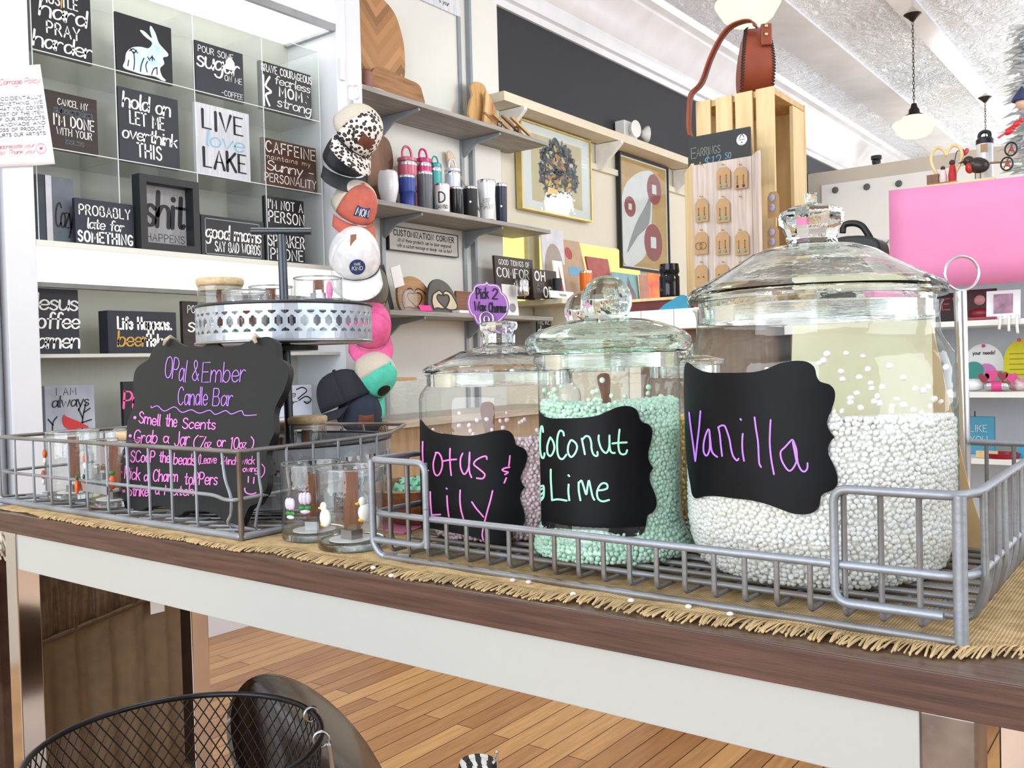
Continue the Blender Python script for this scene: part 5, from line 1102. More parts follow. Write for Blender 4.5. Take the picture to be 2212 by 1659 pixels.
rab = [(.10,.12),(.14,.22),(.17,.36),(.27,.47),(.42,.52),(.55,.53),(.62,.60),(.62,.66),(.50,.72),(.42,.80),(.50,.80),(.63,.72),(.60,.86),(.62,.93),(.70,.82),(.75,.68),(.84,.60),(.92,.53),(.90,.48),(.82,.44),(.84,.34),(.76,.24),(.79,.12),(.86,.06),(.80,.04),(.66,.08),(.45,.06),(.25,.07),(.14,.08)]
b = MB(); b.prism(cr([(x*wd, y*ht) for x, y in rab], 4, True)[::-1], O+V((.003, 0, 0)), (0, 1, 0), (0, 0, 1), .0028)
b.build('rabbit_cutout', mat('rabbit_blue', (236, 246, 252), .5, col2=(170, 208, 230), scale=22), o)
b = MB(); mp = plane_map(O+V((.003, 0, 0)), (0, 1, 0), (0, 0, 1), .0008)
for s_ in ('.28,.10 .30,.25 .29,.40', '.22,.40 .29,.45 .36,.40', '.24,.44 .29,.38 .34,.44', '.40,.10 .42,.22 .47,.34', '.52,.12 .50,.22 .53,.30', '.18,.14 .2,.24', '.60,.10 .64,.20 .70,.24', '.58,.36 .62,.40 .66,.36', '.62,.42 .62,.34', '.70,.12 .70,.24', '.54,.38 .57,.33'):
    pts = [tuple(float(q) for q in p.split(',')) for p in s_.split()]; b.ribbon(cr([(x*wd, y*ht) for x, y in pts], 5) if len(pts) > 2 else [(x*wd, y*ht) for x, y in pts], .004, mp)
b.build('flower_lines', INK['k'], o)
o, O, wd, ht = word_sign('dark slate sign reading Pour some sugar on me, coffee', ((420, 87), (524, 115), (528, 217), (424, 190)), M_slate,
    [('POUR SOME', .42, .80, .12, .72, 'hand', 'w'), ('sugar', .46, .52, .32, .86, 'script', 'w'), ('ON ME', .77, .37, .11, .36, 'hand', 'w'), ('-COFFEE', .74, .07, .10, .44, 'hand', 'w')], z1)
b = MB(); b.prism([(.62*wd, .60*ht), (.80*wd, .60*ht), (.80*wd, .76*ht), (.74*wd, .84*ht), (.68*wd, .84*ht), (.62*wd, .76*ht)], O+V((.004, 0, 0)), (0, 1, 0), (0, 0, 1), .0035); b.build('price_tag', M_wlab, o)
word_sign('black sign reading Brave courageous fearless mom strong, right of the top row', ((560, 137), (670, 155), (675, 252), (564, 230)), M_board,
    [('BRAVE COURAGEOUS', .52, .80, .15, .98, 'caps', 'w'), ('fearless', .62, .60, .17, .70, 'script', 'w'), ('MOM', .58, .36, .20, .44, 'bold', 'w'), ('strong', .64, .13, .20, .66, 'script', 'w'), ('~.06,.08 .06,.70', 0, 0, .5, 0, 'hand', 'w'), ('~.16,.1 .10,.3 .20,.4 .10,.5 .18,.7', 0, 0, .5, 0, 'hand', 'w'), ('~.88,.36 .885,.37', 0, 0, .5, 0, 'hand', 'w'), ('~.92,.50 .925,.51', 0, 0, .5, 0, 'hand', 'w')], z1)
word_sign("dark brown sign reading Cancel my subscription I'm done with your issues", ((95, 185), (207, 222), (215, 335), (103, 318)), M_brownsign,
    [('CANCEL MY', .52, .78, .11, .58, 'hand', 'w'), ('subscription', .52, .64, .14, .74, 'script', 'd'), ("I'M DONE", .53, .43, .18, .78, 'caps', 'w'), ('WITH YOUR', .53, .27, .12, .68, 'hand', 'w'), ('issues', .53, .13, .12, .36, 'script', 'd')], z2)
word_sign('slate sign reading hold on let me overthink this', ((253, 188), (383, 213), (390, 362), (260, 343)), M_slate,
    [('hold on', .46, .74, .20, .78, 'script', 'w'), ('LET ME', .46, .53, .17, .56, 'caps', 'w'), ('overthink', .5, .32, .17, .90, 'script', 'w'), ('THIS', .48, .10, .18, .40, 'caps', 'w')], z2)
word_sign('whitewashed sign reading Live love Lake', ((418, 222), (537, 243), (542, 388), (428, 370)), M_wash,
    [('LIVE', .5, .66, .25, .74, 'serif', 'k'), ('love', .52, .42, .22, .70, 'script', 'b'), ('LAKE', .52, .12, .26, .78, 'serif', 'k')], z2)
word_sign('brown wood sign reading Caffeine maintains my sunny personality', ((566, 303), (680, 313), (686, 412), (570, 400)), wood('sign_walnut', (96, 62, 44), (68, 44, 32), 1, 5),
    [('CAFFEINE', .52, .72, .22, .92, 'caps', 'w'), ('maintains my', .46, .57, .10, .84, 'type', 'w'), ('Sunny -', .5, .34, .20, .86, 'script', 'w'), ('PERSONALITY', .5, .10, .17, .96, 'hand', 'w')], z2)
# blocks on the valance shelf
p0, p1, p2 = onx(77, 380, -3.10), onx(110, 380, -3.05), onx(137, 515, -3.08)
t = thing('block_sign', 'grey wooden block sign with a pewter edge at the left end of the valance', 'sign', (-3.10, p1.y, z3))
M_bg = mat('block_grey', (104, 112, 122), .6, var=.12); hz = p1.z-z3
MB().bb((-3.18, p1.y, z3), (-3.05, p1.y+.075, z3+hz)).build('block', M_bg, t, bevel=.002); MB().bb((-3.075, p1.y-.05, z3), (-3.048, p1.y-.001, z3+hz)).build('side_panel', mat('block_dark', (52, 58, 72), .5), t)
MB().bb((-3.047, p1.y-.022, z3), (-3.045, p1.y-.002, z3+hz)).build('pewter_edge', M_steel, t)
b = MB(); mp = plane_map((-3.05, p1.y, z3), (0, 1, 0), (0, 0, 1), .0008); write(b, 'Cozy', .038, .06, .08, .006, mp, 'c', 0, .2, width=.06); b.build('lettering', INK['k'], t)
word_sign('small navy black sign reading Probably late for something', ((161, 435), (288, 435), (291, 530), (164, 522)), mat('sign_navy', (30, 35, 52), .5, var=.1), [('PROBABLY', .5, .66, .21, .86, 'caps', 'w'), ('late for', .5, .37, .22, .62, 'script', 'w'), ('SOMETHING', .5, .08, .22, .92, 'bold', 'w')], z3, -3.0)
o, O, wd, ht = word_sign('framed grey sign in a deep black frame, the tallest on the valance', ((283, 378), (413, 398), (416, 540), (290, 530)), mat('frame_panel', (158, 158, 160), .6, col2=(140, 140, 144), scale=10, stretch=(1, 6, 1)),
    [('shit', .52, .36, .46, .66, 'script', 'k'), ('HAPPENS', .53, .15, .10, .64, 'thin', 'k')], z3, -3.022, t=.006, frame=(mat('frame_black', (30, 32, 38), .5), .026, .05))
word_sign('wide black sign with thin white border reading good moms say bad words', ((434, 463), (569, 480), (572, 557), (436, 540)), M_board,
    [('good moms', .5, .45, .34, .88, 'script', 'w'), ('SAY BAD WORDS', .56, .14, .24, .72, 'hand', 'w')]+[('~'+s_, 0, 0, .22, 0, 'hand', 'g') for s_ in ('.06,.60 .06,.92', '.06,.92 .92,.92', '.92,.92 .92,.70', '.06,.36 .06,.06', '.06,.06 .94,.06', '.94,.06 .94,.40')], z3, -3.0)
word_sign('plain dark board standing behind the good moms sign', ((404, 455), (434, 458), (434, 540), (404, 536)), mat('board_dark', (50, 54, 64), .55), [], z3, -3.12)
word_sign('tall black I am not a person sign at the right end of the valance', ((572, 427), (655, 430), (660, 562), (575, 555)), M_board,
    [("I'M NOT A", .52, .82, .13, .88, 'caps', 'w'), ('PERSON', .54, .62, .16, .90, 'caps', 'w'), ('SPEAKER', .52, .26, .17, .92, 'caps', 'w'), ('PHONE', .52, .06, .16, .82, 'caps', 'w')], z3, -3.03)
# lower ledge
word_sign('black sign reading Jesus coffee men on the lower ledge', ((60, 622), (168, 625), (173, 761), (66, 762)), mat('sign_ink', (24, 28, 44), .5, var=.1), [('Jesus', .48, .68, .24, .98, 'script', 'w'), ('coffee', .48, .40, .24, 1.02, 'script', 'w'), ('amen', .56, .10, .24, .84, 'script', 'w')], zl1, -3.05)
o, O, wd, ht = word_sign('thick black block sign reading Life Happens beer Helps', ((232, 668), (380, 677), (383, 760), (234, 760)), MATS['sign_ink'], [('Life Happens.', .53, .58, .27, .78, 'bold', 'w'), ('beer', .34, .18, .34, .42, 'script', 'y'), ('Helps.', .72, .18, .27, .34, 'bold', 'w')], zl1, -3.03, .06)
word_sign('brown sign beginning Pour, mostly hidden behind the tray', ((394, 650), (500, 655), (502, 762), (396, 762)), M_brownsign, [('POUR SOME', .45, .78, .14, .7, 'hand', 'w'), ('sugar', .5, .42, .28, .8, 'script', 'w')], zl1, -3.05)
o, O, wd, ht = word_sign('grey snow sign reading I am always with a red cardinal', ((97, 834), (203, 830), (207, 950), (99, 950)), mat('snow_grey', (176, 180, 190), .6, col2=(138, 144, 156), scale=9), [('I AM', .42, .80, .15, .40, 'thin', 'k'), ('always', .5, .56, .22, .74, 'script', 'k')]+[('~'+s_, 0, 0, .3, 0, 'hand', 'k') for s_ in ('.72,.02 .74,.3 .82,.62', '.74,.3 .66,.5', '.77,.42 .9,.5', '.12,.05 .14,.25 .22,.36', '.14,.2 .05,.32', '.6,.18 .92,.26')], zl2+.001, -3.05)
b = MB(); b.prism(cr([(x*wd, y*ht) for x, y in ((.32,.30),(.36,.40),(.40,.36),(.52,.30),(.68,.22),(.86,.10),(.66,.10),(.48,.08),(.36,.16))], 4, True)[::-1], O+V((.002, 0, 0)), (0, 1, 0), (0, 0, 1), .0015); b.build('cardinal', INK['r'], o)
word_sign('black sign with pink script letter behind the chalkboard', ((266, 822), (360, 824), (362, 950), (268, 950)), M_board, [('Pretty', .5, .45, .34, 1.0, 'script', 'p')], zl2+.001, -3.05)
word_sign('pale blue sign with swirling script behind the tray pole', ((560, 834), (673, 832), (676, 940), (562, 940)), mat('pale_sign', (226, 232, 246), .6, var=.03), [('~.70,.86 .82,.92 .90,.80 .80,.66 .72,.56', 0, 0, .4, 0, 'hand', 'k'), ('~.74,.50 .88,.62 .98,.50 .90,.38 .84,.46', 0, 0, .4, 0, 'hand', 'k'), ('coffee', .42, .62, .2, .5, 'script', 'k'), ('bar -', .62, .34, .22, .6, 'script', 'k')], zl2+.001, -3.05)
# the damage policy paper taped to the left post
PXX = FX+.004; a, c = onx(-8, 145, PXX), onx(113, 356, PXX)
t = None; Y0, Y1 = a.y, onx(84, 142, PXX).y; nY = 14; nZ = 12; b = MB(); vs = []
tl, tr, br, bl = onx(-10, 146, PXX), onx(84, 140, PXX), onx(114, 356, PXX), onx(-10, 362, PXX)
curl = lambda s_, r: PXX+.002+.022*max(0, s_-.55)**1.6*(1+1.2*r)
def paper(s_, r): p = (tl*(1-s_)+tr*s_)*(1-r)+(bl*(1-s_)+br*s_)*r; return V((curl(s_, r), p.y, p.z))
for i in range(nY+1):
    for k in range(nZ+1): vs.append(paper(i/nY, k/nZ))
b.add(vs, [(i*(nZ+1)+k, i*(nZ+1)+k+1, (i+1)*(nZ+1)+k+1, (i+1)*(nZ+1)+k) for i in range(nY) for k in range(nZ)])
pp = b.build('policy_notice', mat('paper_white', (246, 244, 248), .7, var=.01), smooth=180, origin=tl, solid=.0006)
tag(pp, 'curling white Damage Policy paper taped to the left white post', 'notice')
mp = lambda u, v: paper(u, 1-v)+V((.0012, 0, 0))
M_nav = mat('print_navy', (40, 44, 84), .7); M_rose = mat('print_rose', (214, 60, 92), .7)
b = MB(); asp = .55
for i, ln in enumerate(('ACCIDENTALLY', 'SOMETHING, WE', 'THAT YOU COVER', 'COST OF THE ITEM', 'OF OUR PRODUCTS', 'HANDMADE AND', 'LOSS OF PRODUCT.', 'HURTS OUR ARTISTS.')):
    write(b, ln, .47, .665-i*.052, .031, .0066, mp, 'c', .2, 0, width=.92)
b.build('printing', M_nav, pp)
b = MB(); write(b, 'Damage Policy', .5, .82, .055, .006, mp, 'c', .05, .3, width=.86); write(b, 'appreciate your', .36, .185, .042, .005, mp, 'c', .05, .3, width=.66); write(b, 'biz. Thank you!', .36, .125, .042, .005, mp, 'c', .05, .3, width=.64)
b.ribbon([(.80+.085*math.cos(q), .165+.050*math.sin(q)) for q in [2*PI*i/24 for i in range(25)]], .006, mp); b.ribbon([(.80+.055*math.cos(q), .165+.033*math.sin(q)) for q in [2*PI*i/20 for i in range(21)]], .003, mp)
b.add([mp(.80+.028*x, .165+.016*y) for x, y in ((0, -1.1), (1, .2), (.8, .9), (.3, .9), (0, .5), (-.3, .9), (-.8, .9), (-1, .2))], [tuple(range(8))]); b.build('printing', M_rose, pp)

# ================================================================== items on the grey wood shelves
M_cut1 = wood('acacia', (170, 122, 76), (126, 86, 50), 1, 6, .5, 9); M_cut2 = wood('acacia_dark', (138, 98, 62), (98, 66, 42), 2, 5, .5, 9); M_cut3 = wood('maple', (212, 170, 112), (186, 142, 86), 2, 5, .5, 9)
SZ1, SZ2, SZ3 = shz
def board_thing(label, X, pxs, m, thick, zb, lean=.06, group='cutting boards', name='cutting_board', hole=None):
    """outline traced on the plane X, stood on the shelf with its own thickness"""
    pts = [onx(px, py, X) for px, py in pxs]; z0 = min(p.z for p in pts); O = V((X, pts[0].y, zb))
    pl = cr([(p.y-O.y, max(0, p.z-z0)) for p in pts], 4, True)[::-1]
    ar = sum(pl[i][0]*pl[(i+1) % len(pl)][1]-pl[(i+1) % len(pl)][0]*pl[i][1] for i in range(len(pl)))
    if ar < 0: pl = pl[::-1]
    o = MB().prism(pl, O, (0, 1, 0), V((-lean, 0, 1)).normalized(), thick).build(name, m, bevel=.002, origin=O)
    return tag(o, label, 'cutting board', group)
def chevron(nm):
    m = bpy.data.materials.new(nm); m.use_nodes = True; nt = m.node_tree; L = nt.links.new; b_ = nt.nodes['Principled BSDF']
    tcn = nt.nodes.new('ShaderNodeTexCoord'); sp = nt.nodes.new('ShaderNodeSeparateXYZ'); L(tcn.outputs['Object'], sp.inputs[0])
    ab = nt.nodes.new('ShaderNodeMath'); ab.operation = 'PINGPONG'; ab.inputs[1].default_value = .16; L(sp.outputs['Y'], ab.inputs[0])
    ml = nt.nodes.new('ShaderNodeMath'); ml.operation = 'MULTIPLY'; ml.inputs[1].default_value = 1.1; L(ab.outputs[0], ml.inputs[0])
    ad = nt.nodes.new('ShaderNodeMath'); L(ml.outputs[0], ad.inputs[0]); L(sp.outputs['Z'], ad.inputs[1]); sc = nt.nodes.new('ShaderNodeMath'); sc.operation = 'MULTIPLY'; sc.inputs[1].default_value = 22; L(ad.outputs[0], sc.inputs[0])
    fl_ = nt.nodes.new('ShaderNodeMath'); fl_.operation = 'FLOOR'; L(sc.outputs[0], fl_.inputs[0]); wn = nt.nodes.new('ShaderNodeTexWhiteNoise'); wn.noise_dimensions = '1D'; L(fl_.outputs[0], wn.inputs['W'])
    rp = nt.nodes.new('ShaderNodeValToRGB'); rp.color_ramp.elements[0].color = (*S((132, 92, 56)), 1); rp.color_ramp.elements[1].color = (*S((190, 142, 94)), 1); L(wn.outputs[0], rp.inputs[0]); L(rp.outputs[0], b_.inputs[0]); b_.inputs['Roughness'].default_value = .5; return m
board_thing('large round chevron cutting board leaning at the back of the top shelf', -3.16, [(770, 250), (780, -20), (815, 20), (855, 65), (870, 105), (878, 150), (876, 215), (850, 250), (800, 262)], chevron('chevron_wood'), .02, SZ1+.001, .03)
board_thing('rounded acacia cutting board standing in front of the chevron board', -3.09, [(795, 185), (800, 150), (820, 125), (880, 152), (906, 165), (914, 185), (914, 214), (850, 196)], M_cut1, .02, SZ1+.001, .05)
p = onx(797, 170, -3.04)
k = MB().lathe([(0, 0), (.022, 0), (.026, .03), (.022, .075), (.018, .085), (0, .085)], seg=20).build('wooden_cup', mat('pinkish_wood', (150, 104, 92), .6), smooth=50, origin=(0, 0, 0)); k.location = (-3.05, p.y, SZ1+.001); tag(k, 'small pinkish wood cup at the left end of the top shelf', 'cup')
p = onx(822, 186, -3.03); k = MB().box((0, 0, .012), (.04, .07, .002), roty(.5) @ rotz(.3)).build('price_card', M_wlab, origin=(0, 0, 0)); k.location = (-3.035, p.y, SZ1+.002); tag(k, 'small white price card with ribbon on the top shelf front', 'card')
board_thing('light bottle-shaped cutting board leaning on the pilaster, top shelf right', -3.17, [(1014, 215), (1018, 185), (1024, 170), (1022, 150), (1032, 140), (1050, 148), (1056, 170), (1052, 190), (1062, 220), (1055, 255), (1030, 252)], M_cut3, .016, SZ1+.001, .06)
board_thing('striped narrow cutting board beside the bottle-shaped board', -3.13, [(1044, 250), (1050, 200), (1054, 165), (1068, 190), (1075, 215), (1078, 262), (1060, 258)], wood('striped_board', (226, 190, 134), (150, 100, 60), 2, 4, .5, 7), .016, SZ1+.001, .06)
# folding wooden rack on wire feet
p = onx(1090, 240, -3.06); t = thing('book_stand', 'wooden slatted stand on curled black wire at the right end of the top shelf', 'stand', (-3.1, p.y, SZ1))
for i in range(4):
    MB().box((-3.14+i*.028, p.y+.01+i*.045, SZ1+.072-i*.004), (.022, .20, .012), Matrix.Rotation(-.38, 3, 'X') @ roty(.25)).build('slat', [M_cut1, M_cut3, M_cut1, M_cut3][i], t, bevel=.002)
for s_ in (-1, 1):
    q = V((-3.03, p.y+s_*.075, SZ1+.003)); MB().tube(cr([q+V((-.2, 0, .12)), q+V((-.12, 0, .02)), q+V((-.03, 0, .002)), q+V((.0, 0, .012)), q+V((.004, 0, .035)), q+V((-.02, 0, .04)), q+V((-.022, 0, .022))], 6), .0028, 6).build('wire_leg', M_black, t, smooth=180)
p = onx(940, 5, WX+.02); k = MB().box((WX+.016, p.y, p.z+.06), (.012, .42, .16)).build('framed_sign', M_wash, origin=(WX+.016, p.y, p.z+.06)); tag(k, 'pale framed notice cut off by the top of the picture above the cutting boards', 'sign')
b = MB(); mp = plane_map((WX+.022, p.y-.2, p.z-.01), (0, 1, 0), (0, 0, 1)); write(b, '& your', .27, .02, .025, .003, mp, 'c', .1, .2); b.build('lettering', INK['k'], k)
board_thing('dark round-handled cutting board behind the tumblers', -3.2, [(792, 420), (795, 360), (812, 275), (830, 265), (845, 280), (852, 318), (848, 355), (856, 400), (858, 424)], wood('layered_board', (130, 88, 56), (88, 56, 36), 2, 3, .5, 6), .018, SZ2+.001, .03)
# ---------------------------------------------------------------- tumblers
def tumbler(label, px0, px1, ytop, X, body, band=None, lidc=None, handle=None, top_r=1.0, wine=False, text=None, low=None, zb=None):
    zb = (SZ2 if zb is None else zb)+.0006; a, c_ = onx(px0, ytop, X), onx(px1, ytop, X); D = ((a+c_)/2-CAM).dot(_f)
    r = (px1-px0)/2*D/FPX; c = V((X-r*.0, (a.y+c_.y)/2, zb)); h = (a.z+c_.z)/2-zb
    t_ = thing('tumbler', label, 'tumbler', c, 'tumblers on the middle shelf')
    if wine: pr = [(0, 0), (r*.55, 0), (r*.68, h*.06), (r*.98, h*.45), (r, h*.6), (r*.93, h*.9), (r*.86, h*.97)]
    else: pr = [(0, 0), (r*.80, 0), (r*.84, h*.01), (r*.86, h*.42), (r*.97, h*.47), (r, h*.5), (r, h*.93)] if low is None else [(0, 0), (r*low, 0), (r*(low+.02), h*.01), (r, h*.93)]
    MB().lathe(pr, c, 32).build('cup', body, t_, smooth=40)
    rt = pr[-1][0]
    MB().lathe([(rt, h*.92), (rt*1.01, h*.94), (rt*1.01, h*.985), (rt*.97, h), (0, h)], c, 32).build('steel_rim', M_chrome, t_, smooth=40)
    if band: MB().lathe([(r*1.0, h*band), (r*1.012, h*band), (r*1.012, h*(band+.05)), (r*1.0, h*(band+.05))], c, 32).build('steel_band', M_chrome, t_)
    if lidc: MB().lathe([(0, h), (rt*1.02, h), (rt*1.02, h*1.06), (rt*.8, h*1.08), (0, h*1.08)], c, 32).build('lid', lidc, t_, smooth=40)
    if handle:
        hx = r*.62; MB().tube(cr([c+V((0, -hx, h*1.05)), c+V((0, -hx*1.05, h*1.05+r*.7)), c+V((0, -hx*.5, h*1.05+r*1.25)), c+V((0, hx*.5, h*1.05+r*1.25)), c+V((0, hx*1.05, h*1.05+r*.7)), c+V((0, hx, h*1.05))], 5), r*.13, 8).build('carry_loop', handle, t_, smooth=180)
    if text:
        def cm(u, v): a_ = u/r; d0 = math.atan2(-c.y, -c.x); return V((c.x+(r+.0006)*math.cos(d0+a_), c.y+(r+.0006)*math.sin(d0+a_), zb+v))
        b_ = MB()
        for tx, v, hh, ink in text:
            if tx == 'O': fill2d(b_, [(hh*math.cos(2*PI*i/16), v+hh*math.sin(2*PI*i/16)) for i in range(16)], cm)
            else: write(b_, tx, 0, v, hh, hh*.13, cm, 'c', .15, 0, maxw=r*1.5)
        b_.build('mark', INK[text[0][3]], t_)
    return t_, c, r, h
tm = lambda n, c, r=.32: mat('tumbler_'+n, c, r, .1, var=.03)
tumbler('white stemless tumbler with steel rim, first on the middle shelf', 815, 860, 370, -3.06, tm('white', (236, 238, 242)), wine=True)
tumbler('royal blue tumbler with steel rim under the pink bottle', 860, 897, 380, -3.07, tm('blue', (44, 66, 150)), band=.0)
tumbler('dusty pink bottle with loop behind the royal blue tumbler', 858, 900, 350, -3.16, tm('dusty', (206, 104, 128)), lidc=tm('dusty', (206, 104, 128)), handle=tm('dusty', (206, 104, 128)))
tumbler('grey tall tumbler with steel foot, third on the middle shelf', 899, 934, 372, -3.05, tm('grey', (98, 100, 106)), low=.88)
tumbler('magenta bottle with magenta loop behind the grey tumbler', 896, 932, 352, -3.17, tm('magenta', (206, 42, 122)), lidc=tm('magenta', (206, 42, 122)), handle=tm('magenta', (206, 42, 122)))
tumbler('teal bottle with teal loop behind the lettered white mug', 926, 954, 362, -3.17, tm('teal', (58, 166, 166)), lidc=tm('teal', (58, 166, 166)), handle=tm('teal', (58, 166, 166)))
tumbler('white mug engraved with a large letter D', 936, 971, 398, -3.04, tm('white2', (240, 240, 242)), low=.9, text=[('D', .045, .05, 'k'), ('DAWSO', .014, .018, 'k')])
tumbler('pale lilac white bottle with loop above the black engraved tumbler', 960, 994, 372, -3.16, tm('lilac', (222, 226, 240)), lidc=tm('lilac', (222, 226, 240)), handle=tm('lilac', (222, 226, 240)))
tumbler('glossy black tumbler with steel rim beside the letter D mug', 970, 999, 405, -3.04, tm('gloss', (28, 28, 32), .15), low=.85)
tumbler('matte black wide tumbler with a white dot', 999, 1031, 404, -3.04, tm('matte', (26, 28, 34), .5), low=.95, text=[('O', .075, .006, 'w')])
tumbler('tall white tumbler with vertical engraving', 1030, 1070, 390, -3.03, tm('white3', (238, 240, 244)), low=.72, text=[('PAW', .05, .03, 'g'), ('EST', .085, .02, 'g')])
tumbler('navy tumbler with steel rim at the right end of the row', 1068, 1095, 397, -3.04, tm('navy', (28, 34, 58)), low=.85, text=[('O', .085, .006, 'w')])
a, c = onx(1012, 325, -3.1), onx(1052, 395, -3.1)
t = thing('wooden_spoon', 'pale wooden spoon leaning behind the tall white tumbler', 'spoon', (-3.2, c.y, SZ2))
MB().tube([V((-3.13, c.y+.05, SZ2+.003)), V((-3.2, c.y-.005, SZ2+.14)), V((-3.25, a.y+.07, a.z-.06))], [.006, .006, .005], 8).build('handle', M_scoop if False else wood('spoon_wood', (232, 212, 186), (214, 190, 160), 2, 6), t, smooth=180)
MB().sphere((-3.26, a.y+.045, a.z-.02), .05, 16, 10, (.25, .62, 1.1), rotx(.45)).build('bowl', MATS['spoon_wood'], t, smooth=180)
# ---------------------------------------------------------------- customization corner and plaques
p0, p1 = onx(841, 490, WX+.03), onx(990, 567, WX+.03)
o = MB().bb((WX+.010, p0.y, p1.z+.03), (WX+.028, p1.y, p0.z+.005)).build('customization_sign', mat('sign_pale', (206, 204, 198), .6, var=.02), bevel=.002, origin=(WX+.019, (p0.y+p1.y)/2, p1.z+.03))
tag(o, 'pale wooden Customization Corner sign on the wall under the tumbler shelf', 'sign')
wd, ht = p1.y-p0.y, p0.z-p1.z-.025
sign_text(o, [('CUSTOMIZATION CORNER', .5, .64, .24, .88, 'bold', 'k'), ('All of these products can be laser-engraved', .5, .38, .16, .78, 'hand', 'k'), ('with a custom message or design. Ask us how!', .5, .14, .16, .80, 'hand', 'k')], V((WX+.028, p0.y, p1.z+.03)), V((0, 1, 0)), V((0, 0, 1)), wd, ht)
b = MB()
for lo, hi in (((0, -.004), (wd, 0)), ((-.006, -.004), (0, ht+.004)), ((0, ht), (wd, ht+.004)), ((wd, -.004), (wd+.004, ht+.004))): b.bb((WX+.010, p0.y+lo[0], p1.z+.03+lo[1]), (WX+.030, p0.y+hi[0], p1.z+.03+hi[1]))
b.build('dark_edge', M_board, o)
def plaque(label, pxs, X, m, hc, bg):
    o_ = board_thing(label, X, pxs, m, .016, SZ3+.001, .12, 'heart hand plaques', 'heart_plaque'); o_['category'] = 'plaque'
    O = o_.location; ys = [onx(a_, b_, X) for a_, b_ in pxs]; y0, y1 = min(q.y for q in ys), max(q.y for q in ys); hh = max(q.z for q in ys)-min(q.z for q in ys)
    mp_ = plane_map(V((X, y0, SZ3+.001)), (0, 1, 0), V((-.12, 0, 1)).normalized(), .0012); w2 = y1-y0; b_ = MB()
    lh = [(.14,.10),(.10,.30),(.16,.52),(.30,.62),(.40,.66),(.50,.56),(.44,.52),(.36,.54),(.28,.46),(.32,.34),(.44,.22),(.52,.14),(.40,.12),(.26,.14)]
    rh = [(.54,.14),(.64,.26),(.72,.40),(.70,.52),(.60,.55),(.53,.52),(.55,.62),(.66,.66),(.80,.58),(.92,.40),(.98,.22),(.90,.12),(.70,.10)]
    for q in (lh, rh): fill2d(b_, cr([(x*w2, y*hh) for x, y in q], 4, True), mp_)
    b_.build('hands', hc, o_); b_ = MB(); mp2 = plane_map(V((X, y0, SZ3+.001)), (0, 1, 0), V((-.12, 0, 1)).normalized(), .002)
    for q in (lh, rh): b_.ribbon(cr([(x*w2, y*hh) for x, y in q+q[:1]], 4), .007, mp2)
    b_.build('outline', INK['k'], o_); return o_
M_pl1 = wood('plaque_tan', (186, 142, 96), (160, 116, 74), 1, 6)
plaque('tan half-round wood plaque with heart hands on the lower shelf', [(868, 655), (862, 620), (870, 592), (892, 582), (915, 592), (932, 620), (932, 660), (900, 662)], -3.1, M_pl1, mat('hands_tan', (196, 136, 92), .6), 0)
plaque('dark grey half-round plaque with pale heart hands', [(930, 655), (928, 625), (935, 598), (950, 587), (970, 596), (985, 620), (990, 655), (960, 662)], -3.06, mat('plaque_grey', (92, 90, 86), .6), mat('hands_pale', (218, 200, 170), .6), 0)
p = onx(1000, 640, -3.12); o = MB().bb((-3.13, p.y-.06, SZ3+.001), (-3.115, p.y+.14, SZ3+.125)).build('wood_picture', wood('reddish_wood', (150, 98, 66), (112, 70, 46), 1, 4), bevel=.002, origin=(-3.12, p.y, SZ3)); tag(o, 'reddish wood picture panel beside the grey plaque', 'picture')
MB().bb((-3.114, p.y+.06, SZ3+.06), (-3.112, p.y+.138, SZ3+.123)).build('inlay', mat('inlay_salmon', (200, 136, 108), .6), o)
p = onx(812, 640, -3.03); t = thing('wooden_stool', 'small bent wooden loop stand at the left end of the lower shelf', 'stand', (-3.06, p.y, SZ3))
MB().tube(cr([(-3.05, p.y+.06, SZ3+.004), (-3.06, p.y-.01, SZ3+.05), (-3.06, p.y-.02, SZ3+.11), (-3.07, p.y+.03, SZ3+.165), (-3.07, p.y+.07, SZ3+.12), (-3.06, p.y+.075, SZ3+.005)], 5), .011, 8).build('loop', M_cut3, t, smooth=180)
p = onx(838, 620, -3.1); t = thing('brochure_rack', 'dark wooden board leaning with a clear brochure pocket', 'rack', (-3.1, p.y, SZ3)); R = rotx(.28)
MB().box((-3.14, p.y+.015, SZ3+.115), (.015, .055, .22), R).build('board', M_brownsign, t); MB().box((-3.06, p.y+.10, SZ3+.055), (.03, .085, .10)).build('pocket', M_acr, t); MB().box((-3.09, p.y+.055, SZ3+.17), (.004, .07, .10), R).build('leaflet', M_wlab, t)
p = onx(922, 655, -3.02); k = MB().box((-3.03, p.y, SZ3+.018), (.004, .085, .032), roty(-.5)).build('price_card', mat('neon_pink', (250, 70, 160), .6), origin=(-3.03, p.y, SZ3)); tag(k, 'neon pink price card in front of the heart plaques', 'card')
p = onx(1000, 668, -3.02); k = MB().box((-3.03, p.y, SZ3+.008), (.05, .09, .014)).build('paper_pad', M_wlab, origin=(-3.03, p.y, SZ3)); tag(k, 'white paper pad on the lower shelf right of the grey plaque', 'pad')
p = onx(1105, 640, -3.05); t = thing('info_card', 'white info card with printed lines at the right end of the lower shelf', 'card', (-3.05, p.y, SZ3))
MB().box((-3.06, p.y, SZ3+.088), (.004, .13, .175), roty(-.1)).build('card', M_wlab, t); b = MB(); mp = plane_map((-3.052, p.y-.06, SZ3+.004), (0, 1, 0), V((-.1, 0, 1)).normalized(), .001)
for i in range(5): b.ribbon([(.015, .135-.014*i), (.105, .135-.014*i)], .003, mp)
b.sphere((-3.05, p.y+.01, SZ3+.045), .028, 14, 8, (.08, 1, .9)); b.build('printing', INK['g'], t)
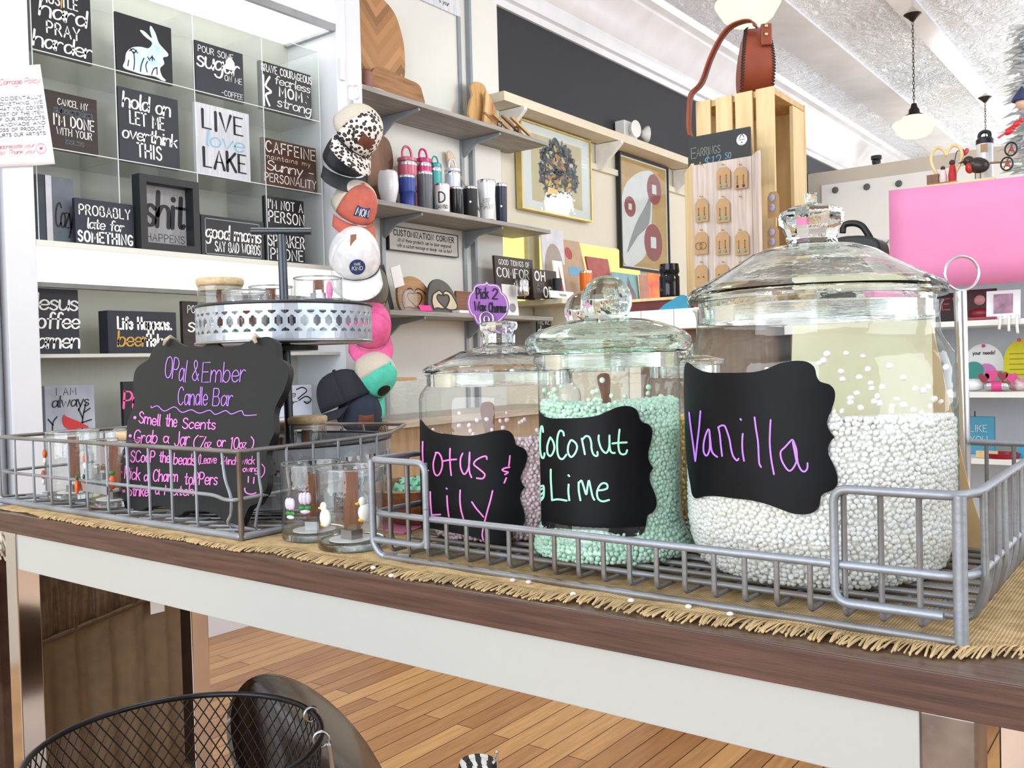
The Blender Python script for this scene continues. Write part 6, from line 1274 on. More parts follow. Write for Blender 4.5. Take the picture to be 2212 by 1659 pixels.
# acrylic boxes and caps on the counter below
for i, (px, py, s_, lb) in enumerate(((872, 895, (.18, .26, .16), 'clear acrylic riser box with a wooden top on the pale counter'), (845, 850, (.16, .02, .30), 'clear triangular acrylic holder standing behind the riser box'))):
    p = onz(px, py, .755); y_ = onx(px, 870, -3.05).y; t = thing('acrylic_box', lb, 'display box', (-3.08-.08*i, y_, .756))
    if i == 0:
        MB().bb((-3.2, y_-.17, .756), (-2.96, y_+.17, .93)).build('box', M_acr, t); MB().bb((-3.16, y_-.16, .931), (-2.98, y_+.02, .945)).build('wooden_top', M_cut3, t)
    else: MB().prism([(0, 0), (.24, 0), (.03, .34), (0, .34)], (-3.24, y_-.02, .756), (0, 1, 0), (0, 0, 1), .004).build('panel', M_acr, t)
# ================================================================== baseball caps hanging on the white post
def cap(label, px, py, X, yaw, pitch, front, back, bill, s=1.0, patch=None, roll=0, badge=None):
    s *= 1.22
    c = onx(px, py, X)
    h = V((math.cos(yaw), math.sin(yaw), 0)); F_ = h*math.cos(pitch)-V((0, 0, math.sin(pitch))); T_ = h*math.sin(pitch)+V((0, 0, math.cos(pitch))); S_ = T_.cross(F_)
    if roll: R = Matrix.Rotation(roll, 3, F_); T_ = R @ T_; S_ = R @ S_
    t_ = thing('baseball_cap', label, 'cap', c, 'caps hanging on the white post')
    P = lambda x, y, z: c+F_*x*s+S_*y*s+T_*z*s
    a, b_, hh = .092, .078, .105
    def dome(u0, u1, k=1.0):
        m_ = MB(); nu, nv = 20, 9; vs = []
        for i in range(nu+1):
            u = u0+(u1-u0)*i/nu
            for j in range(nv+1):
                v = j/nv*PI/2; r = math.cos(v)**.75; seam = 1-.012*abs(math.cos(3*u))**8
                vs.append(P(a*r*math.cos(u)*k*seam, b_*r*math.sin(u)*k*seam, hh*math.sin(v)*k*(1+.10*math.cos(u)*math.cos(v))))
        m_.add(vs, [(i*(nv+1)+j, (i+1)*(nv+1)+j, (i+1)*(nv+1)+j+1, i*(nv+1)+j+1) for i in range(nu) for j in range(nv)]); return m_
    dome(-1.15, 1.15).build('front_panel', front, t_, smooth=180, solid=.002); dome(1.15, 2*PI-1.15).build('back_panel', back, t_, smooth=180, solid=.002)
    m_ = MB(); vs = []; nu, nv = 18, 5
    for i in range(nu+1):
        u = -1.2+2.4*i/nu
        for j in range(nv+1):
            f = j/nv; ext = .075*math.cos(u*.9)**.7*f if abs(u*.9) < 1.57 else 0
            x, y = a*math.cos(u)*1.01+ext, b_*math.sin(u)*1.01*(1+.08*f)
            vs.append(P(x, y, -.004-.10*y*y/.0061*.10*(1+f)-.010*f))
    m_.add(vs, [(i*(nv+1)+j, (i+1)*(nv+1)+j, (i+1)*(nv+1)+j+1, i*(nv+1)+j+1) for i in range(nu) for j in range(nv)]); m_.build('bill', bill, t_, smooth=180, solid=.003)
    MB().sphere(P(0, 0, hh*1.0), .007*s, 10, 6).build('button', front, t_, smooth=180)
    def surf(u, v):       # a point on the front panel: u across, v up (metres)
        th = u/b_; vv = max(0, min(1.45, v/hh)); r = math.cos(vv)**.75
        return P(a*r*math.cos(th)*1.03, b_*r*math.sin(th)*1.03, hh*math.sin(vv)*1.01*(1+.10*math.cos(th)*math.cos(vv)))
    if patch:
        m, w_, h_, kind, txts = patch; m_ = MB(); v0 = .045
        out = [(w_/2*math.cos(q), v0+h_/2*math.sin(q)) for q in [2*PI*i/28 for i in range(28)]] if kind == 'round' else [(-w_/2, v0-h_/2), (w_/2, v0-h_/2), (w_/2, v0+h_/2), (-w_/2, v0+h_/2)]
        fill2d(m_, out, surf, .012); pt = m_.build('patch', m, t_, smooth=180)
        sf2 = lambda u, v: surf(u, v)+(F_*.6+T_*.4).normalized()*.0015; m2 = MB()
        for tx, dv, hh_, ww_ in txts: write(m2, tx, 0, v0+dv, hh_, hh_*.13, sf2, 'c', .2, 0, width=ww_)
        if txts: m2.build('lettering', M_ink_w, pt)
    return t_
def leopard():
    m = bpy.data.materials.new('leopard_print'); m.use_nodes = True; nt = m.node_tree; L = nt.links.new; b_ = nt.nodes['Principled BSDF']
    tcn = nt.nodes.new('ShaderNodeTexCoord'); v = nt.nodes.new('ShaderNodeTexVoronoi'); v.inputs['Scale'].default_value = 62; L(tcn.outputs['Object'], v.inputs[0])
    rp = nt.nodes.new('ShaderNodeValToRGB'); e = rp.color_ramp.elements; rp.color_ramp.interpolation = 'CONSTANT'
    e[0].color = (*S((120, 96, 84)), 1); e[1].position = .2; e[1].color = (*S((40, 34, 34)), 1); k = e.new(.46); k.color = (*S((232, 226, 220)), 1)
    L(v.outputs['Distance'], rp.inputs[0]); L(rp.outputs[0], b_.inputs[0]); b_.inputs['Roughness'].default_value = .9; return m
M_leo = leopard(); M_cm = mat('mesh_cream', (224, 216, 200), .9, var=.05, scale=200, bump=.4, bscale=600); fab = lambda n, c, **k: mat('cap_'+n, c, .9, var=.08, scale=30, bump=.15, bscale=400, **k)
M_camo = mat('cap_camo', (70, 74, 80), .9, col2=(38, 41, 46), scale=9)
M_leather = mat('leather_patch', (112, 62, 46), .6, var=.15, scale=30)
XC = -2.87
t = thing('cap_hanger', 'white plastic strap hanging from a hook on the white post', 'hanger', onx(768, 222, -2.955))
p, q = onx(770, 214, -2.955), onx(800, 900, -2.955)
MB().bb((-2.963, p.y-.012, q.z), (-2.958, p.y+.012, p.z)).build('strap', M_white, t); MB().tube(cr([(-2.966, p.y, p.z+.06), (-2.945, p.y, p.z+.055), (-2.94, p.y, p.z+.01), (-2.955, p.y, p.z)], 5), .004, 7).build('hook', M_white, t, smooth=180)
k = MB().bb((FX-.006, onx(737, 150, FX).y-.012, onx(740, 175, FX).z), (FX+.012, onx(737, 150, FX).y+.012, onx(740, 128, FX).z)).build('latch', M_white, bevel=.003, origin=onx(740, 175, FX)); tag(k, 'small white latch on the post above the caps', 'latch')
cap('leopard print cap with cream mesh back, topmost of the hanging caps', 763, 292, XC+.09, -.55, .9, M_leo, M_cm, M_leo, 1.06, (M_leather, .052, .040, 'rect', []), roll=-.5)
cap('dark camouflage cap tucked under the leopard cap', 745, 350, XC-.04, -.7, .75, M_camo, fab('charcoal', (46, 48, 52)), M_camo, 1.0, roll=-.25)
cap('coral cap with a blue MOM patch and cream mesh back', 762, 453, XC, -.5, .75, fab('coral', (208, 112, 96)), M_cm, fab('coral', (208, 112, 96)), 1.0, (mat('patch_navy', (42, 66, 118), .7, var=.06), .056, .038, 'rect', [('MOM', -.012, .024, .046)]), roll=-.2)
cap('white cap with a round navy badge below the coral cap', 766, 560, XC+.03, -.65, .85, fab('white', (244, 246, 250)), fab('white', (244, 246, 250)), fab('white', (244, 246, 250)), 1.12, (MATS['patch_navy'], .05, .05, 'round', [('MAKE', .006, .008, .02), ('KIND', -.010, .012, .032)]), roll=.05)
k = MB().box((0, 0, 0), (.003, .03, .055), roty(.3)).build('hang_tag', wood('kraft_tag', (164, 124, 88), (140, 100, 66), 1, 6), origin=(0, 0, 0)); k.location = onx(763, 521, XC+.13); k.rotation_euler = (.2, 0, 0); tag(k, 'brown hang tag clipped to the white cap', 'tag')
cap('olive grey cap peeking out under the white cap', 792, 628, XC-.01, -.5, .8, fab('olive', (118, 118, 108)), fab('olive', (118, 118, 108)), fab('olive', (118, 118, 108)), .95)
cap('hot pink cap behind the tiered tray', 796, 705, XC, -.45, 1.1, fab('pink', (246, 112, 172)), fab('pink', (246, 112, 172)), fab('pink', (246, 112, 172)), 1.0, roll=.15)
cap('mint cap with pale mesh back and round black badge', 800, 815, XC+.02, -.4, 1.0, fab('mint', (92, 214, 188)), M_cm, fab('mint', (92, 214, 188)), .95, (M_black, .052, .052, 'round', []), roll=-.45)
cap('black cap with an open strap back, lowest left of the caps', 752, 868, XC-.02, -1.9, .35, fab('black', (40, 44, 54)), fab('black', (40, 44, 54)), fab('black', (40, 44, 54)), 1.1, roll=.2)
cap('navy cap with a brown leather patch at the bottom of the hanging caps', 776, 905, XC, -.5, .55, fab('navy', (44, 52, 72)), fab('navy', (44, 52, 72)), M_leather, 1.0, (M_leather, .06, .045, 'rect', []))
# white booklet inside the black cap strap is its lining; the wall behind stays white

# ================================================================== pictures on the cream wall
def picture(label, pxs, X, fm, fw, matc, art, glaze=True):
    a, b_, c, d = [onx(*p, X) for p in pxs]; y0, y1 = (a.y+d.y)/2, (b_.y+c.y)/2; z1_, z0_ = (a.z+b_.z)/2, (c.z+d.z)/2
    t_ = thing('framed_picture', label, 'picture', (X, (y0+y1)/2, z0_), 'framed pictures on the cream wall'); wd, ht = y1-y0, z1_-z0_
    b = MB()
    for lo, hi in (((0, 0), (fw, ht)), ((wd-fw, 0), (wd, ht)), ((fw, 0), (wd-fw, fw)), ((fw, ht-fw), (wd-fw, ht))): b.bb((WX+.012, y0+lo[0], z0_+lo[1]), (X, y0+hi[0], z0_+hi[1]))
    b.build('frame', fm, t_); MB().bb((WX+.013, y0+fw, z0_+fw), (X-.012, y1-fw, z1_-fw)).build('mat_board', matc, t_)
    mp = lambda lift: (lambda u, v: V((X-.012+lift, y0+u*wd, z0_+v*ht))); art(t_, mp, wd, ht)
    if glaze: MB().bb((X-.006, y0+fw, z0_+fw), (X-.004, y1-fw, z1_-fw)).build('glass', M_pane, t_)
    return t_
def poly(pts, mp, m, t_, nm): b = MB(); b.add([mp(*p) for p in pts], [tuple(range(len(pts)))]); return b.build(nm, m, t_)
def wreath(t_, mp, wd, ht):
    poly([(.15, .12), (.86, .12), (.86, .88), (.15, .88)], mp(.001), mat('art_tan', (212, 196, 156), .7, var=.04), t_, 'paper')
    rnd = random.Random(5); cols = [('art_teal', (70, 90, 100)), ('art_slate', (92, 104, 112)), ('art_deep', (50, 66, 74)), ('art_rose', (176, 112, 104)), ('art_gold', (214, 186, 96)), ('art_cream', (214, 204, 180)), ('art_orange', (200, 132, 80))]
    for k, (n_, c_) in enumerate(cols):
        b = MB(); lf = .002+.0004*k
        for i in range(120 if k < 3 else 9):
            th = rnd.uniform(0, 2*PI); rr = math.sqrt(rnd.random())*(1 if k < 3 else .8); cx, cy_ = .52+.27*rr*math.cos(th), .52+.35*rr*math.sin(th); q = rnd.uniform(0, PI); L1, L2 = rnd.uniform(.03, .06), rnd.uniform(.010, .022)
            if k >= 3: L1, L2 = rnd.uniform(.02, .045), rnd.uniform(.015, .028)
            b.add([mp(lf)(cx+L1*math.cos(a)*math.cos(q)-L2*math.sin(a)*math.sin(q), cy_+L1*math.cos(a)*math.sin(q)+L2*math.sin(a)*math.cos(q)) for a in [2*PI*j/8 for j in range(8)]], [tuple(range(8))])
        tag(b.build('wreath_leaves', mat(n_, c_, .7, var=.1), t_), kind='stuff')
    poly([(.42+.09*math.cos(a), .22+.10*math.sin(a)) for a in [PI+PI*i/10 for i in range(11)]], mp(.006), MATS['art_deep'], t_, 'bowl'); poly([(.34, .23), (.50, .23), (.49, .30), (.36, .31)], mp(.0062), mat('art_lamp', (246, 206, 140), .6), t_, 'lamp_patch')  # warm patch painted for the lamp reflected in the picture glass
M_goldf = mat('gold_frame', (206, 184, 112), .4, .4, var=.1)
picture('framed leafy wreath picture with a gold edge on the cream wall', [(1128, 262), (1280, 300), (1278, 480), (1125, 448)], -3.245, M_goldf, .011, mat('mat_white', (236, 238, 240), .7, var=.02), wreath)
def birdart(t_, mp, wd, ht):
    poly([(.04, .03), (.96, .03), (.96, .97), (.04, .97)], mp(.001), mat('art_ochre', (198, 158, 92), .7, var=.06), t_, 'paper')
    cw = mat('art_white', (232, 234, 238), .7, var=.04); cg = mat('art_grey', (150, 152, 160), .7, var=.08); crd = mat('art_red', (150, 52, 54), .7, var=.08)
    poly(cr([(.05, .62), (.30, .84), (.62, .92), (.72, .86), (.66, .66), (.60, .30), (.42, .10), (.06, .05)], 4, True), mp(.0015), cw, t_, 'bird_body'); poly(cr([(.62, .70), (.52, .60), (.30, .40), (.12, .14), (.34, .30), (.58, .44)], 4, True), mp(.0020), cg, t_, 'wing')
    for x, y, rx, ry in ((.70, .76, .15, .14), (.20, .55, .11, .09), (.66, .27, .19, .17)):
        poly([(x+rx*math.cos(a), y+ry*math.sin(a)) for a in [2*PI*i/24 for i in range(24)]], mp(.0025), crd, t_, 'red_disc'); poly([(x-.3*rx, y-.3*ry), (x+.3*rx, y-.3*ry), (x+.3*rx, y+.3*ry), (x-.3*rx, y+.3*ry)], mp(.003), cw, t_, 'white_square')
picture('tall framed abstract white bird picture with red discs', [(1340, 327), (1450, 365), (1443, 585), (1343, 585)], -3.255, M_black, .014, M_wlab, birdart)
# emergency light on the long shelf
p = onx(1365, 292, -3.2); z = 2.531
t = thing('emergency_light', 'white twin-head emergency light on the long cream shelf', 'light', (-3.21, p.y, z)); M_em = mat('plastic_white', (230, 230, 226), .4, var=.02)
MB().bb((-3.28, p.y-.10, z), (-3.20, p.y+.08, z+.15)).build('housing', M_em, t, bevel=.006)
for dy, a in ((-.02, -.1), (.135, .9)):
    c = V((-3.15, p.y+dy, z+.09)); R = Matrix.Rotation(PI/2, 3, 'Y'); R2 = rotz(a)
    b = MB().lathe([(0, 0), (.02, 0), (.055, .035), (.06, .05), (.053, .052), (0, .048)], (0, 0, 0), 24); b.v = [tuple(R2 @ (R @ V(q))+c-V((.05, 0, 0))) for q in b.v]; b.build('lamp_head', M_em, t, smooth=40)

# ================================================================== cards and gifts on the cream shelf
LX = -3.02; LZ1 = LZ+.001
def stand_card(name, label, cat, x0, x1, ytop, X, m, lean=.1, t_=.006, arts=()):
    a, c = onx(x0, ytop, X), onx(x1, ytop, X); h = (a.z+c.z)/2-LZ1
    if a.y > c.y: a, c = c, a
    o = MB().prism([(0, 0), (c.y-a.y, 0), (c.y-a.y, h), (0, h)], (X, a.y, LZ1), (0, 1, 0), V((-lean, 0, 1)).normalized(), t_).build(name, m, origin=(X, (a.y+c.y)/2, LZ1)); tag(o, label, cat, 'cards and gifts on the cream shelf')
    O, U, W = V((X, a.y, LZ1)), V((0, 1, 0)), V((-lean, 0, 1)).normalized(); return o, O, U, W, c.y-a.y, h
M_dk = mat('sign_espresso', (58, 46, 42), .5, var=.1)
o, O, U, W, wd, ht = stand_card('word_sign', 'dark brown Good tidings of comfort and joy sign on the cream shelf', 'sign', 1072, 1154, 556, -3.14, M_dk, .06, .016)
sign_text(o, [('GOOD TIDINGS OF', .5, .80, .12, .8, 'caps', 'w'), ('COMFORT', .52, .50, .22, .96, 'serif', 'w'), ('AND', .56, .40, .07, .16, 'caps', 'g'), ('joy', .6, .14, .26, .5, 'script', 'w')], O, U, W, wd, ht)
o, O, U, W, wd, ht = stand_card('word_sign', 'small dark brown OH OR sign in front of the rounded bird card', 'sign', 1152, 1204, 583, -3.05, M_dk, .06, .016)
sign_text(o, [('OH', .3, .62, .3, .4, 'bold', 'w'), ('ORN', .7, .06, .34, .56, 'bold', 'w'), ('AYE', .32, .40, .14, .3, 'caps', 'g'), ('YEAH', .3, .22, .12, .3, 'caps', 'g')], O, U, W, wd, ht)
o, O, U, W, wd, ht = stand_card('greeting_card', 'pale grey card with a rounded bird figure and blue spot', 'card', 1174, 1222, 494, -3.16, mat('card_lilac', (214, 214, 222), .7), .05)
mp = plane_map(O, U, W, .001); b = MB(); fill2d(b, [(wd*(.5+.42*math.cos(a)), ht*(.42+.38*math.sin(a))) for a in [2*PI*i/24 for i in range(24)]], mp); b.build('bird_shape', mat('card_taupe', (168, 156, 146), .7), o)
b = MB(); mp = plane_map(O, U, W, .002); b.ribbon([(wd*.62, ht*.45)], wd*.14, mp); b.build('blue_spot', mat('spot_blue', (110, 176, 214), .7), o)
o, O, U, W, wd, ht = stand_card('candy_cane_card', 'white card with a red stripe leaning beside the bird card', 'card', 1202, 1222, 562, -3.05, M_wlab, .12)
b = MB(); mp = plane_map(O, U, W, .001); b.add([mp(*q) for q in ((wd*.5, ht*.1), (wd*.85, ht*.2), (wd*.55, ht*.9))], [(0, 1, 2)]); b.build('red_stripe', INK['r'], o)
o, O, U, W, wd, ht = stand_card('paper_bag', 'tan paper gift bag with red and blue prints', 'bag', 1222, 1276, 512, -3.12, mat('kraft_bag', (190, 164, 138), .8, var=.05), .22, .03)
b = MB(); mp = plane_map(O, U, W, .001); b.ribbon([(wd*.45, ht*.78)], wd*.24, mp); b.build('red_print', mat('print_red', (178, 90, 88), .8), o); b = MB(); b.add([mp(*q) for q in ((wd*.3, ht*.42), (wd*.9, ht*.44), (wd*.8, ht*.58), (wd*.32, ht*.56))], [(0, 1, 2, 3)]); b.build('blue_print', mat('print_blue', (124, 176, 206), .8), o)
o, O, U, W, wd, ht = stand_card('red_book', 'dull red picture book leaning on the cream shelf', 'book', 1283, 1330, 553, -3.1, mat('book_red', (172, 76, 68), .5, var=.15, scale=16), .2, .012)
tumbler('bright orange tumbler with steel rim on the cream shelf', 1251, 1279, 585, -3.02, tm('orange', (236, 116, 30)), low=.86, zb=LZ)
o, O, U, W, wd, ht = stand_card('blue_card', 'pale teal card with a grey squirrel shape', 'card', 1326, 1382, 590, -3.08, mat('card_teal', (140, 184, 190), .7), .08)
b = MB(); mp = plane_map(O, U, W, .001); fill2d(b, cr([(wd*x, ht*y) for x, y in ((.5, .08), (.42, .4), (.55, .62), (.6, .9), (.7, .62), (.84, .4), (.82, .1))], 4, True), mp); b.build('squirrel', mat('card_grey', (132, 122, 122), .7), o)
o, O, U, W, wd, ht = stand_card('pink_card', 'dusty pink card standing at the end of the cream shelf', 'card', 1384, 1402, 594, -3.06, mat('card_pink', (196, 146, 130), .7), .05)
o, O, U, W, wd, ht = stand_card('sunset_card', 'orange and yellow sunset card near the glossy black vase', 'card', 1402, 1428, 590, -3.06, mat('card_sunset', (250, 178, 70), .6, col2=(226, 96, 92), scale=9), .05)
o, O, U, W, wd, ht = stand_card('place_card', 'white folded Welcome place card at the shelf edge', 'card', 1190, 1242, 628, -2.97, M_wlab, .3)
b = MB(); write(b, 'Welcome', wd*.5, ht*.3, ht*.4, .004, plane_map(O, U, W, .001), 'c', .1, .2, maxw=wd*.8); b.build('lettering', INK['g'], o)
a, c = onx(1128, 640, -3.0), onx(1146, 610, -3.0)
k = MB().lathe([(0, 0), (.035, 0), (.04, .01), (.038, .08), (.03, .09), (0, .09)], seg=20).build('silver_jar', M_chrome, smooth=40, origin=(0, 0, 0)); k.location = (-3.0, a.y, LZ1); tag(k, 'small silver jar in front of the comfort and joy sign', 'jar')
k = MB().lathe([(0, 0), (.028, 0), (.028, .12), (0, .12)], seg=20).build('black_candle', M_black, smooth=40, origin=(0, 0, 0)); k.location = (-3.02, max(4.46, onx(1156, 630, -3.02).y), LZ1); tag(k, 'short black candle between the two brown signs', 'candle')
# lower dark signs under the shelf, on the pale counter end
o, *_ = word_sign("black sign reading We're classy below the grey shelves", ((1160, 682), (1190, 684), (1190, 745), (1160, 745)), M_board, [("WE'RE", .5, .72, .2, .8, 'caps', 'w'), ('classy', .5, .36, .3, .9, 'script', 'w')], None, -3.15, group='signs under the lower shelf')
o, *_ = word_sign('grey peg board sign left of the classy sign', ((1108, 684), (1158, 684), (1158, 745), (1108, 745)), MATS['plaque_grey'], [('~%.2f,%.2f %.2f,%.2f' % (x, .8, x+.01, .9), 0, 0, .6, 0, 'hand', 'k') for x in (.25, .45, .65)], None, -3.15, group='signs under the lower shelf')
# ================================================================== purple charm sign clipped to the Lotus & Lily lid
D1 = 1.262; U1 = (_X+_f*.10).normalized(); W1 = V((-.02, .0, 1)).normalized(); N1 = U1.cross(W1).normalized()
pc = atd(1055, 655, D1)
def tg(px, py): return onp(px, py, pc, N1)
tgO = tg(1055, 655); tuv = lambda px, py: ((tg(px, py)-tgO).dot(U1), (tg(px, py)-tgO).dot(W1))
kk = lambda x, y: (880+x/5.531, 590+y/5.531)
op = [(958,95),(985,125),(1040,125),(1090,135),(1120,165),(1135,220),(1180,260),(1208,330),(1212,400),(1190,480),(1150,530),(1110,570),(1050,600),(960,612),(880,632),(830,620),(800,575),(790,540),(745,500),(720,430),(716,350),(740,270),(785,215),(805,160),(850,130),(910,125),(945,112)]
po = cr([tuv(*kk(*q)) for q in op], 4, True)[::-1]
M_pur = mat('purple_card', (158, 98, 178), .5, var=.05)
t = thing('charm_sign', 'purple scalloped Pick 2 Wax Charms sign clipped on the Lotus & Lily lid', 'sign', (tgO.x, tgO.y, 1.056))
b = MB().prism(po, tgO, U1, W1, .0022).build('tag_card', M_pur, t)
cx_ = sum(q[0] for q in po)/len(po); cz_ = sum(q[1] for q in po)/len(po)
b2 = MB(); mp = plane_map(tgO, U1, W1, .0006); b2.ribbon([(cx_+(x-cx_)*.92, cz_+(y-cz_)*.92) for x, y in po+po[:1]], .0009, mp); b2.build('white_border', M_ink_w, b)
b2 = MB()
for tx, x0, y0, x1, y1, h in (('Pick', 830, 310, 970, 300, 125), ('2', 1015, 305, 1075, 305, 120), ('Wax', 795, 455, 930, 455, 105), ('Charms', 970, 465, 1172, 460, 110)):
    a, c = tuv(*kk(x0, y0)), tuv(*kk(x1, y1)); L = math.hypot(c[0]-a[0], c[1]-a[1]); cx2, sy2 = (c[0]-a[0])/L, (c[1]-a[1])/L
    write(b2, tx, 0, 0, h/5.531*D1/FPX, .0020, (lambda A, cc, ss: lambda u, v: tgO+U1*(A[0]+u*cc-v*ss)+W1*(A[1]+u*ss+v*cc)+N1*.0008)(a, cx2, sy2), 'l', .16, .05, width=L)
b2.build('lettering', mat('marker_dark', (30, 20, 40), .6), b)
c0 = tg(*kk(945, 558)); lp = []
for i in range(17): a = -.35+(PI+.7)*i/16; lp.append(c0+U1*.0092*math.cos(a)+W1*(.0098*math.sin(a)+.001)+N1*.003)
MB().tube([lp[0]+W1*(-.022)]+lp+[lp[-1]+W1*(-.022)], .0011, 7).build('wire_clip', M_chrome, t, smooth=180)
MB().tube([c0+U1*.0035*math.cos(a)+W1*.005*math.sin(a)+N1*.002 for a in [2*PI*i/20 for i in range(20)]], .0011, 6, True).build('wire_clip', M_chrome, t, smooth=180)

# ================================================================== white counter with the earring display
CT = 1.1375; CY0 = 2.275
M_tile = mat('white_tile', (246, 246, 244), .25, var=.01, scale=3)
t = thing('tiled_counter', 'white tile edged counter behind the jars carrying the earring display', 'counter', (-1.3, 2.65, 0))
x = -1.36
for i in range(4):
    MB().bb((x, CY0, CT-.055), (x+.1, CY0+.012, CT)).build('edge_tile', M_tile, t, bevel=.001); x += .102
MB().bb((-1.36, CY0+.012, CT-.055), (-.938, 3.0, CT-.0005)).build('top', M_tile, t); MB().bb((-1.33, CY0+.12, 0), (-.96, 2.96, CT-.056)).build('body', wood('counter_brown', (134, 112, 94), (112, 92, 76), 2, 4), t)
# wooden crate standing on end
M_pine = wood('pine', (236, 212, 164), (216, 184, 130), 2, 5, .55, 10); M_pined = wood('pine_dark', (222, 190, 138), (196, 160, 106), 2, 5, .55, 10)
KY = 2.5; kz0 = CT+.001
kx0, kx1 = ony(1503, 250, KY).x, ony(1672, 250, KY).x; kz1 = ony(1600, 200, KY).z; KD = .25
t = thing('wooden_crate', 'pale pine slatted crate standing on end on the white counter', 'crate', ((kx0+kx1)/2, KY+.1, kz0))
for a, c in ((1503, 1534), (1546, 1581), (1588, 1625), (1633, 1672)):
    MB().bb((ony(a, 250, KY).x, KY, kz0), (ony(c, 250, KY).x, KY+.009, kz1)).build('slat', M_pine, t, bevel=.001)
for z in (kz0+.001, kz1-.020): MB().bb((kx0+.002, KY+.0095, z), (kx1-.002, KY+KD, z+.018)).build('end_panel', M_pined, t, bevel=.001)
MB().bb((kx0, KY+KD, kz0), (kx1, KY+KD+.008, kz1-.001)).build('back_slat', M_pine, t); MB().bb((kx0+.001, KY+.0095, kz0+.02), (kx0+.009, KY+KD, kz1-.022)).build('side_slat', M_pined, t)
MB().bb((kx1-.012, KY+KD*.62, kz0+.02), (kx1-.002, KY+KD, kz1-.022)).build('side_slat', M_pine, t)
# ---- three-panel earring board
RY = 2.325
def ex(px, py): return ony(px, py, RY)
rx0, rx1 = ex(1497, 500).x, ex(1626, 500).x; rz1 = ex(1560, 347).z; rz0 = CT+.001
M_ww = wood('white_wood', (214, 200, 190), (178, 160, 148), 2, 7, .6, 16)
t = thing('earring_stand', 'three-panel white-washed wood earring stand in front of the crate', 'stand', ((rx0+rx1)/2, RY, rz0))
MB().bb((rx0, RY, rz0), (rx1, RY+.008, rz1)).build('centre_panel', M_ww, t, bevel=.001)
lp_ = V((rx0-.001, RY, 0)); lq = onx(1466, 500, rx0-.05); 
la = V((rx0-.001, RY+.0, 0)); lbv = V((rx0-.056, RY+.069, 0))
DSIDE = d = (lbv-la).normalized(); n_ = V((-d.y, d.x, 0))
MB().hexa([la+V((0, 0, rz0)), lbv+V((0, 0, rz0)), lbv-n_*.008+V((0, 0, rz0)), la-n_*.008+V((0, 0, rz0)), la+V((0, 0, rz1+.006)), lbv+V((0, 0, rz1-.004)), lbv-n_*.008+V((0, 0, rz1-.004)), la-n_*.008+V((0, 0, rz1+.006))]).build('side_panel', M_pine, t)
ra = V((rx1+.001, RY, 0)); rb = V((ex(1648, 500).x, RY-.025, 0)); d2 = (rb-ra).normalized(); n2 = V((d2.y, -d2.x, 0))
MB().hexa([ra+V((0, 0, rz0)), rb+V((0, 0, rz0)), rb-n2*.008+V((0, 0, rz0)), ra-n2*.008+V((0, 0, rz0)), ra+V((0, 0, rz1)), rb+V((0, 0, rz1+.006)), rb-n2*.008+V((0, 0, rz1+.006)), ra-n2*.008+V((0, 0, rz1))]).build('side_panel', M_ww, t)
M_brass = mat('brass_hook', (222, 190, 112), .3, .9, var=.05); M_kraft = mat('kraft_card', (186, 150, 108), .8, var=.05, scale=40)
M_turq = mat('turquoise', (88, 170, 164), .4, var=.1); M_bronze = mat('bronze_wire', (110, 84, 56), .4, .7, var=.1); M_plum = mat('plum_bead', (70, 34, 62), .3, var=.1)
def hook(px, py):
    p_ = ex(px, py); MB().tube(cr([p_+V((0, -.0005, .003)), p_+V((0, -.012, .001)), p_+V((0, -.014, .008))], 4), .0012, 6).build('hook', M_brass, t, smooth=180)
cards = [(1564, 362, 407, 'turq', 'top row, middle'), (1601, 362, 407, 'plum', 'top row, right, with dark plum drops'), (1517, 430, 480, 'turq', 'second row, left'), (1563, 430, 480, 'turq', 'second row, right'),
         (1516, 502, 550, 'hoop', 'third row with wire hoops'), (1562, 502, 550, 'turq', 'third row, middle'), (1604, 500, 550, 'turq', 'third row, right'), (1516, 573, 620, 'plain', 'bottom row, left'), (1561, 572, 610, 'plain', 'bottom row, right, half hidden by the jar lid')]
for px in (1517, 1564, 1601):
    for py in (358, 427, 499, 568): hook(px, py)
def ecard(lb, top, X_, w_, h_, kind, Nn):
    """kraft card hanging on a hook: X_ across, Nn towards the viewer"""
    Zv = V((0, 0, 1)); o_ = [(-.5*w_, -h_), (.5*w_, -h_), (.5*w_, -.20*h_), (.26*w_, 0), (-.26*w_, 0), (-.5*w_, -.20*h_)]
    c_ = MB().prism(o_, top, X_, Zv, .0008).build('earring_card', M_kraft, origin=top); tag(c_, lb, 'earring card', 'kraft earring cards on the stand')
    if kind in ('turq', 'plum'):
        for s_ in (-1, 1):
            q = top+X_*(s_*.22*w_)+Zv*(-.48*h_)+Nn*.002
            MB().tube(cr([q+X_*.0015+Zv*.004, q+Zv*.0055, q-Zv*.012], 4), .0007, 5).sphere(q-Zv*.014, .0016, 6, 5).build('ear_wire', M_bronze, c_, smooth=180)
            MB().sphere(q-Zv*.022, .0034, 10, 8, (.9, .7, 1.3)).build('bead', M_turq if kind == 'turq' else M_plum, c_, smooth=180)
    if kind == 'hoop':
        for s_ in (-1, 1): MB().tube([top+X_*(s_*.16*w_+.0095*math.cos(a))+Zv*(-.62*h_+.0095*math.sin(a))+Nn*.002 for a in [2*PI*i/24 for i in range(24)]], .0006, 5, True).build('hoop', M_bronze, c_, smooth=180)
    if kind == 'plain':
        for s_ in (-1, 1): MB().sphere(top+X_*(s_*.2*w_)+Zv*(-.55*h_)+Nn*.002, .002, 8, 6).build('stud', M_bronze, c_, smooth=180)
    return c_
dep = (V((-1.07, RY, 1.37))-CAM).dot(_f)
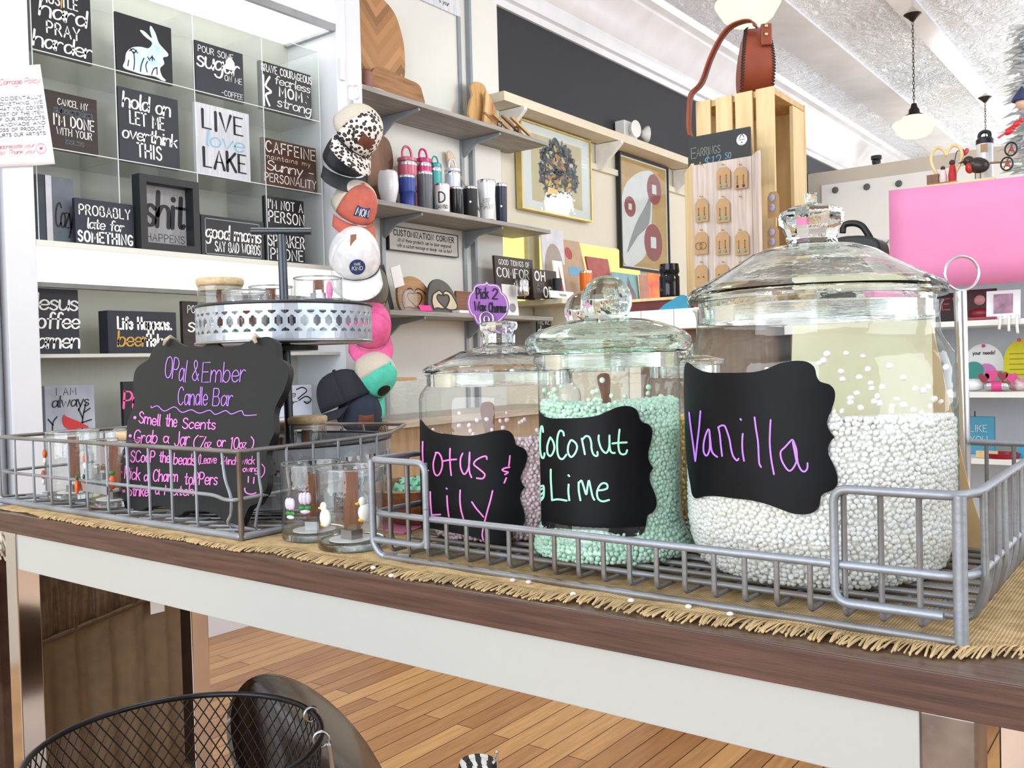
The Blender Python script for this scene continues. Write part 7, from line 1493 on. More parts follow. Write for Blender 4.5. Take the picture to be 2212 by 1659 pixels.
for px, y0, y1, kind, lb in cards:
    p_ = ex(px, y0); ecard('kraft earring card on the centre panel, '+lb, V((p_.x, RY-.006, p_.z)), V((1, 0, 0)), .039, (y1-y0)*dep/FPX, kind, V((0, -1, 0)))
sd = [(372, 'upper left side panel card'), (430, 'second left side panel card'), (462, 'side panel card with small stones'), (520, 'third left side panel card'), (590, 'lowest left side panel card')]
cl2 = la*.45+lbv*.55-n_*.012
for i, (py, lb) in enumerate(sd):
    z = ex(1480, py).z; ecard('small pale '+lb+' of the earring stand', V((cl2.x+(-.010 if i % 2 else .008), cl2.y+(.012 if i % 2 else -.010), z)), DSIDE, .032, .056, ['plain', 'turq', 'turq', 'plain', 'plain'][i], -n_)
for i, (px, py) in enumerate(((1655, 440), (1655, 515))):
    p_ = ony(px, py, RY-.01); c_ = ecard('earring card with two round lilac charms beyond the right panel, '+('upper' if i == 0 else 'lower'), V((p_.x, RY+.04, p_.z+.038)), V((1, 0, 0)), .032, .069, 'none', V((0, -1, 0)))
    for dz in (-.017, -.042): MB().sphere(V((p_.x-.002, RY+.037, p_.z+.038+dz)), .010, 12, 8, (.8, .3, 1)).build('charm', mat('charm_lilac', (190, 188, 220), .3, var=.2, scale=60), c_, smooth=180)
# black price sign
p0, p1 = ony(1485, 298, 2.425), ony(1621, 347, 2.425)
o = MB().bb((p0.x, 2.425, rz1+.007), (p1.x, 2.435, p0.z)).build('price_sign', M_black, bevel=.001, origin=((p0.x+p1.x)/2, 2.43, rz1)); tag(o, 'black chalk card reading Earrings $12.50 above the earring stand', 'sign')
wd, ht = p1.x-p0.x, p0.z-rz1-.006; mp = plane_map((p0.x, 2.425, rz1+.007), (1, 0, 0), (0, 0, 1), .0008)
b = MB(); write(b, 'E', .10*wd, .36*ht, .30*ht, .0022, mp, 'c'); write(b, 'ARRINGS', .34*wd, .40*ht, .22*ht, .0017, mp, 'c', .2, .05, width=.38*wd); b.build('lettering', mat('chalk_grey', (150, 150, 150), .8, var=.1), o)
b = MB(); write(b, '$12', .40*wd, .04*ht, .30*ht, .0022, mp, 'c', .2, .1, width=.26*wd); write(b, '.50', .64*wd, .20*ht, .16*ht, .0018, mp, 'c', .2, .05, width=.12*wd); b.ribbon([(.56*wd, .12*ht), (.72*wd, .15*ht)], .0015, mp); b.build('lettering', mat('chalk_blue', (118, 168, 206), .8, var=.1), o)
b = MB(); b.add([mp(.875*wd+.0155*math.cos(a), .66*ht+.0155*math.sin(a)) for a in [2*PI*i/28 for i in range(28)]], [tuple(range(28))]); s_ = b.build('round_sticker', M_wlab, o)
b = MB(); mp2 = plane_map((p0.x, 2.425, rz1+.007), (1, 0, 0), (0, 0, 1), .0014); b.ribbon(cr([(.84*wd, .70*ht), (.86*wd, .78*ht), (.885*wd, .80*ht), (.91*wd, .72*ht)], 4), .0022, mp2); b.ribbon([(.83*wd, .66*ht), (.92*wd, .66*ht)], .0014, mp2); b.ribbon([(.875*wd, .58*ht)], .0035, mp2); b.ribbon([(.85*wd, .52*ht), (.90*wd, .52*ht)], .0008, mp2); b.build('emblem', mat('emblem_navy', (30, 50, 80), .6), s_)
# ---- round leather handbag on the crate
M_lea = mat('tan_leather', (150, 72, 44), .42, col2=(122, 54, 34), scale=8, bump=.1, bscale=90); M_thr = mat('dark_thread', (50, 30, 26), .8)
BYc = KY+.02; bx0, bx1 = ony(1565, 150, BYc).x, ony(1664, 150, BYc).x; bz0 = kz1+.001; bz1 = ony(1625, 46, BYc).z; bw = bx1-bx0
t = thing('leather_handbag', 'round tan leather handbag with laced edges standing on the crate', 'bag', ((bx0+bx1)/2, BYc, bz0))
cxb = (bx0+bx1)/2+.008; hb = bz1-bz0; half = bw*.34
# gusset seen edge-on: a tall tapered strip, round discs either side
def gus(f):      # half width of the gusset at height fraction f
    return half*(.60+.36*math.sin(min(1, (1-f)*1.35)*PI/2)) if f < .93 else half*(.62*(1-((f-.93)/.07)**2*.55))
m_ = MB(); vs = []; nz = 20; Rd = hb*.5
for i in range(nz+1):
    f = i/nz; z = bz0+hb*f; yr = max(.004, math.sqrt(max(0, Rd*Rd-(hb*f-Rd)**2)))*.85
    for x_, y_ in ((-gus(f), 0), (gus(f), 0), (gus(f), 2*yr), (-gus(f), 2*yr)): vs.append((cxb+x_, BYc-.02-yr+.09+y_, z))
m_.add(vs, [(i*4+k, i*4+(k+1) % 4, (i+1)*4+(k+1) % 4, (i+1)*4+k) for i in range(nz) for k in range(4)]+[(3, 2, 1, 0), (nz*4, nz*4+1, nz*4+2, nz*4+3)]); m_.build('bag_body', M_lea, t, smooth=35)
m_ = MB()
for i in range(1, 26):
    f = i/26; z = bz0+hb*f; yr = max(.004, math.sqrt(max(0, Rd*Rd-(hb*f-Rd)**2)))*.85; y_ = BYc-.02-yr+.09
    for s_ in (-1, 1): m_.tube([(cxb+s_*(gus(f)-.006), y_-.001, z+.003), (cxb+s_*(gus(f)+.002), y_-.0005, z-.002), (cxb+s_*(gus(f)+.001), y_+.012, z-.001)], .0021, 5)
m_.build('lacing', M_thr, t)
st_ = [ony(px, py, BYc+.0) for px, py in ((1632, 58), (1626, 47), (1606, 47), (1578, 60), (1556, 88), (1536, 130), (1518, 180), (1507, 210), (1502, 240), (1501, 280), (1505, 300))]
st_ = [p_+V((0, -.001*i if i < 7 else -.04, 0)) for i, p_ in enumerate(st_)]
m_ = MB(); ct = cr([tuple(p_) for p_ in st_], 5); vs = []
for p_ in ct: vs += [V(p_)+V((0, .015, 0)), V(p_)-V((0, .015, 0))]
m_.add(vs, [(2*i, 2*i+1, 2*i+3, 2*i+2) for i in range(len(ct)-1)]); m_.build('strap', M_lea, t, smooth=180, solid=.004)
pf = ony(1625, 62, BYc-.03); MB().bb((pf.x-.015, BYc-.026, pf.z-.046), (pf.x+.015, BYc-.012, pf.z+.014)).build('tab', M_lea, t, bevel=.003)
for py in (58, 76): q = ony(1625, py, BYc-.028); MB().sphere(q, .0052, 12, 8, (1, .6, 1)).build('rivet', M_brass, t, smooth=180)
# things left of the crate on the counter
for o_ in t.children:
    if not o_.name.startswith('strap'): o_.rotation_euler = (0, 0, .52); o_.location.x += .024
p_ = onz(1400, 668, CT); t = thing('rustic_tray', 'chipped dark red wooden tray on the white counter', 'tray', (-1.23, 2.44, CT))
MB().bb((-1.35, 2.33, CT+.001), (-1.12, 2.52, CT+.035)).build('tray_body', mat('chipped_red', (112, 40, 38), .6, col2=(86, 30, 30), scale=20), t, bevel=.003); MB().bb((-1.35, 2.325, CT+.030), (-1.12, 2.33, CT+.038)).build('worn_edge', M_pine, t)
p_ = ony(1447, 640, 2.44); k = MB().lathe([(0, 0), (.022, 0), (.024, .01), (.024, .055), (.021, .06), (.024, .066), (.022, .085), (0, .085)], seg=24).build('black_vase', mat('gloss_black_vase', (26, 26, 30), .08, .3), smooth=50, origin=(0, 0, 0)); k.location = (p_.x, 2.44, CT+.0365); tag(k, 'glossy black vase with golden rim on the red tray', 'vase')
k.scale = (1.25, 1.25, 1.25)
p_ = ony(1455, 655, 2.30); m_ = MB(); m_.prism([(-.045, 0), (.045, 0), (.045, .03), (.025, .038), (-.025, .015)], (p_.x, 2.295, CT+.001), (1, 0, 0), (0, 0, 1), .02); k = m_.build('teal_cap', mat('teal_cloth', (64, 152, 184), .8), origin=(p_.x, 2.295, CT)); tag(k, 'folded teal cloth beside the earring stand', 'cloth')
a, c = ony(1668, 395, 2.75), ony(1712, 470, 2.75)
o = MB().prism([(0, 0), (.14, 0), (.012, .30), (0, .30)], (a.x-.02, 2.78, CT+.001), (1, 0, 0), (0, 0, 1), .02).build('green_folder', mat('forest_green', (26, 88, 78), .6), origin=(a.x, 2.78, CT)); tag(o, 'dark green triangular folder leaning behind the crate', 'folder')

# ---- second counter with the black handbag
t = thing('back_counter', 'white counter behind the Vanilla jar carrying the black handbag', 'counter', (-.55, 2.6, 0))
MB().bb((-.93, 2.50, 1.06), (-.672, 2.95, 1.10)).build('top', M_tile, t); MB().bb((-.92, 2.52, 0), (-.69, 2.93, 1.06)).build('body', MATS['counter_brown'], t)
HY = 2.6; a = ony(1782, 500, HY); c = ony(1902, 500, HY); zt_ = ony(1850, 510, HY).z
t = thing('black_handbag', 'black handbag with an arched handle behind the Vanilla jar lid', 'bag', ((a.x+c.x)/2, HY, 1.101)); wdb = c.x-a.x
MB().prism(cr([(-.5*wdb, 0), (.5*wdb, 0), (.5*wdb, 0), (.5*wdb, (zt_-1.101)*.7), (.36*wdb, (zt_-1.101)*.97), (-.36*wdb, (zt_-1.101)), (-.5*wdb, (zt_-1.101)*.8)], 5, True), ((a.x+c.x)/2, HY, 1.101), (1, 0, 0), (0, 0, 1), .10).build('bag_body', mat('black_leather', (28, 28, 30), .45, var=.1), t, bevel=.012)
q = [ony(px, py, HY-.02) for px, py in ((1808, 500), (1812, 482), (1832, 478), (1850, 484), (1862, 500), (1870, 514))]
MB().tube(cr([tuple(x_+V((0, .05, 0))) for x_ in q], 5), .009, 8).build('handle', MATS['black_leather'], t, smooth=180)
p_ = ony(1845, 512, HY+.14); t = thing('potted_fern', 'small green fern behind the black handbag', 'plant', (p_.x, HY+.2, 1.101)); MB().lathe([(0, 0), (.05, 0), (.06, .12), (.055, .12), (.05, .02), (0, .02)], (p_.x, HY+.2, 1.101), 24).build('pot', M_tile, t, smooth=40)
m_ = MB(); rnd = random.Random(3)
for i in range(26):
    az = rnd.uniform(0, 2*PI); L = rnd.uniform(.06, .13); top = V((p_.x, HY+.2, 1.215)); e = top+V((math.cos(az)*L*.7, math.sin(az)*L*.5, L)); s_ = V((-math.sin(az), math.cos(az), 0))*.008
    m_.add([top-s_*.3, top+s_*.3, (top+e)/2+s_+V((0, 0, .02)), e, (top+e)/2-s_+V((0, 0, .02))], [(0, 1, 2, 3, 4)])
m_.build('fronds', mat('fern_green', (120, 158, 112), .6, var=.2), t, solid=.001)

# ================================================================== white shelf unit and the pink poster on the right
SY = 2.60; ux0 = ony(1926, 500, SY).x
t = thing('shelf_unit', 'white shelf unit of valentine gifts at the right edge', 'shelf', (0, 2.8, 0))
shy = [690, 847, 992, 1180]; szs = [ony(2150, y_, SY).z for y_ in shy]
M_shw = mat('shelf_white', (238, 238, 236), .5, var=.02, scale=3)
MB().bb((ux0, 2.98, 0), (.45, 3.0, 1.43)).build('back_panel', mat('shelf_back', (238, 240, 246), .6, var=.02, scale=3), t)
for x_ in (ux0, .43): MB().bb((x_, SY, 0), (x_+.02, 2.98, 1.43)).build('side_panel', M_shw, t)
for z in szs+[.28, 1.412]: MB().bb((ux0+.021, SY, z-.014 if z < 1.4 else z), (.429, 2.98, z if z < 1.4 else z+.016)).build('shelf_board', M_shw, t)
PYp = SY-.006
p0, p1 = ony(1920, 412, PYp), ony(1935, 622, PYp); pr_ = ony(2212, 388, PYp)
o = MB(); vs = []; nX = 10
zl_, zr_ = p0.z, pr_.z+.006; zb_l, zb_r = ony(1930, 628, PYp).z, ony(2212, 605, PYp).z-.004
xe = pr_.x+.12
for i in range(nX+1):
    f = i/nX; x_ = p0.x+(xe-p0.x)*f
    for k in range(5): g = k/4; zz_ = (zl_+(zr_-zl_)*f)*(1-g)+(zb_l+(zb_r-zb_l)*f)*g; vs.append((x_, PYp-.002-.008*math.sin(f*3)*math.sin(g*PI), zz_))
o.add(vs, [(i*5+k, i*5+k+1, (i+1)*5+k+1, (i+1)*5+k) for i in range(nX) for k in range(4)])
o = o.build('pink_poster', mat('poster_pink', (236, 146, 194), .7, var=.02, scale=6), smooth=180, origin=p0, solid=.0008); tag(o, 'large blank pink poster card hung on the front of the white shelf unit', 'poster')
def up(px, py, y=2.7): return ony(px, py, y)
def prop(name, label, cat, px, y_, zi, mb, m, group='gifts on the white shelf unit', smooth=None):
    p_ = ony(px, 700, y_); k_ = mb.build(name, m, smooth=smooth, origin=(0, 0, 0)); k_.location = (p_.x, y_, szs[zi]+.001 if zi >= 0 else 1.4285); tag(k_, label, cat, group); return k_
c = prop('photo_card', 'white card with a pink and grey picture on the upper shelf', 'card', 2168, 2.64, 0, MB().box((0, 0, .037), (.078, .004, .074), rotx(-.12)), M_wlab)
MB().box((0, -.0035, .040), (.044, .001, .05), rotx(-.12)).build('picture', mat('card_picture', (196, 150, 178), .6, col2=(120, 96, 110), scale=40), c, local=True)
c = prop('heart_sign', 'dark card with red heart writing on the upper shelf', 'card', 2058, 2.72, 0, MB().box((0, 0, .04), (.085, .006, .08)), mat('dark_card', (52, 28, 30), .6))
b = MB(); write(b, 'EV', 0, .035, .03, .004, plane_map((0, -.0035, 0), (1, 0, 0), (0, 0, 1), .001), 'c', .2, 0, width=.05); b.build('lettering', INK['r'], c, local=True)
c = prop('rose_figure', 'dark red bouquet card with a pale rose on the upper shelf', 'card', 2118, 2.70, 0, MB().box((0, 0, .042), (.08, .006, .084)), mat('burgundy_card', (84, 36, 40), .6, col2=(50, 24, 28), scale=30))
MB().sphere((0, -.006, .055), .014, 12, 8, (1, .4, 1)).build('rose', mat('rose_pale', (218, 150, 150), .6, var=.15, scale=60), c, smooth=180, local=True); MB().sphere((0, -.006, .02), .02, 12, 8, (1.3, .4, .7)).build('ribbon', mat('deep_red', (150, 24, 44), .4, var=.1), c, smooth=180, local=True)
c = prop('red_ribbon', 'red ribbon scraps lying on the upper shelf', 'ribbon', 2120, 2.62, 0, MB().box((0, 0, .004), (.07, .02, .006)), MATS['deep_red'])
for i, px in enumerate((2162, 2181, 2198)):
    m_ = MB(); m_.tube(cr([(0, .012, .003), (0, -.008, .002), (0, -.014, -.012), (.002*(i-1), -.013, -.03-.006*i)], 4), .0035, 6); p_ = ony(px, 700, SY); k = m_.build('white_tassel', M_shw, smooth=180, origin=(0, 0, 0)); k.location = (p_.x, SY, szs[0]+.004)
    tag(k, 'white ribbon tassel hanging over the upper shelf edge, '+['leftmost', 'middle', 'rightmost'][i], 'tassel', 'tassels on the upper shelf edge')
arch = lambda w_, h_: [(-w_/2, 0), (w_/2, 0), (w_/2, h_*.55)]+[(w_/2*math.cos(a), h_*.55+h_*.45*math.sin(a)) for a in [PI*i/12 for i in range(1, 12)]]+[(-w_/2, h_*.55)]
c = prop('bath_card', 'white arched card with coloured circles on the middle shelf', 'card', 2124, 2.80, 1, MB().prism(arch(.10, .125), (0, 0, 0), (1, 0, 0), (0, 0, 1), .004), M_wlab)
for x_, z_, r_, n_, cc_ in ((-.025, .05, .026, 'circle_teal', (64, 158, 150)), (.006, .045, .025, 'circle_pink', (226, 130, 202)), (.038, .03, .02, 'circle_sage', (150, 182, 160))):
    MB().prism([(r_*math.cos(a), r_*math.sin(a)) for a in [2*PI*i/24 for i in range(24)]], (x_, -.002-abs(x_)*.02, z_), (1, 0, 0), (0, 0, 1), .001).build('colour_circle', mat(n_, cc_, .6), c, local=True)
b = MB(); write(b, 'your needs!', 0, .095, .010, .0016, plane_map((0, 0, 0), (1, 0, 0), (0, 0, 1), .001), 'c', .2, .05, width=.055); b.build('lettering', INK['k'], c, local=True); MB().sphere((.0, -.002, .119), .005, 8, 6).build('bow', M_pinkw, c, smooth=180, local=True)
c = prop('yellow_card', 'bright yellow arched card at the right edge of the middle shelf', 'card', 2212, 2.78, 1, MB().prism(arch(.10, .135), (0, 0, 0), (1, 0, 0), (0, 0, 1), .004), mat('card_yellow', (226, 214, 30), .6)); MB().sphere((-.012, -.002, .132), .005, 8, 6).build('bow', M_pinkw, c, smooth=180, local=True)
b = MB()
for i in range(6): b.ribbon([(-.035, .095-.014*i), (.03, .095-.014*i)], .003, plane_map((0, 0, 0), (1, 0, 0), (0, 0, 1), .001))
b.build('print_lines', mat('olive_ink', (168, 158, 30), .7), c, local=True)
m_ = MB()
for s_ in (-1, 1): m_.sphere((s_*.020, 0, .013), .014, 12, 8, (.75, 1, .9))
m_.tube([(-.02, 0, .013), (.02, 0, .013)], .0125, 14)
c = prop('gift_roll', 'silver wrapped treat with a pink band and red heart bow on the middle shelf', 'gift', 2152, 2.64, 1, m_, M_chrome, smooth=60); MB().tube([(-.012, 0, .013), (.012, 0, .013)], .0135, 16).build('pink_band', mat('band_pink', (222, 70, 140), .5), c, smooth=60, local=True)
hr = [(0, -.9), (.9, .1), (.75, .8), (.3, .85), (0, .5), (-.3, .85), (-.75, .8), (-.9, .1)]
for x_, z_, s2, mm in ((-.012, .040, .016, 'band_pink'), (.014, .038, .013, 'deep_red'), (-.030, .034, .014, 'deep_red'), (.034, .034, .014, 'band_pink')): MB().prism(cr([(u_*s2, v_*s2) for u_, v_ in hr], 3, True), (x_, -.004, z_), (1, 0, 0), (0, 0, 1), .004).build('heart', MATS[mm], c, local=True)
m_ = MB(); m_.sphere((0, 0, .018), .03, 14, 10, (1.1, .8, .62)); c = prop('tissue_bundle', 'white and red tissue wrapped bundle right of the silver treat', 'gift', 2196, 2.68, 1, m_, mat('tissue_print', (244, 240, 240), .7, col2=(196, 40, 70), scale=60), smooth=180)
m_ = MB(); m_.sphere((0, 0, .016), .03, 14, 10, (1.1, .8, .55)); c = prop('tissue_bundle', 'white tissue wrapped bundle left of the silver treat', 'gift', 2100, 2.66, 1, m_, M_wlab, smooth=180)
c = prop('blue_candle', 'teal blue square candle with a wick on the third shelf', 'candle', 2112, 2.72, 2, MB().box((0, 0, .05), (.075, .02, .1)), mat('candle_blue', (74, 164, 196), .5, var=.05)); MB().tube([(-.01, 0, .1), (-.01, 0, .115)], .0015, 6).build('wick', M_black, c, local=True)
b = MB(); mpc = plane_map((0, -.0101, 0), (1, 0, 0), (0, 0, 1), .001); write(b, 'LIKE', 0, .06, .018, .0015, mpc, 'c', .2); write(b, 'YOU', .0, .03, .018, .0015, mpc, 'c', .2); b.build('lettering', INK['w'], c, local=True)
c = prop('red_dish', 'flat red dish at the front of the third shelf', 'dish', 2160, 2.64, 2, MB().lathe([(0, 0), (.04, 0), (.044, .012), (.04, .012), (.036, .004), (0, .004)], seg=28), MATS['deep_red'], smooth=40)
c = prop('wood_block', 'pale wooden block under the blue candle front', 'block', 2128, 2.62, 2, MB().box((0, 0, .009), (.05, .012, .018)), M_pine)
c = prop('blue_box', 'bright blue box at the right edge of the third shelf', 'box', 2212, 2.66, 2, MB().box((0, 0, .02), (.03, .03, .04)), mat('box_blue', (52, 166, 206), .5))
c = prop('printed_bag', 'white bag with green print on the low shelf', 'bag', 2120, 2.66, 3, MB().box((0, 0, .02), (.11, .05, .04)), mat('bag_print', (240, 240, 236), .7, col2=(140, 170, 120), scale=40)); c = prop('printed_bag', 'white bag with red print at the right on the low shelf', 'bag', 2205, 2.66, 3, MB().box((0, 0, .025), (.10, .05, .05)), mat('bag_print_red', (240, 238, 236), .7, col2=(170, 90, 70), scale=40))
# ---- house shelf, figures and birds on top
TZ2 = 1.4285; hy = 2.72
p0, p1 = ony(1986, 400, hy), ony(2148, 384, hy)
t = thing('house_shelf', 'pale wooden shadow-box shelf standing on top of the shelf unit', 'shelf', ((p0.x+p1.x)/2, hy+.05, TZ2)); zt2 = (p0.z+p1.z)/2
MB().bb((p0.x, hy, zt2-.012), (p1.x, hy+.11, zt2)).build('top_board', M_pine, t, bevel=.001)
for x_ in (p0.x+.004, p1.x-.018): MB().bb((x_, hy+.004, TZ2), (x_+.014, hy+.11, zt2-.012)).build('side_board', M_pine, t)
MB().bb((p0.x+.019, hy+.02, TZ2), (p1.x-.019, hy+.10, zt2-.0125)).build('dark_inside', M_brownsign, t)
fz = zt2+.0008
p_ = ony(2042, 380, hy+.03); t = thing('heart_figure', 'open wooden heart with two small red and white figures', 'figurine', (p_.x, hy+.03, fz)); s3 = .055
hp = [(0, -.95), (.62, -.35), (.95, .25), (.85, .75), (.45, .92), (.1, .7), (0, .5), (-.1, .7), (-.45, .92), (-.85, .75), (-.95, .25), (-.62, -.35)]
MB().tube(cr([(p_.x+u_*s3*.75, hy+.045, fz+.056+v_*s3) for u_, v_ in hp], 5, True), .0045, 8, True).build('heart_rim', M_pine, t, smooth=180)
MB().bb((p_.x-.045, hy+.02, fz), (p_.x+.03, hy+.07, fz+.006)).build('base', M_cut1, t); MB().bb((p_.x-.048, hy+.03, fz+.006), (p_.x-.018, hy+.06, fz+.032)).build('block', M_cut2, t)
for x_, h_, m, n_ in ((.016, .062, 'figure_red', (190, 36, 40)), (-.008, .048, 'figure_pale', (232, 214, 214))):
    MB().lathe([(0, 0), (.010, 0), (.011, h_*.3), (.007, h_*.72), (.004, h_*.78), (0, h_*.78)], (p_.x+x_, hy+.04, fz+.006), 16).build('figure_body', mat(m, n_, .6, var=.1), t, smooth=50); MB().sphere((p_.x+x_, hy+.04, fz+.006+h_*.86), h_*.13, 10, 8).build('figure_head', mat('figure_hair', (66, 44, 38), .7), t, smooth=180)
def bird(label, px, py, s_, flip, breast):
    c_ = ony(px, py, hy+.04); t_ = thing('bird_figure', label, 'figurine', (c_.x, hy+.04, fz), 'painted robin figures'); m_ = MB(); k_ = -1 if flip else 1
    z_ = c_.z; m_.sphere((c_.x, hy+.04, z_), .020*s_, 16, 12, (1.35, .85, .95), roty(k_*.25)); m_.sphere((c_.x-k_*.020*s_, hy+.04, z_+.013*s_), .0125*s_, 12, 10); m_.build('body', mat('bird_dark', (48, 36, 34), .35, var=.15), t_, smooth=180)
    MB().tube([(c_.x-k_*.030*s_, hy+.04, z_+.013*s_), (c_.x-k_*.043*s_, hy+.04, z_+.011*s_)], [.003*s_, .0006], 6).build('beak', M_black, t_); MB().box((c_.x+k_*.045*s_, hy+.04, z_+.0), (.05*s_, .008*s_, .004*s_), roty(k_*.08)).build('tail', M_cut2, t_)
    if breast: MB().sphere((c_.x-k_*.017*s_, hy+.036, z_-.004*s_), .0135*s_, 12, 10, (.75, 1.0, 1.05)).build('red_breast', mat('breast_red', (196, 44, 34), .4, var=.08), t_, smooth=180)
    for dx in (-.006, .006): MB().tube([(c_.x+dx, hy+.04, z_-.012*s_), (c_.x+dx, hy+.04, fz)], .0018, 5).build('leg', M_cut2, t_)
    return c_
c_ = bird('dark robin figure with a red breast holding a wire heart', 2112, 357, 1.12, False, True)
sx = -1; w0 = V((c_.x-.050, hy+.04, c_.z+.012)); MB().tube(cr([tuple(w0+V((u_*.011-.010, 0, v_*.010))) for u_, v_ in hp], 4, True), .0009, 6, True).build('wire_heart', M_steel, bpy.data.objects['bird_figure'], smooth=180)
c2 = ony(2083, 328, hy+.06); t = thing('red_heart', 'small red heart on a wire above the robin', 'ornament', (c2.x, hy+.06, fz)); MB().prism(cr([(u_*.012, v_*.011) for u_, v_ in hr], 4, True), (c2.x, hy+.06, c2.z), (1, 0, 0), (0, 0, 1), .007).build('heart', mat('heart_red', (206, 40, 44), .35), t, bevel=.002, smooth=40)
MB().tube(cr([(c2.x-.006, hy+.064, c2.z-.002), (c2.x-.02, hy+.064, c2.z+.003), (c2.x-.03, hy+.064, fz+.03), (c2.x-.03, hy+.064, fz)], 5), .0012, 6).build('wire', M_black, t, smooth=180)
p_ = ony(2126, 345, hy+.13); zb_ = TZ2; t = thing('white_bottle', 'tall white bottle with black loop lid and kraft tag behind the robin', 'bottle', (p_.x, hy+.14, TZ2)); zc = ony(2126, 312, hy+.14).z
r_ = 16.5*((p_-CAM).dot(_f))/FPX
MB().lathe([(0, 0), (r_*.9, 0), (r_, .01), (r_, zc-TZ2), (0, zc-TZ2)], (p_.x, hy+.14, TZ2), 28).build('body', tm('white', (236, 238, 242)), t, smooth=40); MB().lathe([(0, 0), (r_*1.04, 0), (r_*1.04, .012), (r_*.8, .018), (0, .018)], (p_.x, hy+.14, zc+.0005), 28).build('lid', M_black, t, smooth=40)
MB().tube(cr([(p_.x-.013, hy+.14, zc+.014), (p_.x-.012, hy+.14, zc+.030), (p_.x, hy+.14, zc+.036), (p_.x+.012, hy+.14, zc+.030), (p_.x+.013, hy+.14, zc+.014)], 5), .005, 8).build('loop', M_black, t, smooth=180)
MB().box((p_.x+.002, hy+.14-r_-.002, zc-.014), (.017, .0015, .022)).build('tag', M_kraft, t)
# white flocked tree with ornaments
p_ = ony(2235, 300, 2.80); t = thing('white_tree', 'white feathery tree hung with bird ornaments at the right edge', 'tree', (p_.x, 2.80, TZ2)); rnd = random.Random(11); m_ = MB(); Ht = ony(2212, 160, 2.80).z-TZ2+.10
MB().tube([(p_.x, 2.80, TZ2), (p_.x, 2.80, TZ2+Ht*.9)], .008, 8).build('trunk', mat('pale_trunk', (190, 184, 178), .7), t); MB().lathe([(0, 0), (.05, 0), (.05, .012), (0, .012)], (p_.x, 2.80, TZ2), 20).build('base', M_shw, t)
for i in range(620):
    f = rnd.random()**.8; z = TZ2+.03+Ht*f; a = rnd.uniform(0, 2*PI); R_2 = .105*(1-f*.35)*rnd.uniform(.4, 1); c = V((p_.x, 2.80, z)); e = c+V((math.cos(a)*R_2, math.sin(a)*R_2, rnd.uniform(-.03, .01))); dd = (e-c).normalized(); s_ = dd.cross(V((0, 0, 1)))*rnd.uniform(.010, .020)
    m1 = c.lerp(e, .62); m_.add([m1-dd*.03, m1+s_+V((0, 0, .004)), e, m1-s_+V((0, 0, .004))], [(0, 1, 2, 3)])
tag(m_.build('white_foliage', mat('flocking', (238, 240, 240), .8, var=.06), t), kind='stuff')
def orn(name, label, px, py, y_, parts):
    c = ony(px, py, y_); t_ = thing(name, label, 'ornament', c, 'ornaments on the white tree')
    for nm, mb, m in parts(c): mb.build(nm, m, t_, smooth=60)
M_red = MATS['heart_red']
for px, py, lb in ((2196, 268, 'red bird ornament on the white tree, upper one'), (2180, 284, 'red bird ornament on the white tree, lower one')):
    orn('bird_ornament', lb, px, py, 2.70, lambda c: [('body', MB().sphere(c, .010, 12, 8, (1.2, .8, .8), roty(-.6)).sphere(c+V((.010, 0, .008)), .006, 10, 7), M_red), ('tail', MB().box(c+V((-.018, 0, -.008)), (.02, .004, .005), roty(-.5)), M_red)])
for px, py, lb in ((2184, 322, 'oval twig ornament with a red spot, upper'), (2175, 354, 'round twig ornament with a red bird, lower')):
    orn('twig_ornament', lb, px, py, 2.69, lambda c: [('twig_ring', MB().tube([c+V((.014*math.cos(a), 0, .017*math.sin(a))) for a in [2*PI*i/20 for i in range(20)]], .0022, 6, True), M_black), ('twig', MB().tube([c+V((-.008, 0, -.013)), c+V((.004, 0, .014))], .0016, 5), M_cut2), ('twig', MB().tube([c+V((.008, 0, -.012)), c+V((.0, 0, .012))], .0016, 5), M_cut2), ('red_bird', MB().sphere(c+V((.002, -.002, -.003)), .004, 8, 6), M_red)])
orn('gnome_ornament', 'gnome ornament with a navy hat at the right edge of the tree', 2207, 214, 2.69, lambda c: [('hat', MB().lathe([(0, .034), (.012, .018), (.022, .004), (.024, -.004), (.021, -.006), (0, -.006)], c, 20), mat('hat_navy', (44, 54, 92), .7, var=.1)), ('face', MB().sphere(c+V((0, -.002, -.012)), .015, 12, 8), mat('gnome_face', (214, 176, 150), .6))])
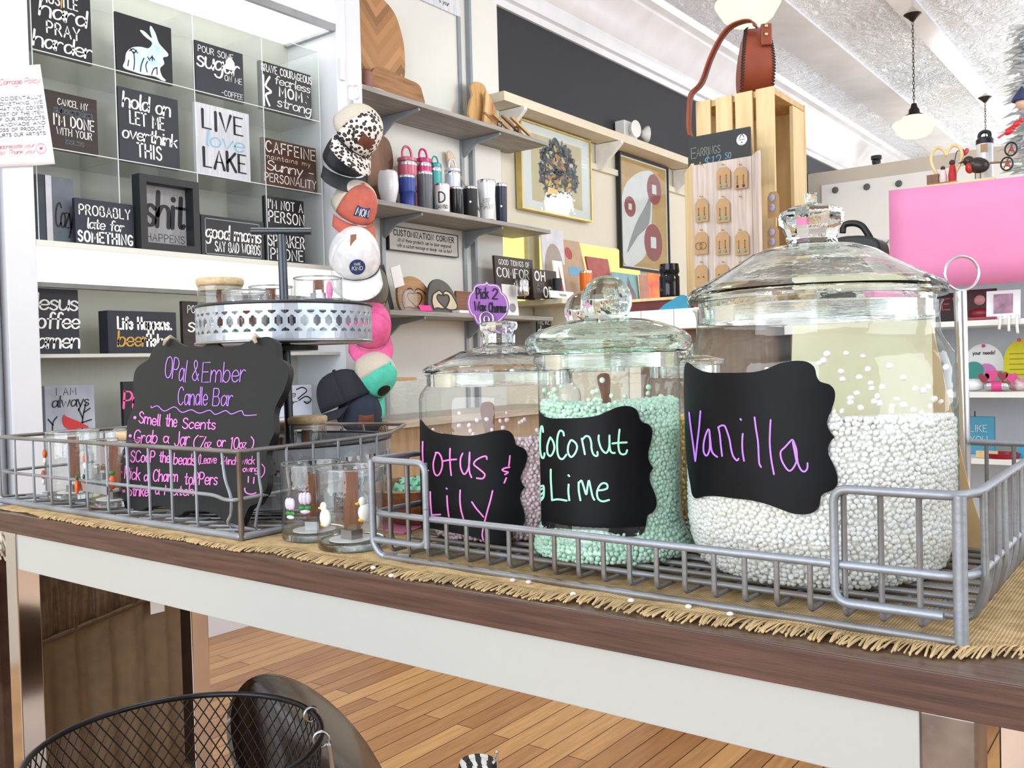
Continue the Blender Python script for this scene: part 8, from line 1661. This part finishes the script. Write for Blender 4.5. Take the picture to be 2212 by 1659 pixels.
# ================================================================== schoolhouse pendant lights
M_globe = lamp_mat('opal_glass', (255, 248, 216), 1.35); M_iron = mat('dark_iron', (44, 40, 38), .45, .6, var=.1)
gp_ = [(0, -.125), (.04, -.124), (.085, -.112), (.115, -.088), (.130, -.062), (.150, -.030), (.152, -.018), (.140, -.004), (.105, .010), (.082, .020), (.078, .034), (.060, .038)]
def pendant(label, y, z, x_=-1.67):
    t_ = thing('pendant_light', label, 'light', (x_, y, CEIL), 'schoolhouse pendant lights')
    MB().lathe([(0, 0), (.062, 0), (.066, -.018), (.03, -.05), (.014, -.07), (0, -.07)], (x_, y, CEIL-.001), 28).build('canopy', M_iron, t_, smooth=50)
    MB().lathe([(0, .13), (.018, .128), (.024, .10), (.036, .085), (.040, .055), (.062, .045), (.064, .032), (0, .032)], (x_, y, z), 28).build('holder', M_iron, t_, smooth=50)
    MB().lathe(gp_, (x_, y, z), 40).build('globe', M_globe, t_, smooth=60)
    m_ = MB(); zc_ = z+.13; i = 0
    while zc_ < CEIL-.07:
        u_ = V((1, 0, 0)) if i % 2 else V((0, 1, 0)); m_.tube([V((x_, y, zc_+.014))+u_*.007*math.cos(a)+V((0, 0, .017*math.sin(a))) for a in [2*PI*k/10 for k in range(10)]], .0022, 5, True); zc_ += .027; i += 1
    m_.build('chain', M_iron, t_, smooth=180)
    l = bpy.data.lights.new('bulb', 'POINT'); l.energy = 34; l.color = (1, .97, .92); l.shadow_soft_size = .12; o_ = bpy.data.objects.new('bulb', l); COL.objects.link(o_); o_.location = (x_, y, z-.22); o_.parent = t_; o_.location = (0, 0, z-.22-CEIL)
d_ = ray(1620, -18); pendant('nearest pendant light, only the glowing globe bottom in view at the top', 4.10, 2.665)
pendant('schoolhouse pendant light with glowing cream globe hanging on a chain', 7.19, 2.70)
pendant('far pendant light hidden behind the white bottle, dark canopy and chain visible', 10.0, 2.70)
pendant('extra pendant light added unseen as fill, away from the charcoal wall', 2.6, 2.70, 1.1)  # unseen lamp added to fill the room
pendant('extra pendant light added unseen as fill above the display table', 1.2, 2.70)  # unseen lamp added to brighten the table from above
